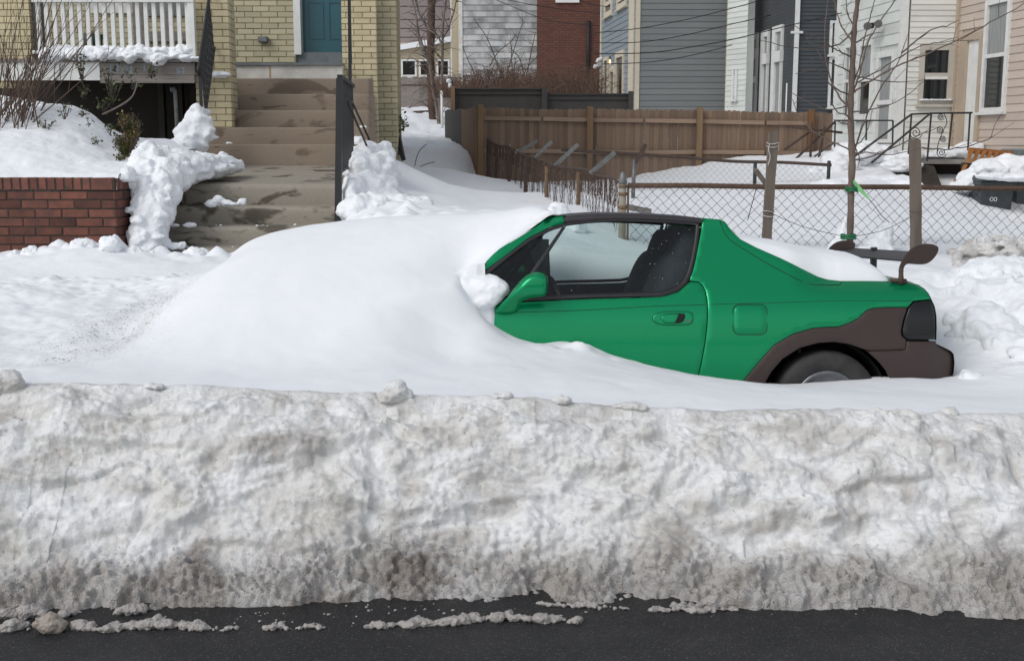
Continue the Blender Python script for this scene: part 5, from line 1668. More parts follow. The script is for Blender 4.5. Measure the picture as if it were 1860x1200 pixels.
# roof over everything, above the picture
m = MB(); m.box(-7.5, at(690, 0, YB).x - 0.3, 14.0, 24, 6.2, 6.4); m.build('roof', M['roof_far'], yh)
m = MB(); m.box(-7.5, at(640, 0, 16).x - 0.3, 15.5, 24, 0.3, 6.2); m.build('house_block', M['yellow_brick_shade_grime'], yh)
# green pot on the porch
m = MB(); p = at(167, 84, 13.9)
m.tube([(p.x, 13.9, p.z - 0.05), (p.x, 13.9, p.z + 0.02), (p.x, 13.9, p.z + 0.13)], [0.10, 0.115, 0.13], 14)
M['green_pot'] = pm('green_pot', (0.02, 0.075, 0.05), None, 6, 0.5)
m.build('flower_pot', M['green_pot'], None, 'small green pot standing on the porch behind the white balusters', 'pot')

# ================================================================== iron handrails
hr = thing('iron_handrail', 'black wrought iron stair rail with twisted balusters left of the steps', 'handrail', at(370, 262, 12.2))
p0, p1 = at(362, 118, 12.2), at(381, -12, 12.88)
b0, b1 = at(369, 262, 12.2), at(376, 262, 12.25)
m = MB(); m.tube([p0 + Vector((0, -0.03, -0.10)), p0 + Vector((0, -0.05, -0.04)), p0, p1, p1 + (p1 - p0) * 0.2], 0.017, 8); m.build('rail', M['black_iron'], hr)
m = MB(); m.bar(Vector((p0.x, 12.2, p0.z)), b0, 0.026); m.build('post', M['black_iron'], hr)
l0 = Vector((p0.x + 0.02, 12.25, p0.z - 0.55)); l1 = l0 + (p1 - p0)
m = MB(); m.bar(l0, l1, 0.018); m.build('lower_rail', M['black_iron'], hr)
for k in range(1, 11):
    u = k / 11
    a_, b_ = p0.lerp(p1, u), l0.lerp(l1, u)
    m = MB()
    n = 14
    for i in range(n):           # twisted square bar
        c0, c1 = a_.lerp(b_, i / n), a_.lerp(b_, (i + 1) / n)
        ang = i * 0.8
        m.bar(c0, c1, 0.013, 0.013, (math.cos(ang), math.sin(ang), 0.01))
    m.build('baluster', M['black_iron'], hr)
hr = thing('iron_handrail', 'tall black iron landing rail with diagonal braces right of the steps', 'handrail', at(613, 405, 10.4))
n0, n1 = at(617, 139, 10.4), at(641, 157, 12.3)
m = MB(); m.bar(n0, n1, 0.045, 0.03); m.build('rail', M['black_iron'], hr)
nb = at(614, 408, 10.4)
m = MB(); m.bar(n0 - Vector((0, 0, 0.015)), nb, 0.055, 0.055); m.build('newel', M['black_iron'], hr)
q0, q1 = n0 - Vector((0.01, 0, 0.82)), n1 - Vector((0, 0, 0.76))
m = MB(); m.bar(q0, q1, 0.02); m.build('lower_rail', M['black_iron'], hr)
for k in range(1, 15):
    u = k / 15
    m = MB(); m.bar(n0.lerp(n1, u), q0.lerp(q1, u), 0.016); m.build('baluster', M['black_iron'], hr)
for (a_, b_) in (((624, 168, 11.1), (681, 299, 12.4)), ((640, 186, 11.9), (683, 280, 13.0))):
    m = MB(); m.bar(at(*a_), at(*b_), 0.016, 0.016); m.build('brace', M['black_iron'], hr)
hr = thing('iron_handrail', 'black iron upper rail rising from the landing towards the teal door', 'handrail', at(640, 260, 12.4))
u0, u1 = at(636, 140, 12.42), at(634, -25, 13.75)
m = MB(); m.bar(u0, u1, 0.035, 0.03); m.build('rail', M['black_iron'], hr)
m = MB(); m.bar(u0 + Vector((0, -.02, 0.02)), u0 - Vector((0, 0.02, 0.9)), 0.03); m.build('post', M['black_iron'], hr)
m = MB(); m.bar(u1, u1 - Vector((0, 0, 0.85)), 0.03); m.build('post', M['black_iron'], hr)
for k in range(1, 9):
    a_ = u0.lerp(u1, k / 9)
    m = MB(); m.bar(a_, a_ - Vector((0, 0, 0.78)), 0.014); m.build('baluster', M['black_iron'], hr)

# ================================================================== snow on porch, piles and lumps by the steps
def melt(m, name, mat, voxel=0.018, it=5, amp=0.012, freq=9.0, seed=0, **kw):
    """fuse overlapping lumps into one soft irregular body"""
    o = m.build('melt_tmp', None)
    md = o.modifiers.new('r', 'REMESH'); md.mode = 'VOXEL'; md.voxel_size = voxel; md.use_smooth_shade = True
    sm_ = o.modifiers.new('s', 'SMOOTH'); sm_.iterations = it; sm_.factor = 0.5
    dg = bpy.context.evaluated_depsgraph_get()
    me = bpy.data.meshes.new_from_object(o.evaluated_get(dg))
    loc = o.location.copy()
    old = o.data
    bpy.data.objects.remove(o); bpy.data.meshes.remove(old)
    n = len(me.vertices)
    co = np.empty(n * 3, np.float32); me.vertices.foreach_get('co', co); co = co.reshape(-1, 3).astype(float)
    no = np.empty(n * 3, np.float32); me.vertices.foreach_get('normal', no); no = no.reshape(-1, 3)
    w = co + np.array(loc)
    d = amp * (fbm(w[:, 0], w[:, 1], w[:, 2], freq, 4, 0.55, seed=seed) + 0.9 * np.clip(0.5 - worley(w[:, 0], w[:, 1], w[:, 2], freq * 0.9, seed + 3), -0.3, 0.5))
    d = d + 0.55 * amp * fbm(w[:, 0], w[:, 1], w[:, 2], freq * 3.8, 4, 0.65, seed=seed + 9)
    co = co + no * d[:, None]
    me.vertices.foreach_set('co', co.astype(np.float32).ravel())
    me.polygons.foreach_set('use_smooth', np.ones(len(me.polygons), bool))
    me.name = name
    me.update()
    o = link(name, me, mat)
    o.location = loc; WL[o] = loc.copy()
    return setp(o, **kw)
melt(CLUMP, 'snow_clump', M['snow'], 0.010, 20, 0.012, 9, 12, label='soft snow clump caught between the wing and the green door mirror', cat='snow')
def snow_lumps(name, lumps, label, mat='snow_rough', sub=3, cat='snow', group=None, amp=None, crumb=0):
    m = MB()
    rc = random.Random(int(lumps[0][0]))
    for i, (px, py, Y, rx_, ry_, rz_) in enumerate(lumps):
        p = at(px, py, Y)
        m.lump(p, (rx_, ry_, rz_), seed=i * 7 + int(px), amp=0.35, freq=1.6, sub=sub)
        for _ in range(crumb):            # clods stuck to the surface
            th, ph_ = rc.uniform(0, 2 * math.pi), rc.uniform(-0.3, 1.3)
            rr_ = rc.uniform(0.025, 0.06)
            m.lump((p.x + rx_ * math.cos(th) * math.cos(ph_), p.y + ry_ * math.sin(th) * math.cos(ph_), p.z + rz_ * math.sin(ph_)), (rr_ * rc.uniform(.7, 1.4), rr_, rr_ * rc.uniform(.6, 1)), rc.randint(0, 999), 0.45, 1.8, 2)
    sz = min(min(l[3:]) for l in lumps)
    return melt(m, name, M[mat], max(0.006, min(0.015, sz * 0.2)), 6, amp or min(0.016, sz * 0.22), min(30, 0.75 / sz), int(lumps[0][0]), label=label, cat=cat, group=group)
snow_lumps('porch_snow', [(85 + i * 17.0, 101 + 3 * math.sin(i * 1.7) + (4 if i > 10 else 0), YF - 0.03 + 0.03 * (i % 3), 0.085, 0.11, 0.060 - 0.022 * (i > 12) + 0.012 * math.sin(i * 2.3)) for i in range(17)] + [(90 + i * 15.0, 92 + 2 * math.cos(i * 2.1), YF + 0.10, 0.06, 0.07, 0.05 + 0.015 * math.sin(i * 1.3)) for i in range(18)], 'ridge of snow along the porch edge under the white balusters')
snow_lumps('snow_pile', [(352, 245, 12.15, 0.17, 0.16, 0.20), (357, 222, 12.2, 0.12, 0.13, 0.15), (362, 205, 12.22, 0.075, 0.10, 0.09), (375, 246, 12.12, 0.075, 0.10, 0.075), (340, 265, 12.05, 0.20, 0.2, 0.12), (366, 226, 12.2, 0.085, 0.1, 0.12)], 'tall heap of snow round the foot of the twisted iron rail', cat='snow pile', crumb=5)
snow_lumps('snow_pile', [(232, 320, 9.90, .09, .2, .045), (245, 312, 10.2, .12, .2, .08), (262, 330, 10.1, 0.12, 0.15, 0.2), (262, 360, 9.95, 0.10, 0.12, 0.2), (258, 395, 9.85, 0.09, 0.1, 0.2), (252, 430, 9.78, 0.09, 0.1, 0.16), (295, 350, 10.05, 0.16, 0.13, 0.2), (288, 388, 9.9, 0.13, 0.12, 0.18), (283, 420, 9.84, 0.10, 0.1, 0.16), (300, 310, 10.5, 0.2, 0.2, 0.2), (345, 310, 10.8, 0.2, 0.2, 0.12), (388, 305, 11.1, 0.16, 0.2, 0.1), (290, 330, 10.15, 0.19, 0.16, 0.22), (285, 368, 9.98, 0.155, 0.13, 0.19), (275, 402, 9.85, 0.145, 0.12, 0.17), (268, 432, 9.80, 0.13, 0.11, 0.14), (262, 452, 9.76, 0.13, 0.10, 0.10), (318, 322, 10.4, 0.19, 0.2, 0.13), (305, 345, 10.3, 0.13, 0.12, 0.09), (270, 300, 10.3, 0.16, 0.2, 0.18), (330, 300, 10.8, 0.22, 0.25, 0.15), (370, 298, 11.1, 0.2, 0.25, 0.12), (405, 300, 11.3, 0.16, 0.2, 0.10), (428, 304, 11.4, 0.06, 0.06, 0.045)], 'snow cascading down beside the steps at the end of the brick wall', cat='snow pile', crumb=4)
for (px, py, Y, lab, L) in [
    (400, 366, 10.42, 'cluster of snow clods on the second step from the landing', [(383, 370, 10.42, .055, .05, .035), (397, 364, 10.45, .055, .05, .05), (412, 369, 10.43, .05, .05, .03), (440, 367, 10.45, .04, .04, .035), (425, 371, 10.43, .04, .04, .02)]),
    (344, 409, 10.12, 'small brick-shaped chunk of snow alone on a lower step', [(342, 409, 10.12, .05, .035, .024), (352, 408.5, 10.12, .025, .03, .022)]),
    (302, 405, 10.12, 'little wedge of snow in the corner of a lower step', [(300, 404, 10.12, .035, .04, .045), (312, 409, 10.12, .07, .04, .018)]),
    (315, 444, 9.86, 'snow clods at the left end of the bottom step', [(300, 442, 9.86, .06, .05, .06), (316, 447, 9.86, .06, .05, .03), (331, 446, 9.86, .035, .03, .035)]),
    (400, 134, 12.98, 'small cap of snow at the foot of the yellow brick pier', [(400, 136, 12.86, .11, .08, .035)]),
    (415, 262, 12.70, 'tiny lump of snow on a brown upper step', [(416, 260.5, 12.74, .035, .03, .016)]),
    (659, 232, 13.3, 'small patch of snow on the end of a brown step by the braces', [(659, 231, 13.22, .06, .08, .03), (652, 262, 12.9, .10, .1, .09)])]:
    snow_lumps('snow_clod', L, lab)
m = MB()
for i in range(26):
    px = random.uniform(330, 640); st_i = random.choice([0, 1, 2])
    py, pl, Y0 = lowf[st_i]
    p = at(px, py - 1, Y0 + random.uniform(0.06, 0.22)); r_ = random.uniform(0.004, 0.012)
    m.lump((p.x, p.y, zat(py, Y0) + r_ * 0.4), (r_ * 1.3, r_, r_ * 0.8), i, 0.3, 2, 1)
m.build('snow_crumbs', M['snow_rough'], kind='stuff')
# ================================================================== chain-link fences
def zig(m, P0, P1, ztop, zbot, diag_w, diag_h, r, sag=0.0, seed=0, lean=0.0):
    """diamond mesh between two plan points; ztop/zbot are functions of u"""
    a, b = Vector(P0), Vector(P1)
    L = (b - a).length
    d = (b - a).normalized()
    nn = Vector((-d.y, d.x))
    n = int(L / (diag_w / 2))
    rr = random.Random(seed)
    for i in range(n + 1):
        s = i * diag_w / 2
        u = s / L
        zt, zb = ztop(u), zbot(u)
        pts = []
        k = 0
        z = zt
        while z > zb:
            off = ((i + k) % 2) * diag_w / 2
            ss = s + off * (1 if i % 2 == 0 else 1) - (diag_w / 2 if (i + k) % 2 and False else 0)
            q = a + d * min(ss, L + 0.02)
            dv_ = nn * (0.006 * math.sin(i * 1.3 + k) + sag * math.sin(u * 9 + z * 3) + lean * (zt - z))
            pts.append((q.x + dv_.x + rr.uniform(-.002, .002), q.y + dv_.y, z + rr.uniform(-.002, .002)))
            z -= diag_h / 2
            k += 1
        if i % 2 == 0 and len(pts) > 1:
            pass
        if len(pts) > 1: m.tube(pts, r, 3, False, False)
def chain_fence_mesh(m, P0, P1, ztop, zbot, w, h, r, **kw):
    # each wire is a zigzag; neighbours interlock at the corners
    a, b = Vector(P0), Vector(P1); L = (b - a).length; d = (b - a).normalized(); nn = Vector((-d.y, d.x))
    n = int(L / w); sag = kw.get('sag', 0.0); lean = kw.get('lean', 0.0); crush = kw.get('crush', 0.0)
    rr = random.Random(kw.get('seed', 1))
    for i in range(n):
        for ph in (0, 1):
            pts = []; s0 = i * w + ph * w
            k = 0; z = None
            u = min(1, s0 / L); zt, zb = ztop(u), zbot(u)
            z = zt
            sgn = 1 if ph == 0 else -1
            while z > zb - 0.001:
                s = i * w + w / 2 + (w / 2 if k % 2 == 0 else 0) * sgn - (0 if ph == 0 else 0)
                s = i * w + (w / 2) + sgn * (w / 2) * ((k % 2) - 0.0) if ph == 0 else i * w + w / 2 + sgn * (w / 2) * (k % 2)
                wob = crush * math.sin(7 * z + i * 0.9)
                q = a + d * (s + wob)
                dv_ = nn * (0.004 * (1 if ph else -1) + sag * math.sin(u * 7.0 + z * 4) + lean * (zt - z))
                pts.append((q.x + dv_.x + rr.uniform(-.0015, .0015), q.y + dv_.y, z + rr.uniform(-.002, .002)))
                z -= h / 2; k += 1
            if len(pts) > 1: m.tube(pts, r, 3, False, False)
YFn = 9.62
# front fence along the sidewalk
ff = thing('chain_link_fence', 'rusty-railed chain-link fence along the sidewalk behind the parked car', 'fence', (2.6, YFn, 0.85))
xa, xb_ = at(1140, 340, YFn).x, at(2150, 345, YFn).x
zt0, zt1 = zat(337, YFn), zat(344, YFn)
zr = lambda u: zt0 + (zt1 - zt0) * u
m = MB(); m.tube([(xa + (xb_ - xa) * k / 8, YFn, zr(k / 8) + 0.004 * math.sin(k * 2.1)) for k in range(9)], 0.0215, 10); m.build('top_rail', M['rust'], ff)
m = MB(); chain_fence_mesh(m, (xa + 0.03, YFn + 0.028), (xb_, YFn + 0.028), lambda u: zr(u) - 0.01 + 0.006 * math.sin(u * 50), lambda u: gz(xa + (xb_ - xa) * u, YFn) - 0.08, 0.0875, 0.088, 0.0027)
m.build('wire_mesh', M['wire_grey'], ff, kind='stuff')
p = at(1131, 350, YFn)
def cap_post(parent, x, y, zb, zt, r, mat, capm, name='corner_post'):
    m = MB(); m.tube([(x, y, zb), (x, y, zt)], r, 14); po = m.build(name, mat, parent)
    m = MB(); m.tube([(x, y, zt - 0.01), (x, y, zt + 0.012), (x, y, zt + 0.03), (x, y, zt + 0.055), (x, y, zt + 0.075), (x, y, zt + 0.085)], [r * 1.18, r * 1.18, r * 0.95, r * 1.0, r * 0.6, r * 0.15], 14)
    m.build('post_cap', capm, po)
    return po
zcap = zat(331, YFn)
M['post_rusty'] = pm('post_rusty', (0.22, 0.165, 0.10), (0.30, 0.29, 0.26), 18, 0.7, 0, 0, 60, 0.004, (1, 1, 0.3))
po = cap_post(ff, p.x, YFn, 0.4, zcap, 0.030, M['post_rusty'], M['galv'])
for py in (338, 352, 376):
    z = zat(py, YFn)
    m = MB(); m.tube([(p.x, YFn, z - 0.012), (p.x, YFn, z + 0.012)], 0.036, 12); m.build('band', M['rust_pale'], po)
x2 = at(1141, 350, YFn).x
m = MB(); m.tube([(x2, YFn, 0.5), (x2, YFn, zat(338, YFn))], 0.010, 6); m.build('tension_bar', M['rust_pale'], ff)
for px in (1665, 2000):
    x = at(px, 400, YFn).x
    m = MB(); m.tube([(x, YFn + 0.04, 0.4), (x, YFn + 0.04, zr(0.5) - 0.01)], 0.022, 8); m.build('line_post', M['rust_pale'], ff)
# side fence running back between the lots
sf = thing('chain_link_fence', 'leaning rust-brown chain-link fence running back between the two lots', 'fence', (0.3, 13.0, 0.9))
sp_pts = [(1124, 331, 9.75), (1090, 318, 10.9), (1060, 309, 12.0), (1005, 299, 13.8), (965, 286, 16.0), (925, 268, 18.6), (903, 262, 20.5), (884, 252, 22.0)]
SPW = [at(*q) for q in sp_pts]
SPW = smooth_line(SPW, 4)
m = MB(); m.tube([q + Vector((0, 0, 0.012 * math.sin(i))) for i, q in enumerate(SPW)], 0.011, 6); m.build('top_wire', M['rust_dark'], sf)
m = MB()
for i in range(len(SPW) - 1):
    A0, B0 = SPW[i], SPW[i + 1]
    if (B0 - A0).length < 0.05: continue
    chain_fence_mesh(m, (A0.x, A0.y), (B0.x, B0.y), lambda u, A0=A0, B0=B0: A0.z + (B0.z - A0.z) * u, lambda u, A0=A0, B0=B0: min(gz(A0.x, A0.y), A0.z - 0.35) - 0.05, 0.082, 0.086, 0.0022, sag=0.03, crush=0.012, seed=i)
m.build('wire_mesh', M['rust_dark'], sf, kind='stuff')
m = MB()           # torn strip of second mesh hanging along the top
for i in range(len(SPW) - 1):
    A0, B0 = SPW[i], SPW[i + 1]
    chain_fence_mesh(m, (A0.x + 0.03, A0.y), (B0.x + 0.03, B0.y), lambda u, A0=A0, B0=B0: A0.z + (B0.z - A0.z) * u - 0.01, lambda u, A0=A0, B0=B0: A0.z - 0.24, 0.05, 0.055, 0.0024, sag=0.02, crush=0.02, seed=i + 40)
m.build('rusted_mesh_strip', M['rust'], sf, kind='stuff')
for (px, pt, pb, Y, rr_) in [(1051, 313, 395, 12.3, 0.022), (993, 303, 385, 14.2, 0.022), (955, 290, 385, 16.0, 0.026), (925, 268, 385, 18.0, 0.026), (902, 262, 345, 20.3, 0.03), (888, 250, 340, 22.0, 0.04)]:
    a0 = at(px, pt, Y); b0 = at(px - 1, pb, Y)
    m = MB(); m.tube([a0, b0 + Vector((0, 0, -0.1))], rr_, 8); m.build('line_post', M['rust_pale'] if Y < 15 else M['rust_dark'], sf)
for (x0, y0, Y0, x1, y1, Y1) in [(936, 278, 17.5, 976, 256, 17.4), (972, 286, 15.5, 1002, 257, 15.4), (1008, 301, 13.6, 1050, 262, 13.5), (1072, 315, 11.4, 1117, 277, 11.3)]:
    m = MB(); m.bar(at(x0, y0, Y0), at(x1, y1, Y1), 0.045, 0.012, (0, 1, 0)); m.build('barbed_wire_arm', M['galv'], sf)
# back fence across the yard
bf = thing('chain_link_fence', 'grey chain-link fence with sagging rusty rail crossing the yard in front of the wooden fence', 'fence', at(1300, 330, 16.8))
YBk = 16.8
rp = [at(1020, 272, YBk), at(1120, 278, YBk), at(1220, 284, YBk), at(1330, 293, YBk), at(1420, 295, YBk), at(1510, 300, YBk)]
m = MB(); m.tube(smooth_line(rp, 4), 0.022, 8); m.build('top_rail', M['rust_dark'], bf)
rpx = [q.x for q in rp]; rpz = [q.z for q in rp]
m = MB(); chain_fence_mesh(m, (rpx[0], YBk + 0.03), (rpx[-1], YBk + 0.03), lambda u: float(np.interp(rpx[0] + (rpx[-1] - rpx[0]) * u, rpx, rpz)), lambda u: gz(rpx[0] + (rpx[-1] - rpx[0]) * u, YBk) - 0.03, 0.088, 0.09, 0.0020)
m.build('wire_mesh', M['wire_far'], bf, kind='stuff')
m = MB(); q0, q1 = at(1152, 290, 14.5), at(1149, 385, 14.5); m.tube([q1, q0], 0.024, 8); po = m.build('line_post', M['grey_metal'], bf)
m = MB(); m.bar(at(1154, 297, 14.5), at(1173, 262, 14.45), 0.05, 0.014, (0, 1, 0)); m.build('barbed_wire_arm', M['rust_dark'], po)
for px in (1372, 1506):
    m = MB(); q = at(px, 292, YBk); m.tube([(q.x, YBk, q.z), (q.x, YBk, gz(q.x, YBk) - 0.1)], 0.026, 8); m.build('line_post', M['wire_grey'], bf)
m = MB(); m.bar(at(1135, 375, 11.0), at(1179, 384, 11.2), 0.06, 0.05); m.build('fallen_plank', M['old_wood'], None, 'grey plank lying in the snow behind the capped fence post', 'plank')

# ================================================================== wooden picket fence
YPk = 22.4
wfn = thing('wooden_fence', 'brown dog-eared wooden privacy fence with posts and two rails', 'fence', (at(1190, 320, YPk).x, YPk, 0.9))
fr = front(YPk)
pw_px = 8.75
tops = [(868, 194), (990, 199), (1072, 197.5), (1180, 199), (1271, 199.5), (1390, 203), (1475, 203.5), (1516, 206)]
def top_y(px): return float(np.interp(px, [t_[0] for t_ in tops], [t_[1] for t_ in tops]))
def picket_mesh(name, w, h, mat):
    m = MB()
    m.prism([(-w / 2, 0), (w / 2, 0), (w / 2, h - 0.028), (w / 2 - 0.012, h - 0.008), (w / 2 - 0.03, h), (-w / 2 + 0.03, h), (-w / 2 + 0.012, h - 0.008), (-w / 2, h - 0.028)], 'y', -0.008, 0.008)
    me = bpy.data.meshes.new(name)
    me.from_pydata(m.v, [], m.f); me.update()
    bm = bmesh.new(); bm.from_mesh(me); bmesh.ops.recalc_face_normals(bm, faces=bm.faces[:]); bm.to_mesh(me); bm.free()
    me.materials.append(mat)
    return me
pw = pw_px / pxm(YPk, 200)
H_p = 2.1
pkm = [picket_mesh('picket', pw * (1.05 + 0.03 * k), H_p, M['picket']) for k in range(3)]
px = 878.0
while px < 1512:
    o = bpy.data.objects.new('picket', random.choice(pkm)); COL.objects.link(o); o.parent = wfn
    q = at(px, top_y(px) + random.uniform(-0.8, 0.8), YPk)
    o.location = Vector((q.x, YPk + 0.010 * (int(px / pw_px) % 2) + random.uniform(0, 0.004), q.z - H_p)) - WL[wfn]
    o.rotation_euler = (0, random.uniform(-0.006, 0.006), 0)
    px += pw_px
for (px, ty, mt) in ((872.5, 190, 'fence_post'), (1072, 194, 'fence_post'), (1271.5, 195, 'fence_post'), (1474, 199, 'picket_new')):
    a0 = at(px, ty, YPk - 0.1)
    m = MB(); m.cbox(a0.x - 0.055, a0.x + 0.055, YPk - 0.16, YPk - 0.055, 0.3, a0.z, 0.012); m.build('post', M[mt], wfn)
for (ys, hh) in (((214.5, 216, 218, 219, 220.5, 223, 224), 0.075), ((274, 274.5, 276, 277, 276, 277, 279), 0.075)):
    xs_ = (876, 985, 1070, 1170, 1270, 1390, 1474)
    for i in range(len(xs_) - 1):
        m = MB(); m.bar(at(xs_[i] + (2 if i else 0), ys[i], YPk - 0.035), at(xs_[i + 1] - 2, ys[i + 1], YPk - 0.035), 0.05, hh); m.build('rail', M['fence_rail'], wfn)
# return along the lane, newer orange boards
wl_ = Wall((at(868, 250, YPk).x, YPk - 0.02), (-0.088 * 1.9, 1))
rt = thing('wooden_fence', 'orange-brown board fence returning along the snowy lane', 'fence', (at(860, 320, 24).x, 24, 1.0))
n = 0; s = 0.04
while s < 5.4:
    zt_ = zat(196, YPk) + 0.02 * math.sin(s * 3) + 0.015 * s
    m = MB(); wl_.box(m, s, s + 0.135, 0.6, zt_, -0.01 - 0.006 * (n % 2), 0.01)
    m.build('board', M['picket_new'] if s < 2.3 else M['dark_wood'], rt); s += 0.14; n += 1
for zz in (zat(215, YPk), zat(275, YPk)):
    m = MB(); wl_.box(m, 0.0, 5.2, zz - 0.03, zz + 0.03, -0.06, -0.02); m.build('rail', M['fence_rail'], rt)
# tall charcoal fence behind
YCh = 27.5
ch = thing('charcoal_fence', 'dark charcoal board fence with flat cap rails standing behind the brown fence', 'fence', (at(985, 250, YCh).x, YCh, 1.0))
cf = front(YCh)
for (x0, x1, y0) in ((826, 988, 160.5), (990, 1146, 170)):
    s0, s1, z0, z1 = cf.px(x0, x1, y0, 300)
    x = s0
    while x < s1 - 0.05:
        b = min(x + 0.148, s1)
        cf.part('board', M['charcoal_fence'], ch, x, b - 0.0005, z0, z1 - 0.06, -0.01, 0.0 - 0.003 * (int(x / 0.15) % 2)); x += 0.148
    cf.part('cap_rail', M['charcoal_fence'], ch, s0, s1, z1 - 0.03, z1, -0.06, 0.07)
    cf.part('trim_board', M['charcoal_fence'], ch, s0, s1, z1 - 0.14, z1 - 0.031, 0.001, 0.03)
for px, y0, mt, w_ in ((989, 158, 'charcoal_fence', 0.06), (1146, 166, 'charcoal_fence', 0.055), (822.5, 157, 'fence_post', 0.045)):
    q = at(px, y0, YCh - 0.1)
    m = MB(); m.box(q.x - w_, q.x + w_, YCh - 0.16, YCh - 0.031, 0.6, q.z); m.build('post', M[mt], ch)
# grey old fence at the end of the lane
YGo = 38.0
go = thing('grey_fence', 'old silver-grey board fence closing the far end of the snowy lane', 'fence', (at(755, 190, YGo).x, YGo, 2.2))
gf = front(YGo)
s0, s1, z0, z1 = gf.px(700, 822, 140, 200)
x = s0; k = 0
while x < s1:
    gf.part('board', M['old_wood'], go, x, x + 0.17, z0 - 0.4, z1 + random.uniform(-.02, .02), -0.02, 0.0 + 0.006 * (k % 2)); x += 0.176; k += 1
gf.part('rail', M['dark_wood'], go, s0, s1, zat(155.5, YGo), zat(154, YGo), 0.008, 0.03)

# ================================================================== background houses
DV = (-0.088, 1.0)
# --- mauve house with lean-to
YA = 46.0
mh = thing('mauve_house', 'flat mauve house with yellow lean-to and snow on its shed roof', 'house', (at(760, 200, YA).x, YA + 2, 2.0))
wa = front(YA + 3)
s0, s1, z0, z1 = wa.px(640, 822, -60, 110)
wa.part('wall', M['mauve'], mh, s0, s1, 1.5, z1, -4, 0.0)
for py in (36, 52, 68, -12, 12):
    zz = zat(py, YA + 3); wa.part('panel_joint', M['dark_wood'], mh, s0, s1, zz - 0.012, zz + 0.012, 0.001, 0.012)
wb = front(YA)
s0, s1, z0, z1 = wb.px(690, 818, 84, 150)
clapboards(mh, wb, s0, s1, zat(106, YA), zat(82, YA), 4.6 / pxm(YA, 90), M['side_yellow'], back=False)
wb.part('lean_to_wall', M['side_yellow'], mh, s0, s1, 1.5, zat(83, YA), -2.5, -0.015)
sn = MB()
pa_, pb_ = at(690, 92, YA - 0.15), at(820, 75, YA - 0.15)
sn.hexa([(pa_.x, YA - 0.2, pa_.z - 0.10), (pb_.x, YA - 0.2, pb_.z - 0.02), (pb_.x, YA + 2.9, pb_.z + 0.15), (pa_.x, YA + 2.9, pa_.z + 0.1), (pa_.x, YA - 0.2, pa_.z + 0.10), (pb_.x, YA - 0.2, pb_.z + 0.18), (pb_.x, YA + 2.9, pb_.z + 0.35), (pa_.x, YA + 2.9, pa_.z + 0.3)])
sn.build('roof_snow', M['snow_rough'], mh)
for (x0, x1) in ((706, 724), (728.5, 757), (761, 789), (793, 817)):
    s0, s1, z0, z1 = wb.px(x0, x1, 108, 139)
    sash_window(mh, wb, s0, s1, z0, z1, M['white_paint'], 0.07, 0.0)
s0, s1, z0, z1 = wb.px(818, 822, -40, 150); wb.part('corner_board', M['white_paint'], mh, s0, s1, 1.5, z1, -0.1, 0.05)
# --- beige strip + old weathered siding house
YO = 42.0
oh = thing('weathered_house', 'old house clad in weathered peeling grey-white siding courses', 'house', (at(900, 200, YO).x, YO + 2, 1.8))
wo_ = front(YO)
s0, s1, z0, z1 = wo_.px(840.5, 975, -20, 190)
clapboards(oh, wo_, s0, s1, z0, z1, 10.4 / pxm(YO, 100), M['side_old'], proud=0.03, name='siding_course')
s0, s1, z0, z1 = wo_.px(833, 840.3, -40, 190); wo_.part('corner_board', M['white_chalky'], oh, s0, s1, z0, z1 + 2, -0.1, 0.05)
s0, s1, z0, z1 = wo_.px(820, 833, -40, 170); wo_.part('beige_wall', M['side_yellow'], oh, s0, s1, z0, z1 + 2, -0.5, -0.2)
# --- red brick house
YRb = 41.6
rb = thing('red_brick_house', 'tall red brick house with a black drainpipe behind the bare brambles', 'house', (at(1040, 200, YRb).x, YRb + 2, 1.8))
wr_ = front(YRb)
s0, s1, z0, z1 = wr_.px(975.5, 1130, -60, 200)
wr_.part('wall', M['far_brick'], rb, s0, s1, z0, z1 + 2, -4, 0.0)
s0, s1, z0, z1 = wr_.px(1009, 1052, 0.5, 5.5); wr_.part('window_sill', M['white_paint'], rb, s0, s1, z0, z1, 0.002, 0.08)
s0, s1, z0, z1 = wr_.px(1013, 1048, -40, 0); wr_.part('window', M['glass_dark'], rb, s0, s1, z0, z1, 0.002, 0.03)
q0, q1 = at(1069, 38, YRb - 0.06), at(1066, 150, YRb - 0.06)
m = MB(); m.tube([q0, (q0.x, q0.y, q1.z)], 0.06, 8); m.build('drainpipe', M['cable'], rb)
# --- blue-grey clapboard house
YD = 30.0
gh = thing('grey_clapboard_house', 'grey clapboard house with cream corner boards and blue-grey side', 'house', (at(1240, 250, YD).x, YD + 2, 1.2))
wg = front(YD)
s0, s1, z0, z1 = wg.px(1162, 1318, -24, 215)
ex = 10.75 / pxm(YD, 100)
clapboards(gh, wg, s0, s1, z0, z1, ex, M['side_grey'])
cx_ = s0
s0b, s1b, _, _ = wg.px(1153.5, 1161.8, 0, 200); wg.part('corner_board', M['trim_cream'], gh, s0b, s1b, z0 - .3, z1 + 2, -0.15, 0.035)
s0b, s1b, _, _ = wg.px(1318.2, 1325.5, 0, 200); wg.part('corner_board', M['trim_cream'], gh, s0b, s1b, z0 - .3, z1 + 2, -0.15, 0.035)
wgs = Wall((at(1153, 100, YD).x, YD + 0.02), DV)
Lg = wgs.hit(1092, 100)[0]
hol = []
for (x0, x1, y0, y1) in ((1099, 1113, -30, 30), (1122, 1139, -30, 15), (1120.5, 1136, 93, 190), (1099, 1107, 104, 190), (1110, 1119.5, 120, 190)):
    a, b = wgs.hit(x1, 60)[0], wgs.hit(x0, 60)[0]
    xm = (x0 + x1) / 2
    hol.append((a, b, wgs.hit(xm, y1)[1], wgs.hit(xm, y0)[1]))
clapboards(gh, wgs, 0.0, Lg, z0, z1, ex, M['side_blue'], hol)
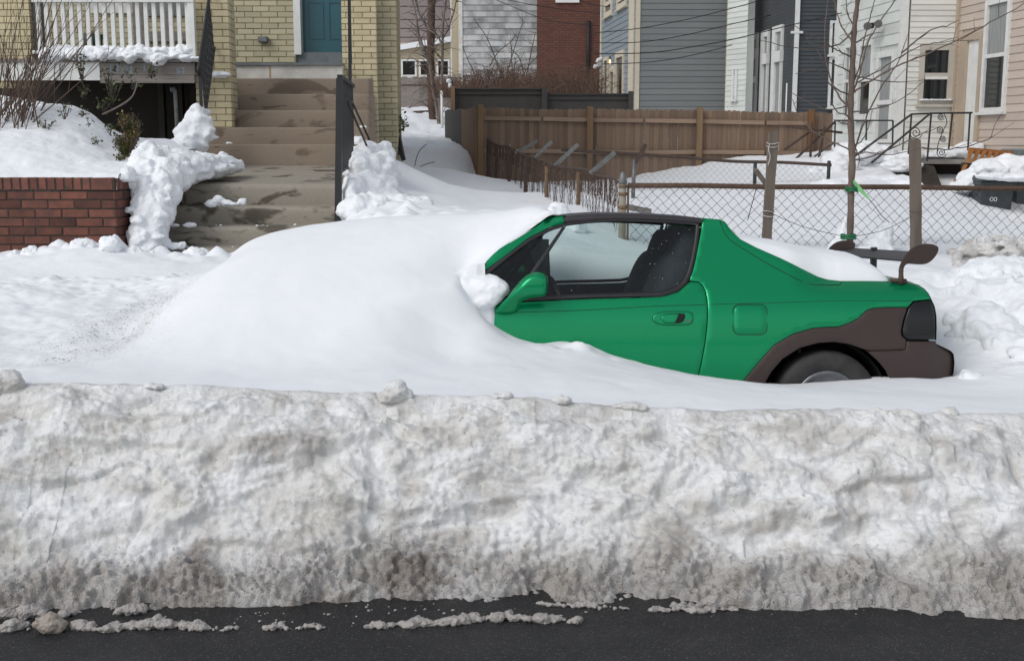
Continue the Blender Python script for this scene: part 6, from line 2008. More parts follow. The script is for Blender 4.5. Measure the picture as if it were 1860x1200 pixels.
for i, h in enumerate(hol):
    sash_window(gh, wgs, h[0], h[1], h[2], h[3], M['trim_cream'], 0.16 if i != 3 else 0.1, 0.0 if i > 1 else 0.4, 0.05)
a, b = wgs.hit(1153, 60)[0], wgs.hit(1144, 60)[0]
wgs.part('corner_board', M['trim_cream'], gh, a, b, z0 - .3, z1 + 2, -0.05, 0.035)
a = wgs.hit(1092.5, 60)[0]
wgs.part('corner_board', M['trim_cream'], gh, a - 0.12, a + 0.05, z0, z1 + 2, -0.05, 0.035)
# side lamp, lit, and two white vent elbows
q = at(1110, 112, 33.5)
lm = thing('porch_lamp', 'small lit porch lamp on the blue-grey clapboard wall', 'lamp', (q.x, q.y, q.z - 0.12))
m = MB(); m.tube([(q.x, q.y, q.z + 0.06), (q.x, q.y, q.z + 0.13)], [0.07, 0.03], 8); m.tube([(q.x, q.y, q.z + 0.1), (q.x + 0.14, q.y + 0.02, q.z + 0.08)], 0.02, 6); m.build('lamp_bracket', M['cable'], lm)
t = NT('lamp_glow'); t.set(base=(0.9, 0.6, 0.35), rough=0.4, emit=(1.0, 0.62, 0.33), emits=1.1); M['lamp_glow'] = t.m
m = MB(); m.tube([(q.x, q.y, q.z - 0.09), (q.x, q.y, q.z - 0.03), (q.x, q.y, q.z + 0.055)], [0.04, 0.065, 0.06], 10); m.build('lamp_shade', M['lamp_glow'], lm)
for (px, py, dx) in ((1091, 107.5, -6), (1086, 118, -10)):
    q = at(px, py, 35.0)
    m = MB(); m.tube([(q.x + 0.25, 35.0, q.z), (q.x + 0.02, 35.0, q.z), (q.x - 0.07, 35.0, q.z - 0.03), (q.x - 0.10, 35.0, q.z - 0.10)], 0.06, 10)
    m.build('vent_elbow', M['white_paint'], None, ('upper' if py < 110 else 'lower') + ' white plastic vent elbow sticking out beyond the blue-grey wall', 'vent pipe', 'vent elbows on the blue-grey house')
# --- white narrow house
YE = 31.5
nh = thing('white_house', 'narrow white clapboard house between the grey and the charcoal houses', 'house', (at(1340, 250, YE).x, YE + 1, 1.2))
wn_ = Wall((at(1357, 100, 28.8).x, 28.8), (-0.55, 1.0))
Le = wn_.hit(1320, 100)[0]
zz0, zz1 = zat(215, YE), zat(-30, YE)
a, b = wn_.hit(1341, 150)[0], wn_.hit(1331.5, 150)[0]
hol = [(a, b, wn_.hit(1336, 181)[1], wn_.hit(1336, 128)[1])]
clapboards(nh, wn_, 0.0, Le, zz0, zz1, 8.6 / pxm(YE, 100), M['side_green_white'], hol)
sash_window(nh, wn_, *hol[0], M['white_paint'], 0.12, 0.5, 0.05)
# --- charcoal house
YK = 26.5
kh = thing('charcoal_house', 'charcoal painted brick house with tall white windows and white downspout', 'house', (at(1450, 250, YK).x, YK + 2, 1.3))
wk = Wall((at(1447, 100, YK).x, YK), DV)
Lk = wk.hit(1353, 100)[0]
zz0, zz1 = zat(215, YK) - 0.5, zat(-60, YK)
wk.part('brick_wall', M['grey_brick'], kh, 0.0, Lk, zz0, zz1 + 2, -0.3, 0.0)
def k_open(x0, x1, y0, y1, name, sl=4):
    a, b = wk.hit(x1, (y0 + y1) / 2)[0], wk.hit(x0, (y0 + y1) / 2)[0]
    return a, b, wk.hit((x0 + x1) / 2, y1)[1], wk.hit((x0 + x1) / 2, y0)[1]
for (x0, x1, y0, y1, zt_) in ((1358, 1377, 63, 206, 100), (1384, 1397, 57, 206, 108), (1404.5, 1422, 48, 206, 104)):
    a, b, z0, z1 = k_open(x0, x1, y0, y1, '')
    zm = wk.hit((x0 + x1) / 2, zt_)[1]
    m = MB()
    fw_ = (b - a) * 0.34
    wk.box(m, b - fw_, b, z0, z1, 0.003, 0.06); wk.box(m, a, a + fw_ * 0.25, z0, z1, 0.003, 0.06)
    wk.box(m, a + fw_ * .25, b - fw_, z1 - 0.14, z1, 0.003, 0.06); wk.box(m, a - 0.02, b - fw_, zm - 0.12, zm + 0.12, 0.003, 0.09)
    f = m.build('tall_window', M['white_paint'], kh)
    wk.part('pane', M['curtain'], f, a + fw_ * .25, b - fw_, z0, zm - 0.12, 0.003, 0.012)
    wk.part('pane', M['curtain'], f, a + fw_ * .25, b - fw_, zm + 0.12, z1 - 0.14, 0.003, 0.012)
q = at(1375, 146, YK + 1.5); 
a, b, z0, z1 = k_open(1370, 1378, 140, 151, ''); wk.part('letter_box', M['white_paint'], kh, a, b, z0, z1, 0.062, 0.16)
wk2 = front(YK)
s0, s1, z0, z1 = wk2.px(1447, 1512, -30, 225)
clapboards(kh, wk2, s0, s1 + 0.4, zz0, zz1, 7.0 / pxm(YK, 100), M['side_dark'])
q0, q1 = wk2.px(1441, 1448.5, 0, 200)[:2]
m = MB(); wk2.box(m, q0, q1, zz0, zz1 + 2, 0.02, 0.09); wk2.box(m, q0 - 0.08, q1 + 0.08, zat(60, YK) - 0.02, zat(60, YK) + 0.03, 0.021, 0.1)
m.build('downspout', M['white_paint'], kh)
m = MB(); q = at(1426, 205, YK + 0.8); m.tube([(q.x, q.y - 0.2, q.z - 0.4), (q.x, q.y - 0.2, zat(152, YK + .8))], 0.045, 8); m.build('white_pipe', M['white_paint'], kh)
for (x0, x1, y0, y1, mid) in ((1506, 1519, 38, 100, 0), (1504, 1519, 104, 196, 0)):
    s0, s1, z0, z1 = wk2.px(x0, x1, y0, y1)
    sash_window(kh, wk2, s0, s1, z0, z1, M['white_paint'], 0.055, 0.0, 0.06)
# black barn lamp on its corner
q = at(1342, 82, 29.5)
lp = thing('barn_lamp', 'black gooseneck barn lamp hanging at the corner of the charcoal house', 'lamp', (q.x, q.y, q.z - 0.1))
m = MB(); m.tube([(q.x, q.y, q.z + 0.12), (q.x, q.y, q.z + 0.05), (q.x, q.y, q.z - 0.08)], [0.03, 0.05, 0.16], 12); m.build('lamp_shade', M['cable'], lp)
m = MB(); m.tube([(q.x, q.y, q.z + 0.1), (q.x + 0.06, q.y, q.z + 0.16), (q.x + 0.2, q.y, q.z + 0.05), (q.x + 0.24, q.y, q.z)], 0.022, 6); m.build('gooseneck', M['cable'], lp)

# --- white sided house on the right
YG = 21.0
wh = thing('white_house', 'white vinyl sided house with a storm door behind the young street tree', 'house', (at(1640, 270, YG).x, YG + 1, 1.3))
wg1 = Wall((at(1640, 100, YG).x, YG), DV)
wg2 = front(YG)
Ls = wg1.hit(1524, 100)[0]
zz0, zz1 = zat(300, YG), zat(-30, YG)
hol = []
for (x0, x1, y0, y1) in ((1561, 1588, 74, 215), (1594, 1626, 93, 262), (1535, 1548, 80, 215)):
    a, b = wg1.hit(x1, (y0 + y1) / 2)[0], wg1.hit(x0, (y0 + y1) / 2)[0]; xm = (x0 + x1) / 2
    hol.append((a, b, wg1.hit(xm, y1)[1], wg1.hit(xm, y0)[1]))
clapboards(wh, wg1, 0.10, Ls, zz0, zz1, 20.0 / pxm(YG, 100), M['side_green_white'], hol)
sash_window(wh, wg1, *hol[0], M['white_paint'], 0.10, 0.5, 0.05, M['glass_dark'], M['curtain'])
sash_window(wh, wg1, *hol[2], M['white_paint'], 0.08, 0.5, 0.05, M['glass_dark'], M['curtain'])
sash_window(wh, wg1, *hol[1], M['white_paint'], 0.11, 0.45, 0.06, M['curtain'], M['curtain'], 'storm_door')
a = wg1.hit(1520, 100)[0]; wg1.part('corner_board', M['white_paint'], wh, Ls - 0.02, Ls + 0.14, zz0, zz1 + 2, -0.1, 0.03)
m = MB(); m.box(at(1640, 100, YG).x - 0.06, at(1640, 100, YG).x + 0.06, YG - 0.03, YG + 0.08, zz0, zz1 + 2); m.build('corner_board', M['white_paint'], wh)
s0, s1, z0, z1 = wg2.px(1642, 1737, -30, 300)
wx = wg2.px(1668, 1730, 82, 190)
clapboards(wh, wg2, s0 + 0.06, s1 + 0.3, zz0, zz1, 9.9 / pxm(YG, 100), M['side_white'], [wx])
f = sash_window(wh, wg2, *wx, M['trim_beige'], 0.09, 0.5, 0.04, M['glass_dark'], M['glass_dark'])
mr = wg2.px(1679, 1726, 139.5, 144.5); wg2.part('meeting_rail', M['white_paint'], f, *mr, -0.02, 0.03)
m = MB(); sx0, sx1, sz0, sz1 = wg2.px(1672, 1726, 183, 188)
for k in range(7): m.lump((sx0 + (sx1 - sx0) * k / 6.5, YG - 0.08, sz1 + 0.01), (0.06, 0.04, 0.018), k, 0.4, 2, 2)
melt(m, 'sill_snow', M['snow_rough'], 0.01, 2, 0.004, 20, 3, label='thin line of snow on the sill of the black double window', cat='snow')
# floodlight on the side wall
q = at(1582, 44, 21.9)
fl_ = thing('floodlight', 'twin security floodlight mounted above the white storm door', 'floodlight', (q.x, q.y - 0.05, q.z - 0.1))
for dx in (-0.07, 0.06):
    m = MB(); m.tube([(q.x + dx, q.y - 0.02, q.z), (q.x + dx * 1.5, q.y - 0.16, q.z - 0.03 + dx * 0.3)], [0.03, 0.075], 10); m.build('lamp_head', M['grey_metal'], fl_)
m = MB(); m.box(q.x - 0.05, q.x + 0.05, q.y - 0.04, q.y + 0.2, q.z - 0.07, q.z + 0.02); m.build('mounting_box', M['dark_wood'], fl_)
# --- pink-beige sided house
ph = thing('pink_house', 'pinkish beige sided house with tall white window and white door', 'house', (at(1800, 270, 19.5).x, 19.5, 1.2))
wp = Wall((at(1737, 100, YG).x, YG - 0.05), (-DV[0] * 1.0, -1.0))
zz0, zz1 = zat(320, 20), zat(-40, 20)
def p_open(x0, x1, y0, y1):
    a, b = wp.hit(x0, (y0 + y1) / 2)[0], wp.hit(x1, (y0 + y1) / 2)[0]; xm = (x0 + x1) / 2
    return a, b, wp.hit(xm, y1)[1], wp.hit(xm, y0)[1]
h1 = p_open(1789, 1834, -2, 203); h2 = p_open(1742, 1783, 62, 300)
clapboards(ph, wp, 0.0, 6.0, zz0, zz1, 14.2 / pxm(20, 100), M['side_pink'], [h1, h2])
sash_window(ph, wp, *h1, M['white_paint'], 0.085, 0.5, 0.05, M['glass_dark'], M['curtain'])
a, b, z0, z1 = h2
w_ = b - a
m = MB(); wp.box(m, a, a + w_ * .33, z0, z1, -0.08, 0.05); wp.box(m, a + w_ * .33, b, z1 - 0.12, z1, -0.08, 0.05); wp.box(m, b - w_ * 0.14, b, z0, z1 - 0.121, -0.08, 0.05)
f = m.build('door_surround', M['trim_tan'], ph)
wp.part('white_door', M['white_paint'], f, a + w_ * .335, b - w_ * 0.145, z0, z1 - 0.122, -0.011, 0.012)
a, b, z0, z1 = p_open(1733.5, 1737, -40, 300); wp.part('corner_board', M['trim_tan'], ph, -0.06, 0.05, zz0, zz1 + 2, -0.05, 0.05)

# ================================================================== porches with iron rails on the right
def iron_line(parent, pts, w=0.028, name='rail'):
    m = MB(); m.tube(pts, w / 2, 6, True, False); return m.build(name, M['black_iron'], parent)
ip = thing('iron_railing', 'black iron railing round the white house porch, behind the tree trunk', 'railing', at(1570, 285, 20.2))
Yq = 20.2
iron_line(ip, [at(1515, 219, Yq), at(1622, 219, Yq)]); iron_line(ip, [at(1517, 261, Yq), at(1621, 260.5, Yq)], 0.02)
for px in (1517, 1574, 1622): iron_line(ip, [at(px, 219, Yq), at(px - 1.5, 292, Yq)], 0.028, 'post')
iron_line(ip, [at(1480, 284, 19.0), at(1516, 259, 20.1)], 0.03, 'stair_rail')
pp = thing('iron_railing', 'black iron stair railing with spiral scrolls before the pink house', 'railing', at(1690, 292, 19.2))
Yq = 19.2
iron_line(pp, [at(1551, 285, 17.6), at(1656, 207.5, Yq), at(1690, 206.5, Yq)], 0.034)
iron_line(pp, [at(1584, 295, 17.4), at(1690, 206, 19.0), at(1766, 205, 19.0)], 0.034)
for (x0, y0, x1, y1) in ((1655.7, 207.6, 1650, 280), (1691.5, 207, 1684, 293), (1730, 206, 1723, 272), (1762, 206, 1758, 273)):
    iron_line(pp, [at(x0, y0, 19.05), at(x1, y1, 19.05)], 0.03, 'post')
iron_line(pp, [at(1685, 287, 19.05), at(1752, 288, 19.05)], 0.022, 'lower_rail')
def scroll(cx, cy, r, turns, a0, dirn=1):
    pts = []
    for k in range(int(turns * 14) + 1):
        a = a0 + dirn * 2 * math.pi * k / 14
        rr_ = r * (1 - k / (turns * 14 + 2))
        pts.append(at(cx + rr_ * math.cos(a), cy + rr_ * math.sin(a), 19.03))
    return pts
for (cx, cy, r) in ((1663, 241, 12.5), (1709, 212.5, 6.5), (1708, 236, 7), (1713, 252, 6), (1710, 277, 9.5)):
    iron_line(pp, scroll(cx, cy, r, 2.2, 0.4), 0.014, 'scroll')
iron_line(pp, smooth_line([at(1715, 208, 19.03), at(1720, 222, 19.03), at(1712, 240, 19.03), at(1704, 262, 19.03), at(1702, 280, 19.03)], 4), 0.014, 'scroll')
po_ = thing('porch_platform', 'concrete porch slab with dark hollow underneath at the pink house', 'porch', at(1700, 330, 19.5))
m = MB(); a, b = at(1668, 292, 19.2), at(1775, 292, 19.2); m.box(a.x, b.x, 19.15, 20.8, zat(298, 19.15), zat(289.5, 19.15)); m.build('slab', M['concrete'], po_)
m = MB(); m.box(a.x, b.x, 19.6, 20.8, 0.7, zat(299, 19.15)); m.build('hollow_shade_block', M['dark_void'], po_)  # solid block, coloured near black for the shade under the slab
sd = MB(); a = at(1655, 340, 18.6); sd.prism([(18.2, 0.8), (19.14, 0.8), (19.14, zat(300, 19.15)), (18.9, zat(302, 19.0))], 'x', a.x - 0.15, a.x + 0.45)
sd.build('stair_stringer', M['dark_wood'], po_)
snow_lumps('porch_snow', [(1735, 281, 19.7, .35, .3, .13), (1700, 284, 19.6, .3, .3, .07), (1760, 276, 19.8, .25, .3, .16), (1640, 300, 19.0, .3, .4, .12), (1655, 285, 19.4, .25, .3, .1)], 'snow heaped on the concrete porch slab of the pink house', cat='snow')
snow_lumps('porch_snow', [(1545, 285, 19.8, .35, .35, .25), (1575, 280, 20.1, .3, .3, .2), (1605, 283, 20.2, .25, .3, .18), (1520, 300, 19.3, .35, .4, .2), (1500, 312, 18.8, .3, .3, .15), (1625, 292, 20.0, .2, .3, .12)], 'snow heaped under the iron railing of the white house porch', cat='snow')
snow_lumps('snow_pile', [(1610, 330, 16.5, .40, .3, .09), (1560, 335, 16.3, .45, .3, .10), (1640, 335, 16.0, .25, .25, .08), (1520, 338, 16.2, .4, .3, .09)], 'low snow mound beyond the top rail of the sidewalk fence', cat='snow pile')
# pipe frame and junk in front of the wooden fence end
jk = thing('pipe_frame', 'dark rusty pipe frame leaning before the end of the brown fence', 'frame', at(1490, 320, 20.5))
for (a, b) in (((1438, 231, 20.5), (1530, 241, 20.5)), ((1425, 272, 20.5), (1470, 240, 20.5)), ((1484, 305, 20.4), (1498, 230, 20.4)), ((1442, 292, 20.5), (1516, 222, 20.6)), ((1472, 285, 20.4), (1475, 222, 20.5))):
    m = MB(); m.tube([at(*a), at(*b)], 0.022, 6); m.build('pipe', M['rust_dark'], jk)
# pallet leaning, grey-green box, bins
pa_ = thing('wooden_pallet', 'orange-brown wooden pallet leaning on the snow by the bins', 'pallet', at(1780, 330, 17.6))
T0, T1, B0, B1 = at(1764, 269, 18.0), at(1843, 276, 18.2), at(1735, 334, 17.3), at(1812, 338, 17.5)
for k in range(7):
    u0, u1 = k / 7 + 0.005, (k + 0.62) / 7
    m = MB()
    p4 = [B0.lerp(B1, u0), B0.lerp(B1, u1), T0.lerp(T1, u1), T0.lerp(T1, u0)]
    nrm_ = (p4[1] - p4[0]).cross(p4[3] - p4[0]).normalized() * 0.02
    if nrm_.y > 0: nrm_ = -nrm_
    m.hexa([p4[0], p4[1], p4[1] - nrm_, p4[0] - nrm_, p4[3], p4[2], p4[2] - nrm_, p4[3] - nrm_]); m.build('slat', M['orange_wood'], pa_)
for v in (0.04, 0.5, 0.93):
    a, b = B0.lerp(T0, v), B1.lerp(T1, v)
    m = MB(); m.bar(a + Vector((0, 0.05, 0)), b + Vector((0, 0.05, 0)), 0.05, 0.09); m.build('bearer', M['dark_wood'] if v == 0.5 else M['orange_wood'], pa_)
m = MB(); q = at(1850, 272, 18.3); m.cbox(q.x - 0.04, q.x + 0.6, 18.2, 18.9, zat(297, 18.3), zat(271, 18.3), 0.02)
M['box_green'] = pm('box_green', (0.15, 0.18, 0.18), None, 5, 0.6)
m.build('utility_box', M['box_green'], None, 'grey-green metal utility box behind the orange pallet', 'box')
snow_lumps('snow_pile', [(1770, 325, 17.0, .25, .3, .14), (1800, 312, 16.9, .3, .3, .18), (1835, 306, 16.9, .3, .3, .2), (1870, 305, 16.9, .3, .3, .2), (1752, 336, 16.9, .2, .25, .1), (1845, 322, 16.2, .45, .22, .06), (1810, 320, 16.2, .3, .2, .05)], 'bulky snow heaped over the bin lids and against the pallet', cat='snow pile')
def trash_bin(pxl, pxr, Y, label, marks):
    zb, zt_ = zat(394, Y) - 0.15, zat(330, Y)
    c = (at(pxl, 350, Y).x + at(pxr, 350, Y).x) / 2; w = (at(pxr, 350, Y).x - at(pxl, 350, Y).x) / 2
    b = thing('wheelie_bin', label, 'bin', (c, Y + w, zb), 'bins in the yard')
    m = MB(); k = 0.86
    m.hexa([(c - w * k, Y + 0.05, zb), (c + w * k, Y + 0.05, zb), (c + w * k, Y + 2 * w, zb), (c - w * k, Y + 2 * w, zb), (c - w, Y, zt_), (c + w, Y, zt_), (c + w, Y + 2 * w, zt_), (c - w, Y + 2 * w, zt_)])
    body = m.build('body', M['bin_plastic'], b)
    m = MB(); m.cbox(c - w * 1.08, c + w * 1.08, Y - 0.04, Y + 2 * w + 0.03, zt_ - 0.05, zt_, 0.012); m.build('rim', M['bin_plastic'], b)
    m = MB()
    m.hexa([(c - w * 1.05, Y - 0.03, zt_ + 0.001), (c + w * 1.05, Y - 0.03, zt_ + 0.001), (c + w * 1.05, Y + 2 * w, zt_ + 0.001), (c - w * 1.05, Y + 2 * w, zt_ + 0.001), (c - w * 0.95, Y + 0.03, zt_ + 0.06), (c + w * 0.95, Y + 0.03, zt_ + 0.06), (c + w * 0.95, Y + 2 * w - 0.05, zt_ + 0.08), (c - w * 0.95, Y + 2 * w - 0.05, zt_ + 0.08)])
    m.build('lid', M['bin_lid'], b)
    for s in (-1, 1):
        m = MB(); m.tube([(c + s * w * 0.8 - 0.03, Y + 2 * w, zb + 0.1), (c + s * w * 0.8 + 0.03, Y + 2 * w, zb + 0.1)], 0.10, 12); m.build('wheel', M['rubber'], b)
    for (mx) in marks:
        q = at(mx, 362, Y)
        m = MB(); m.tube([(q.x + 0.020 * math.cos(a), Y + 0.008, q.z + 0.026 * math.sin(a)) for a in np.linspace(0, 2 * math.pi, 15)], 0.0065, 5, False); m.build('digit', M['white_paint'], body)
trash_bin(1782, 1842, 16.4, 'dark plastic wheelie bin marked with two white zeros', (1801.5, 1808.5))
trash_bin(1847, 1912, 16.8, 'dark wheelie bin without marks beside the numbered bin', ())
# dirty old snow heap by the kerb on the right
m = MB()
for i in range(150):
    px = random.uniform(1735, 2000)
    Y = random.uniform(8.75, 9.25)
    hgt = 0.05 + 0.13 * min(1, (px - 1730) / 60)
    q = at(px, 480, Y)
    m.lump((q.x, Y, gz(q.x, Y) + random.uniform(-0.04, hgt)), (random.uniform(.03, .09), random.uniform(.04, .09), random.uniform(.025, .06)), i, 0.4, 2.0, 2)
o = melt(m, 'snow_pile', M['snow_dirty'], 0.013, 3, 0.024, 13, 5, label='lumpy dirty grey snow heap by the chain-link fence beyond the wing', cat='snow pile')
co_ = np.array([v.co[:] for v in o.data.vertices])
dn = np.clip(0.9 * fbm(co_[:, 0], co_[:, 1], co_[:, 2], 6, 4, 0.6, seed=9) + 0.12, 0, 0.9)
for nm, vv in (('dirt', dn), ('grit', dn * 0.8)):
    a_ = o.data.attributes.new(nm, 'FLOAT', 'POINT'); a_.data.foreach_set('value', vv.astype(np.float32))
# clean thrown snow behind the boot
snow_lumps('snow_pile', [(1010, 400, 9.55, .12, .12, .13), (1015, 384, 9.6, .075, .08, .075), (985, 412, 9.5, .14, .12, .10), (1040, 412, 9.5, .12, .12, .09)], 'clean white snow heap behind the roof of the green car', cat='snow pile')
snow_lumps('snow_pile', [(1590, 455, 9.2, .13, .12, .10), (1605, 432, 9.25, .075, .08, .10), (1612, 420, 9.28, .045, .06, .08), (1570, 462, 9.1, .15, .12, .08)], 'pointed snow heap between the wooden stakes', cat='snow pile')
snow_lumps('snow_pile', [(1530, 440, 9.35, .05, .08, .14), (1524, 460, 9.3, .09, .1, .12), (1535, 415, 9.4, .022, .05, .10)], 'narrow snow heap leaning against the young tree trunk', cat='snow pile')
snow_lumps('snow_pile', [(1762, 690, 6.45, .075, .08, .06), (1778, 700, 6.4, .06, .07, .04)], 'round snow lump just behind the brown rear bumper', cat='snow pile')
# ================================================================== overhead cables
def cable(pts, Y, label, r=0.010):
    m = MB(); m.tube(smooth_line([at(a, b, Y) for a, b in pts], 6), r, 5); m.build('overhead_cable', M['cable'], None, label, 'cable', 'overhead cables')
cable([(870, -12), (960, 8), (1060, 22), (1160, 30)], 36, 'thin black overhead cable sagging across the weathered and brick houses')
cable([(985, -30), (1060, 3), (1100, 12), (1180, 15)], 34, 'black overhead cable crossing the top of the red brick wall')
cable([(1080, 60), (1160, 52), (1250, 35), (1350, 10), (1430, -15)], 28, 'highest black cable rising across the grey clapboard wall')
cable([(1080, 78), (1160, 77), (1240, 65), (1330, 44), (1400, 28)], 28, 'second black cable rising across the grey clapboard wall')
cable([(1080, 98), (1180, 96), (1260, 85), (1330, 72), (1420, 50), (1545, 20)], 24, 'lower black cable from the grey clapboard wall to the street tree')
cable([(1080, 117), (1180, 113), (1260, 100), (1330, 82)], 28, 'lowest black cable rising across the grey clapboard wall')
cable([(880, -10), (925, 10), (1000, 38), (1100, 48)], 38, 'slack black cable in front of the weathered siding')
# ================================================================== young street tree with stakes
YT = 9.05
tr = thing('street_tree', 'slender bare young street tree tied with green straps behind the car', 'tree', at(1543, 455, YT))
tp = [at(a, b, YT) for a, b in ((1541, 520), (1543, 455), (1545, 400), (1546, 340), (1548, 290), (1546, 240), (1545, 190), (1548, 130), (1550, 80), (1553, 40), (1558, 0), (1563, -70), (1568, -160))]
trr = [7.2, 6.6, 6.2, 6.1, 6.6, 5.9, 5.6, 5.6, 5.2, 4.6, 4.3, 3.8, 3.0]
tp = smooth_line(tp, 4)
trr = np.interp(np.linspace(0, 12, len(tp)), range(13), trr) / pxm(YT, 200)
m = MB(); m.tube(tp, [r_ * (1 + 0.10 * math.sin(i * 1.9) + 0.06 * math.sin(i * 4.3)) for i, r_ in enumerate(trr)], 12); m.build('trunk', M['bark_young'], tr)
ZB = [
 [(660, 650), (800, 560), (1000, 450), (1200, 370), (1410, 270), (1620, 160), (1858, 30), (2050, -80)],
 [(690, 580), (850, 490), (1000, 390), (1150, 320), (1300, 295), (1500, 285)],
 [(660, 640), (700, 520), (760, 300), (830, 180), (950, 0), (1010, -120)],
 [(665, 560), (700, 470), (740, 250), (780, 100), (810, 0), (830, -90)],
 [(660, 530), (720, 545), (900, 575), (1050, 575), (1150, 565)],
 [(650, 790), (780, 770), (900, 740), (1050, 660), (1150, 570)],
 [(645, 400), (560, 360), (500, 330), (380, 260), (240, 180)],
 [(645, 505), (560, 470), (480, 440), (400, 420)],
 [(620, 745), (560, 680), (500, 560), (462, 400), (460, 200), (480, 0)],
 [(625, 670), (500, 600), (410, 490), (330, 500), (250, 520)],
 [(655, 300), (610, 240), (570, 180), (540, 80), (520, 0), (490, -110)],
 [(665, 190), (620, 100), (605, 0), (600, -100)],
 [(655, 210), (560, 310), (400, 345), (200, 330), (0, 285)],
 [(635, 745), (480, 770), (330, 710), (220, 650)],
 [(630, 1055), (540, 1010), (400, 940), (330, 880), (260, 780), (230, 700)],
 [(650, 1110), (700, 960), (760, 800), (850, 620), (960, 460), (1000, 370), (1030, 280)],
 [(1000, 370), (1120, 270), (1230, 200), (1330, 180), (1400, 140)],
 [(650, 1020), (710, 1000), (760, 900), (790, 780)],
 [(650, 1080), (760, 1070), (900, 1090), (1060, 1060), (1130, 1040)],
 [(650, 1130), (850, 1080), (1100, 960), (1270, 890)],
 [(1140, 1040), (1300, 1050), (1450, 1030), (1610, 975), (1650, 890), (1690, 800)],
 [(650, 850), (590, 800), (540, 790), (500, 700)], [(655, 1000), (680, 1060), (700, 1110), (690, 1180)], [(650, 320), (760, 250), (860, 230)], [(640, 880), (560, 860), (520, 840)],
]
random.seed(21)
for bi, br in enumerate(ZB):
    n = len(br)
    dep = random.uniform(-0.5, 0.55)
    pts = []
    for i, (zx, zy) in enumerate(br):
        base_on = 0.0 if bi not in (16, 20) else 0.5
        yv = YT + dep * (base_on + i / (n - 1) * (1 - base_on)) if bi not in (16, 20) else YT + 0.2 + 0.1 * i
        pts.append(at(1380 + zx / 3.87, zy / 3.87, yv))
    pts = smooth_line(pts, 4)
    L = len(pts)
    pts = [p + Vector((random.uniform(-.004, .004), random.uniform(-.004, .004), random.uniform(-.004, .004))) for p in pts]
    r0 = 1.9 if bi in (0, 2, 8, 10, 15) else 1.5
    m = MB(); m.tube(pts, [(r0 * (1 - 0.62 * i / (L - 1))) / pxm(YT, 200) for i in range(L)], 6)
    for i in range(3, L - 2, 3):            # side twigs
        if random.random() < 0.55:
            d = (pts[i + 1] - pts[i - 1]).normalized()
            sd = Vector((random.uniform(-1, 1), random.uniform(-.8, .8), random.uniform(-.3, 1.1))).normalized()
            ln = random.uniform(0.05, 0.20)
            e = pts[i] + (d * 0.6 + sd * 0.8) * ln
            m.tube([pts[i], pts[i].lerp(e, 0.5) + sd * 0.008, e], [0.0026, 0.002, 0.0012], 4)
    m.build('branch', M['bark_young'] if r0 > 1.8 else M['twig'], tr)
def strap(px, py, w):
    p = at(px, py, YT)
    m = MB()
    for dz in (-0.012, 0.006):
        m.tube([(p.x + 0.045 * math.cos(a) * w, YT + 0.045 * math.sin(a), p.z + dz + 0.004 * math.sin(3 * a)) for a in np.linspace(0, 2 * math.pi, 17)], 0.011, 6, False)
    return m
strap(1541, 429, 1.15).build('tree_strap', M['green_strap'], tr)
strap(1547, 343, 0.9).build('tree_strap', M['green_strap'], tr)
# pale green ribbon hanging from the upper strap, with its string
rb_ = thing('plastic_ribbon', 'pale green plastic ribbon hanging from the upper tree strap', 'ribbon', at(1565, 362, YT - 0.05))
pl = [((1551, 326), (1549, 331)), ((1560, 336), (1554, 341)), ((1571, 348), (1564, 351)), ((1580, 361), (1578, 363))]
m = MB(); vs = []
for i, (a, b) in enumerate(pl):
    off_ = 0.012 * math.sin(i * 1.4)
    vs += [at(*a, YT - 0.05 + off_), at(*b, YT - 0.05 + off_), at(*b, YT - 0.046 + off_), at(*a, YT - 0.046 + off_)]
fs = []
for i in range(3):
    for k in range(4): fs.append((i * 4 + k, i * 4 + (k + 1) % 4, (i + 1) * 4 + (k + 1) % 4, (i + 1) * 4 + k))
fs += [(0, 3, 2, 1), (12, 13, 14, 15)]
m.add(vs, fs); m.build('tag', M['green_ribbon'], rb_)
m = MB(); m.tube(smooth_line([at(1579, 362, YT - .05), at(1590, 376, YT - .05), at(1602, 392, YT - .05), at(1615, 404, YT - .05)], 4), 0.003, 4); m.build('string', M['twig'], rb_)
def stake(name, a, b, w, label):
    p, q = at(*a), at(*b)
    rt_ = thing(name, label, 'stake', q)
    m = MB()
    n = 9; vs = []
    for i in range(n):
        c = q.lerp(p, i / (n - 1)); k = 1 + 0.05 * math.sin(i * 2.2)
        for sx, sy in ((-1, -1), (1, -1), (1, 1), (-1, 1)):
            vs.append((c.x + sx * w / 2 * k, c.y + sy * w / 2 * k, c.z + (random.uniform(-.008, .008) if i == n - 1 else 0)))
    fs = [(i * 4 + k, i * 4 + (k + 1) % 4, (i + 1) * 4 + (k + 1) % 4, (i + 1) * 4 + k) for i in range(n - 1) for k in range(4)]
    fs += [(3, 2, 1, 0), tuple((n - 1) * 4 + k for k in range(4))]
    m.add(vs, fs); o = m.build('post', M['stake'], rt_)
    return rt_, o, p, q
sk, so, p, q = stake('tree_stake', (1405, 240, 9.15), (1390, 470, 9.15), 0.066, 'weathered wooden stake leaning, bound with white string')
for py in (260, 266, 383, 391):
    c = q.lerp(p, (470 - py) / 230)
    m = MB(); m.tube([(c.x + 0.046 * math.cos(a), c.y + 0.046 * math.sin(a), c.z + 0.006 * math.sin(2 * a + py)) for a in np.linspace(0, 2 * math.pi, 15)], 0.0035, 4, False); m.build('string', M['string'], so)
m = MB(); m.tube(smooth_line([at(1398, 262, 9.1), at(1396, 272, 9.08), at(1399, 285, 9.08), at(1395, 300, 9.08)], 4), 0.004, 4); m.build('string', M['string'], so)
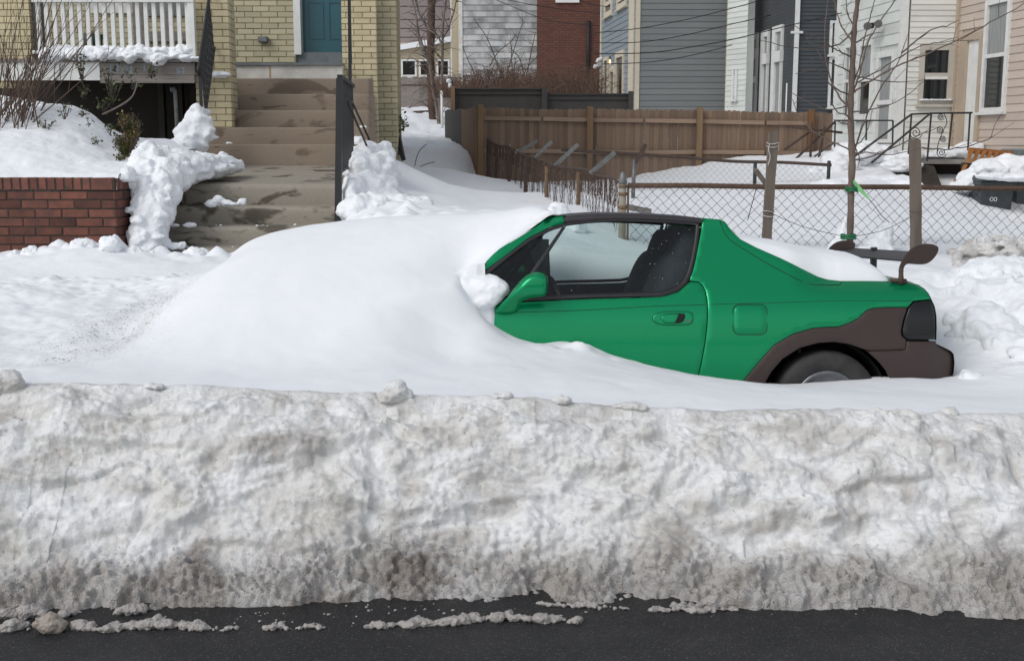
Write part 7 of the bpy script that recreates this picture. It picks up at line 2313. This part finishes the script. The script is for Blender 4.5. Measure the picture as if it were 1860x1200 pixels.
sk, so, p, q = stake('tree_stake', (1662, 253, 9.1), (1664, 470, 9.1), 0.070, 'upright weathered wooden stake to the right of the young tree')
c = q.lerp(p, 0.40)
m = MB(); m.tube([(c.x + 0.05 * math.cos(a), c.y + 0.05 * math.sin(a), c.z) for a in np.linspace(0, 2 * math.pi, 15)], 0.0025, 4, False); m.build('string', M['twig'], so)
# guy wires from the stakes to the trunk strap
for (a, b, c, lab) in (((1393, 384, 9.1), (1460, 412, 9.08), (1536, 430, 9.06), 'thin wire from the leaning stake to the tree trunk'), ((1660, 390, 9.1), (1605, 418, 9.08), (1546, 430, 9.06), 'thin wire from the upright stake to the tree trunk')):
    m = MB(); m.tube(smooth_line([at(*a), at(*b), at(*c)], 6), 0.0022, 4); m.build('guy_wire', M['wire_grey'], None, lab, 'wire')
m = MB(); m.tube([at(1358, 300 + 100, 8.7), at(1373, 345, 8.7)], 0.003, 4)
p = at(1373, 345, 8.7); m.lump(p, (0.006, 0.006, 0.006), 1, 0.1, 2, 1); m.build('radio_aerial', M['cable'], None, 'thin black aerial standing in the snow behind the roof', 'aerial')
m = MB(); m.bar(at(1372, 308, 12.5), at(1392, 335, 12.6), 0.05, 0.03); m.build('wood_offcut', M['stake'], None, 'short wooden offcut leaning behind the fence rail by the leaning stake', 'offcut')

# ================================================================== bare shrub, evergreen sprigs, vine on the left
random.seed(5)
sh = thing('bare_shrub', 'bare brown multi-stemmed shrub rising out of the garden snow', 'shrub', at(25, 225, 10.9))
for k in range(70):
    b0 = at(random.uniform(-45, 70), random.uniform(205, 235), 10.9 + random.uniform(-.25, .3))
    lean = random.uniform(-0.25, 1.0)
    ln = random.uniform(0.45, 1.35)
    d = Vector((lean * 0.75, random.uniform(-.25, .25), 1.0 - 0.30 * max(0, lean))).normalized()
    pts = [b0 - d * 0.12]
    c = b0.copy(); dd_ = d.copy()
    for i in range(7):
        dd_ = (dd_ + Vector((random.uniform(-.08, .12), random.uniform(-.06, .06), random.uniform(-.02, .07)))).normalized()
        c = c + dd_ * ln / 7; pts.append(c.copy())
    m = MB(); r0 = random.uniform(0.0035, 0.007)
    m.tube(pts, [r0 * (1 - 0.65 * i / 7) for i in range(8)], 5)
    for i in range(2, 7):
        if random.random() < 0.6:
            e = pts[i] + (dd_ + Vector((random.uniform(-.7, .7), random.uniform(-.6, .6), random.uniform(0, .5)))).normalized() * random.uniform(0.08, 0.35)
            m.tube([pts[i], pts[i].lerp(e, .5) + Vector((0, 0, .01)), e], [r0 * .5, r0 * .4, r0 * .25], 4)
    m.build('stem', M['twig_shrub'], sh)
def leafy(name, label, cat, specs, mats, stem_mat, group=None, leaf=0.026):
    root = thing(name, label, cat, at(*specs[0][:3]), group)
    lm = {k: MB() for k in mats}; sm_ = MB()
    for (px, py, Y, w_px, h_px, n) in specs:
        base = at(px, py + h_px * 0.5, Y)
        for i in range(max(2, n // 9)):
            a = random.uniform(-1, 1)
            tip = at(px + a * w_px * 0.5, py - h_px * 0.5 * random.uniform(.3, 1), Y + random.uniform(-.12, .12))
            mid_ = base.lerp(tip, .5) + Vector((0.02 * a, 0, 0.01))
            sm_.tube([base, mid_, tip], [0.004, 0.003, 0.0015], 4)
            for j in range(9):
                u = random.uniform(0.15, 1.0)
                c = base.lerp(tip, u) + Vector((random.gauss(0, .018), random.gauss(0, .03), random.gauss(0, .018)))
                d1 = Vector((random.uniform(-1, 1), random.uniform(-1, 1), random.uniform(-.3, 1))).normalized()
                d2 = d1.cross(Vector((random.uniform(-1, 1), random.uniform(-1, 1), random.uniform(-1, 1)))).normalized()
                s_ = leaf * random.uniform(.6, 1.25)
                lm[random.choice(mats)].add([c, c + d1 * s_ * .5 + d2 * s_ * .38, c + d1 * s_, c + d1 * s_ * .5 - d2 * s_ * .38], [(0, 1, 2, 3)])
    sm_.build('stems', M[stem_mat], root, kind='stuff')
    for k in mats:
        if lm[k].v: lm[k].build('foliage', M[k], root, kind='stuff')
    return root
leafy('evergreen_shrub', 'green and yellowing boxwood sprig poking from the snow at the bed edge', 'shrub', [(228, 262, 10.6, 46, 46, 520), (232, 225, 10.8, 42, 42, 260), (240, 245, 10.7, 46, 60, 260), (218, 285, 10.5, 22, 20, 60)], ['leaf', 'leaf', 'leaf_yellow'], 'twig_shrub')
for (px, py, w, h, n, lab) in ((178, 255, 16, 14, 30, 'small green sprig lying on the smooth snow beside the boxwood'), (150, 205, 14, 14, 30, 'small dark sprig poking from the snow crest near the vine'), (160, 226, 14, 8, 22, 'tiny dark sprig half buried below the vine'), (200, 232, 16, 26, 36, 'leafy twig hanging over the steep edge of the garden snow'), (208, 258, 14, 20, 27, 'dark leafy twig flat on the snow left of the boxwood'), (84, 224, 40, 24, 60, 'low green twigs in front of the bare shrub'), (118, 200, 20, 34, 45, 'upright green twig at the right side of the bare shrub')):
    leafy('evergreen_sprig', lab, 'sprig', [(px, py, 10.75, w, h, n)], ['leaf', 'leaf_vine'], 'twig_shrub')
leafy('climbing_vine', 'straggling vine with dull leaves hanging before the old porch boards', 'vine', [(150, 120, 12.2, 24, 70, 80), (150, 165, 12.2, 30, 30, 70), (195, 140, 12.3, 20, 50, 50), (205, 165, 12.2, 40, 50, 110), (190, 190, 12.2, 30, 30, 50), (235, 130, 12.3, 30, 26, 35), (275, 128, 12.35, 34, 30, 45), (240, 155, 12.3, 30, 16, 30)], ['leaf_vine', 'leaf_vine', 'leaf'], 'twig', leaf=0.036)
m = MB(); m.tube(smooth_line([at(186, 208, 12.0), at(215, 194, 11.9), at(238, 178, 11.85), at(247, 160, 11.9), at(249, 150, 12.0)], 5), [0.009] * 11 + [0.007] * 10, 6)
m.build('bent_cane', M['bark_grey'], None, 'single bent grey cane arching in front of the dark areaway', 'cane')
leafy('ivy_trail', 'dark ivy trailing from the corner of the yellow brick house', 'ivy', [(727, 215, 14.6, 10, 60, 30), (733, 225, 14.7, 14, 26, 20)], ['leaf'], 'twig', leaf=0.05)
# dark board leaning at the corner of the house
m = MB(); m.bar(at(722, 240, 14.8), at(731, 285, 14.4), 0.05, 0.12, (0, 1, 0)); m.build('black_board', M['cable'], None, 'short black board leaning at the corner of the yellow brick house', 'board')
# dry stalks in the lane snow
for (pts, lab) in ((((753, 304), (757, 285), (765, 270), (775, 262)), 'thin dry stalk curving out of the lane snow'), (((757, 305), (775, 298), (790, 294)), 'low dry stalk lying over the lane snow')):
    m = MB(); m.tube(smooth_line([at(a, b, 18.5) for a, b in pts], 4), 0.006, 4); m.build('dry_stalk', M['twig'], None, lab, 'stalk')

# ================================================================== trees at the end of the lane, brambles
YL = 34.0
random.seed(9)
ft = thing('ivy_tree', 'red-brown ivy-clad tree trunk at the end of the snowy lane', 'tree', at(786, 226, YL))
m = MB(); tp = smooth_line([at(787, 240, YL), at(786, 226, YL), at(784, 180, YL), at(782, 120, YL), at(783, 60, YL), at(784, 0, YL), at(786, -60, YL)], 5)
m.tube(tp, [0.115 * (1 + 0.10 * math.sin(i * 2.3) + 0.07 * math.sin(i * 5.1)) for i in range(len(tp))], 10); m.build('trunk', M['bark_far'], ft)
for i in range(26):
    u = random.uniform(0.2, 0.98); k = int(u * (len(tp) - 2)); c = tp[k]
    sx = random.choice((-1, 1))
    e = c + Vector((sx * random.uniform(.15, .6), random.uniform(-.4, .2), random.uniform(-.25, .5)))
    m = MB(); m.tube([c, c.lerp(e, .5) + Vector((0, 0, .06)), e, e + Vector((sx * .12, 0, random.uniform(-.3, .05)))], [.022, .016, .011, .005], 5); m.build('branch', M['bark_grey'], ft)
gt = thing('bare_tree', 'pale grey forked bare tree leaning beside the ivy-clad trunk', 'tree', at(797, 232, YL - 0.8))
for pts, r0 in (([(797, 234), (795, 205), (787, 165), (783, 130), (778, 108), (768, 85), (760, 62), (757, 40), (752, 15), (746, -10)], 0.055), ([(783, 130), (775, 106), (765, 92), (760, 70)], 0.03), ([(799, 234), (800, 190), (803, 130), (804, 90), (805, 40), (812, -5)], 0.05), ([(804, 85), (795, 65), (780, 55), (770, 42), (760, 20), (752, -8)], 0.03), ([(805, 70), (815, 50), (825, 20), (830, -10)], 0.025), ([(803, 110), (790, 92), (785, 70)], 0.02)):
    P_ = smooth_line([at(a, b, YL - 0.8 + random.uniform(-.2, .2)) for a, b in pts], 4)
    m = MB(); m.tube(P_, [r0 * (1 - 0.5 * i / len(P_)) for i in range(len(P_))], 7)
    for i in range(2, len(P_) - 1, 2):
        for _ in range(2):
            e = P_[i] + Vector((random.uniform(-.5, .5), random.uniform(-.4, .4), random.uniform(-.15, .6)))
            m.tube([P_[i], P_[i].lerp(e, .5) + Vector((0, 0, .05)), e], [.014, .009, .004], 4)
    m.build('branch', M['bark_grey'], gt)
m = MB(); q0, q1 = at(803, 165, 32.0), at(803, 238, 32.0); m.tube([q1, (q1.x, q1.y, q0.z)], 0.035, 8); m.build('marker_post', M['white_paint'], None, 'thin white marker post beside the forked bare tree', 'post')
snow_lumps('snow_clod', [(815, 147, 27.4, .06, .06, .05), (817, 155, 27.4, .04, .05, .06)], 'small cap of snow on the end post of the charcoal fence')
m = MB()
for k in range(1100):
    px = random.uniform(790, 1092)
    Y = random.uniform(31, 39)
    hi_ = 118 + 25 * math.sin(px * 0.021) ** 2
    hi_ -= 40 * math.exp(-((px - 945) / 40) ** 2) * random.random()
    b0 = at(px, 178, Y); tipy = random.uniform(hi_, 165)
    e = at(px + random.gauss(0, 22), tipy, Y + random.uniform(-.6, .6))
    arch_ = random.uniform(0.0, .35)
    e2 = e + Vector((random.uniform(-.8, .8), 0, random.uniform(-.6, .25)))
    m.tube([b0, b0.lerp(e, .6) + Vector((random.uniform(-.1, .1), 0, arch_)), e, e2], [.010, .008, .005, .003], 3)
m.build('brambles', M['bramble'], kind='stuff')
# taller bare stems before the weathered house
bs = thing('bare_bush', 'thin bare bush with crossing stems before the weathered siding', 'bush', at(925, 165, 38))
for pts in ([(915, 165), (925, 120), (940, 70), (950, 40)], [(935, 165), (930, 120), (928, 80)], [(950, 165), (962, 110), (972, 60)], [(940, 160), (960, 120), (985, 95)], [(925, 165), (905, 120), (885, 70), (860, 35)], [(885, 165), (860, 130), (840, 85)], [(890, 120), (905, 95), (926, 78)], [(960, 165), (945, 110), (935, 95)]):
    P_ = smooth_line([at(a, b, 38 + random.uniform(-.4, .4)) for a, b in pts], 4)
    m = MB(); m.tube(P_, [0.022 * (1 - .6 * i / len(P_)) for i in range(len(P_))], 5)
    for i in range(2, len(P_), 2):
        for _ in range(2):
            e = P_[i] + Vector((random.uniform(-.45, .45), random.uniform(-.3, .3), random.uniform(-.1, .5)))
            m.tube([P_[i], e], [.009, .003], 4)
    m.build('stem', M['twig_shrub'], bs)
# hedge of twigs under the lane end, old log
m = MB(); m.tube([at(705, 210, 36), at(790, 206, 36)], 0.10, 8); m.build('fallen_log', M['bark_far'], None, 'dark log lying across the end of the snowy lane', 'log')

# ================================================================== slush and clods on bank and road
def gnd(px, py):
    p = on_ground(px, py); return p
def slush(name, pts, label, w=(0.018, 0.03), mat='slush', hgt=0.8):
    m = MB(); random.seed(int(pts[0][0]) + 3)
    L = smooth_line([gnd(a, b) for a, b in pts], 5)
    ln = sum((b - a).length for a, b in zip(L, L[1:]))
    n = max(3, int(ln / 0.016))
    for i in range(n):
        u = i / (n - 1) * (len(L) - 1); k = min(int(u), len(L) - 2); c = L[k].lerp(L[k + 1], u - k)
        env = 0.55 + 0.45 * math.sin(math.pi * i / (n - 1)) + 0.18 * math.sin(i * 0.7)
        r_ = random.uniform(*w) * env
        m.lump((c.x, c.y + random.uniform(-.012, .012), r_ * hgt * 0.55), (r_ * random.uniform(.8, 1.3), r_, r_ * hgt), i, 0.4, 2.2, 2)
    return melt(m, name, M[mat], 0.005, 1, 0.008, 55, int(pts[0][0]), label=label, cat='slush', group='slush on the road')
slush('slush_ridge', [(5, 1144), (30, 1140), (55, 1142)], 'rounded slush clod at the road edge next to the tan ice chunk', (0.016, 0.028))
slush('slush_ridge', [(133, 1143), (148, 1138), (172, 1146)], 'grey slush clump just beyond the tan ice chunk on the road', (0.014, 0.026))
slush('slush_ridge', [(180, 1146), (230, 1140), (300, 1138), (350, 1140), (392, 1143)], 'long knobbly slush ridge on the road running from the grey slush clump', (0.015, 0.027))
slush('slush_ridge', [(404, 1144), (430, 1142)], 'small slush clod alone beyond the long knobbly ridge', (0.009, 0.014))
slush('slush_ridge', [(477, 1142), (530, 1141)], 'thin slush strip on the road with a smaller one at its end', (0.010, 0.016))
slush('slush_ridge', [(537, 1142), (560, 1141), (590, 1140)], 'short lumpy slush strip ending in a round knob', (0.009, 0.018))
slush('slush_ridge', [(664, 1138), (720, 1137), (780, 1134), (840, 1129), (900, 1124), (960, 1126), (1010, 1127), (1054, 1130)], 'longest curved slush ridge lying on the black road', (0.013, 0.026))
slush('slush_ridge', [(976, 1097), (1050, 1102), (1140, 1106)], 'flat slush strip just in front of the snowbank foot', (0.010, 0.015))
slush('slush_ridge', [(1178, 1108), (1260, 1110), (1338, 1106)], 'second flat slush strip hugging the snowbank foot, with a tan lump', (0.012, 0.018))
slush('slush_ridge', [(5, 1118), (25, 1118)], 'low slush clod tucked under the snowbank foot at the road edge', (0.02, 0.03))
slush('slush_ridge', [(30, 1120), (60, 1116), (86, 1118)], 'broad slush lump lying against the snowbank foot', (0.022, 0.034))
slush('slush_ridge', [(104, 1121), (132, 1118)], 'oval slush lump between the snowbank foot and the grey clump', (0.016, 0.024))
slush('slush_ridge', [(210, 1114), (240, 1113), (262, 1112)], 'protruding slush lobe at the foot of the snowbank', (0.02, 0.032))
M['ice_tan'] = pm('ice_tan', (0.36, 0.315, 0.265), (0.26, 0.225, 0.19), 14, 0.45, 0, 0.4, 60, 0.004)
m = MB(); p = gnd(90, 1146); m.lump((p.x, p.y, 0.022), (0.065, 0.035, 0.036), 4, 0.35, 1.3, 3); m.lump((p.x + 0.01, p.y, 0.05), (0.03, 0.022, 0.02), 8, 0.3, 1.3, 3)
melt(m, 'ice_chunk', M['ice_tan'], 0.005, 1, 0.010, 34, 2, label='tan wedge-shaped chunk of ice among the slush on the road', cat='ice chunk')
m = MB(); random.seed(31)
for i in range(80):
    c_px = random.choice([(700, 1112, 60, 14), (760, 1104, 60, 8), (500, 1122, 60, 14), (300, 1125, 180, 16), (1500, 1116, 260, 8), (930, 1110, 200, 14), (60, 1128, 80, 10)])
    p = gnd(random.gauss(c_px[0], c_px[2]), random.gauss(c_px[1], c_px[3] * .6)); r_ = random.choice([.002, .003, .004, .006])
    m.lump((p.x, p.y, r_ * .4), (r_ * 1.3, r_, r_ * .8), i, .3, 2, 1)
m.build('slush_crumbs', M['slush'], kind='stuff')
def crest_pt(px, dy=0.0):
    xw = (px - 930) / FPX * YC / CT
    for _ in range(3): xw = at(px, np.interp(px, [c[0] for c in crest_px], [c[1] for c in crest_px]), YC).x
    return Vector((xw, YC + dy, float(np.interp(xw, bx, zc))))
def bank_chunk(px, L, label, dy=0.0, mat='snow_dirty', amp=0.006):
    c = crest_pt(px, dy); m = MB()
    for i, (dx, dz, rx_, ry_, rz_) in enumerate(L): m.lump((c.x + dx, c.y, c.z + dz), (rx_, ry_, rz_), i + int(px), 0.35, 1.5, 3)
    return melt(m, 'snow_chunk', M[mat], 0.006, 3, amp, 26, int(px), label=label, cat='snow chunk')
bank_chunk(718, [(0.0, 0.022, 0.055, 0.05, 0.045), (-0.028, 0.0, 0.05, 0.05, 0.03), (0.055, 0.005, 0.022, 0.03, 0.028), (0.012, 0.045, 0.036, 0.04, 0.032)], 'big rounded dirty snow chunk sitting on the crest of the snowbank')
bank_chunk(15, [(0.0, 0.02, 0.07, 0.06, 0.055), (-0.06, 0.0, 0.06, 0.05, 0.05), (0.03, 0.0, 0.04, 0.04, 0.035)], 'pale rounded snow block at the crest near the drift foot')
bank_chunk(275, [(0.0, 0.005, 0.035, 0.03, 0.014), (0.03, 0.0, 0.025, 0.03, 0.012)], 'flat snow crumb on the crest below the speckled drift edge')
bank_chunk(920, [(0.0, 0.005, 0.03, 0.03, 0.016), (-0.045, 0.004, 0.022, 0.03, 0.012)], 'low pair of snow lumps on the crest below the green door')
bank_chunk(1022, [(0.0, 0.004, 0.045, 0.04, 0.018)], 'low hump of dirty snow on the crest under the door handle')
bank_chunk(1725, [(0.0, 0.006, 0.04, 0.03, 0.022), (-0.035, 0.0, 0.03, 0.03, 0.014)], 'angular icy slab on the crest in front of the rear bumper')
bank_chunk(1140, [(0.0, 0.0, 0.06, 0.04, 0.016), (0.05, -0.004, 0.04, 0.04, 0.014)], 'thin crust of ice on the crest in front of the door edge')
# heap of thrown snow right of the front steps
snow_lumps('snow_pile', [(650, 385, 10.25, .16, .2, .14), (680, 380, 10.3, .18, .2, .12), (640, 355, 10.6, .10, .2, .16), (665, 350, 10.8, .2, .25, .2), (695, 350, 10.9, .16, .22, .16), (655, 318, 11.4, .16, .25, .2), (685, 315, 11.5, .17, .25, .2), (665, 288, 12.2, .17, .25, .18), (690, 292, 12.4, .17, .25, .16), (706, 318, 11.8, .10, .2, .16), (720, 372, 10.6, .2, .2, .09), (750, 376, 10.5, .18, .2, .08)], 'tall rough heap of shovelled snow right of the front steps', cat='snow pile', amp=0.018, crumb=8)
# chunky ploughed snow behind the tail of the car
snow_lumps('snow_pile', [(1790, 600, 7.2, .22, .3, .14), (1840, 560, 7.6, .28, .3, .2), (1900, 590, 7.3, .3, .3, .2), (1800, 540, 7.8, .25, .3, .15), (1760, 565, 7.6, .15, .2, .10), (1850, 640, 6.9, .22, .22, .12), (1920, 650, 6.8, .3, .25, .15), (1830, 505, 8.2, .3, .3, .14), (1770, 515, 8.2, .2, .25, .10), (1745, 610, 7.2, .09, .15, .07)], 'chunky white ploughed snow rising behind the tail of the green car', cat='snow pile', amp=0.022, crumb=6)
random.seed(77)

# blocks of shovelled snow along the foot of the brick wall
for i, (px, py, Y, r_, lab) in enumerate([(28, 462, 9.2, .05, 'small shovelled snow block below the brick wall'), (58, 458, 9.2, .07, 'pair of shovelled snow blocks below the brick wall'), (122, 452, 9.2, .06, 'low shovelled snow block midway along the brick wall'), (150, 446, 9.2, .085, 'wide broken snow block below the brick wall'), (200, 440, 9.15, .075, 'tall pointed snow block near the brick wall corner'), (242, 460, 9.2, .07, 'snow block at the foot of the snow cascade'), (275, 464, 9.25, .055, 'small snow block between the cascade and the steps'), (352, 462, 9.3, .08, 'rounded snow block before the bottom step')]):
    snow_lumps('snow_block', [(px, py + 4, Y, r_ * 1.2, r_, r_ * .9), (px + r_ * 90, py + 9, Y, r_ * .8, r_ * .8, r_ * .7), (px - r_ * 110, py + 10, Y, r_ * .7, r_ * .8, r_ * .6), (px + r_ * 20, py - r_ * 60, Y, r_ * .55, r_ * .6, r_ * .5)], lab, cat='snow block', amp=r_ * .2)
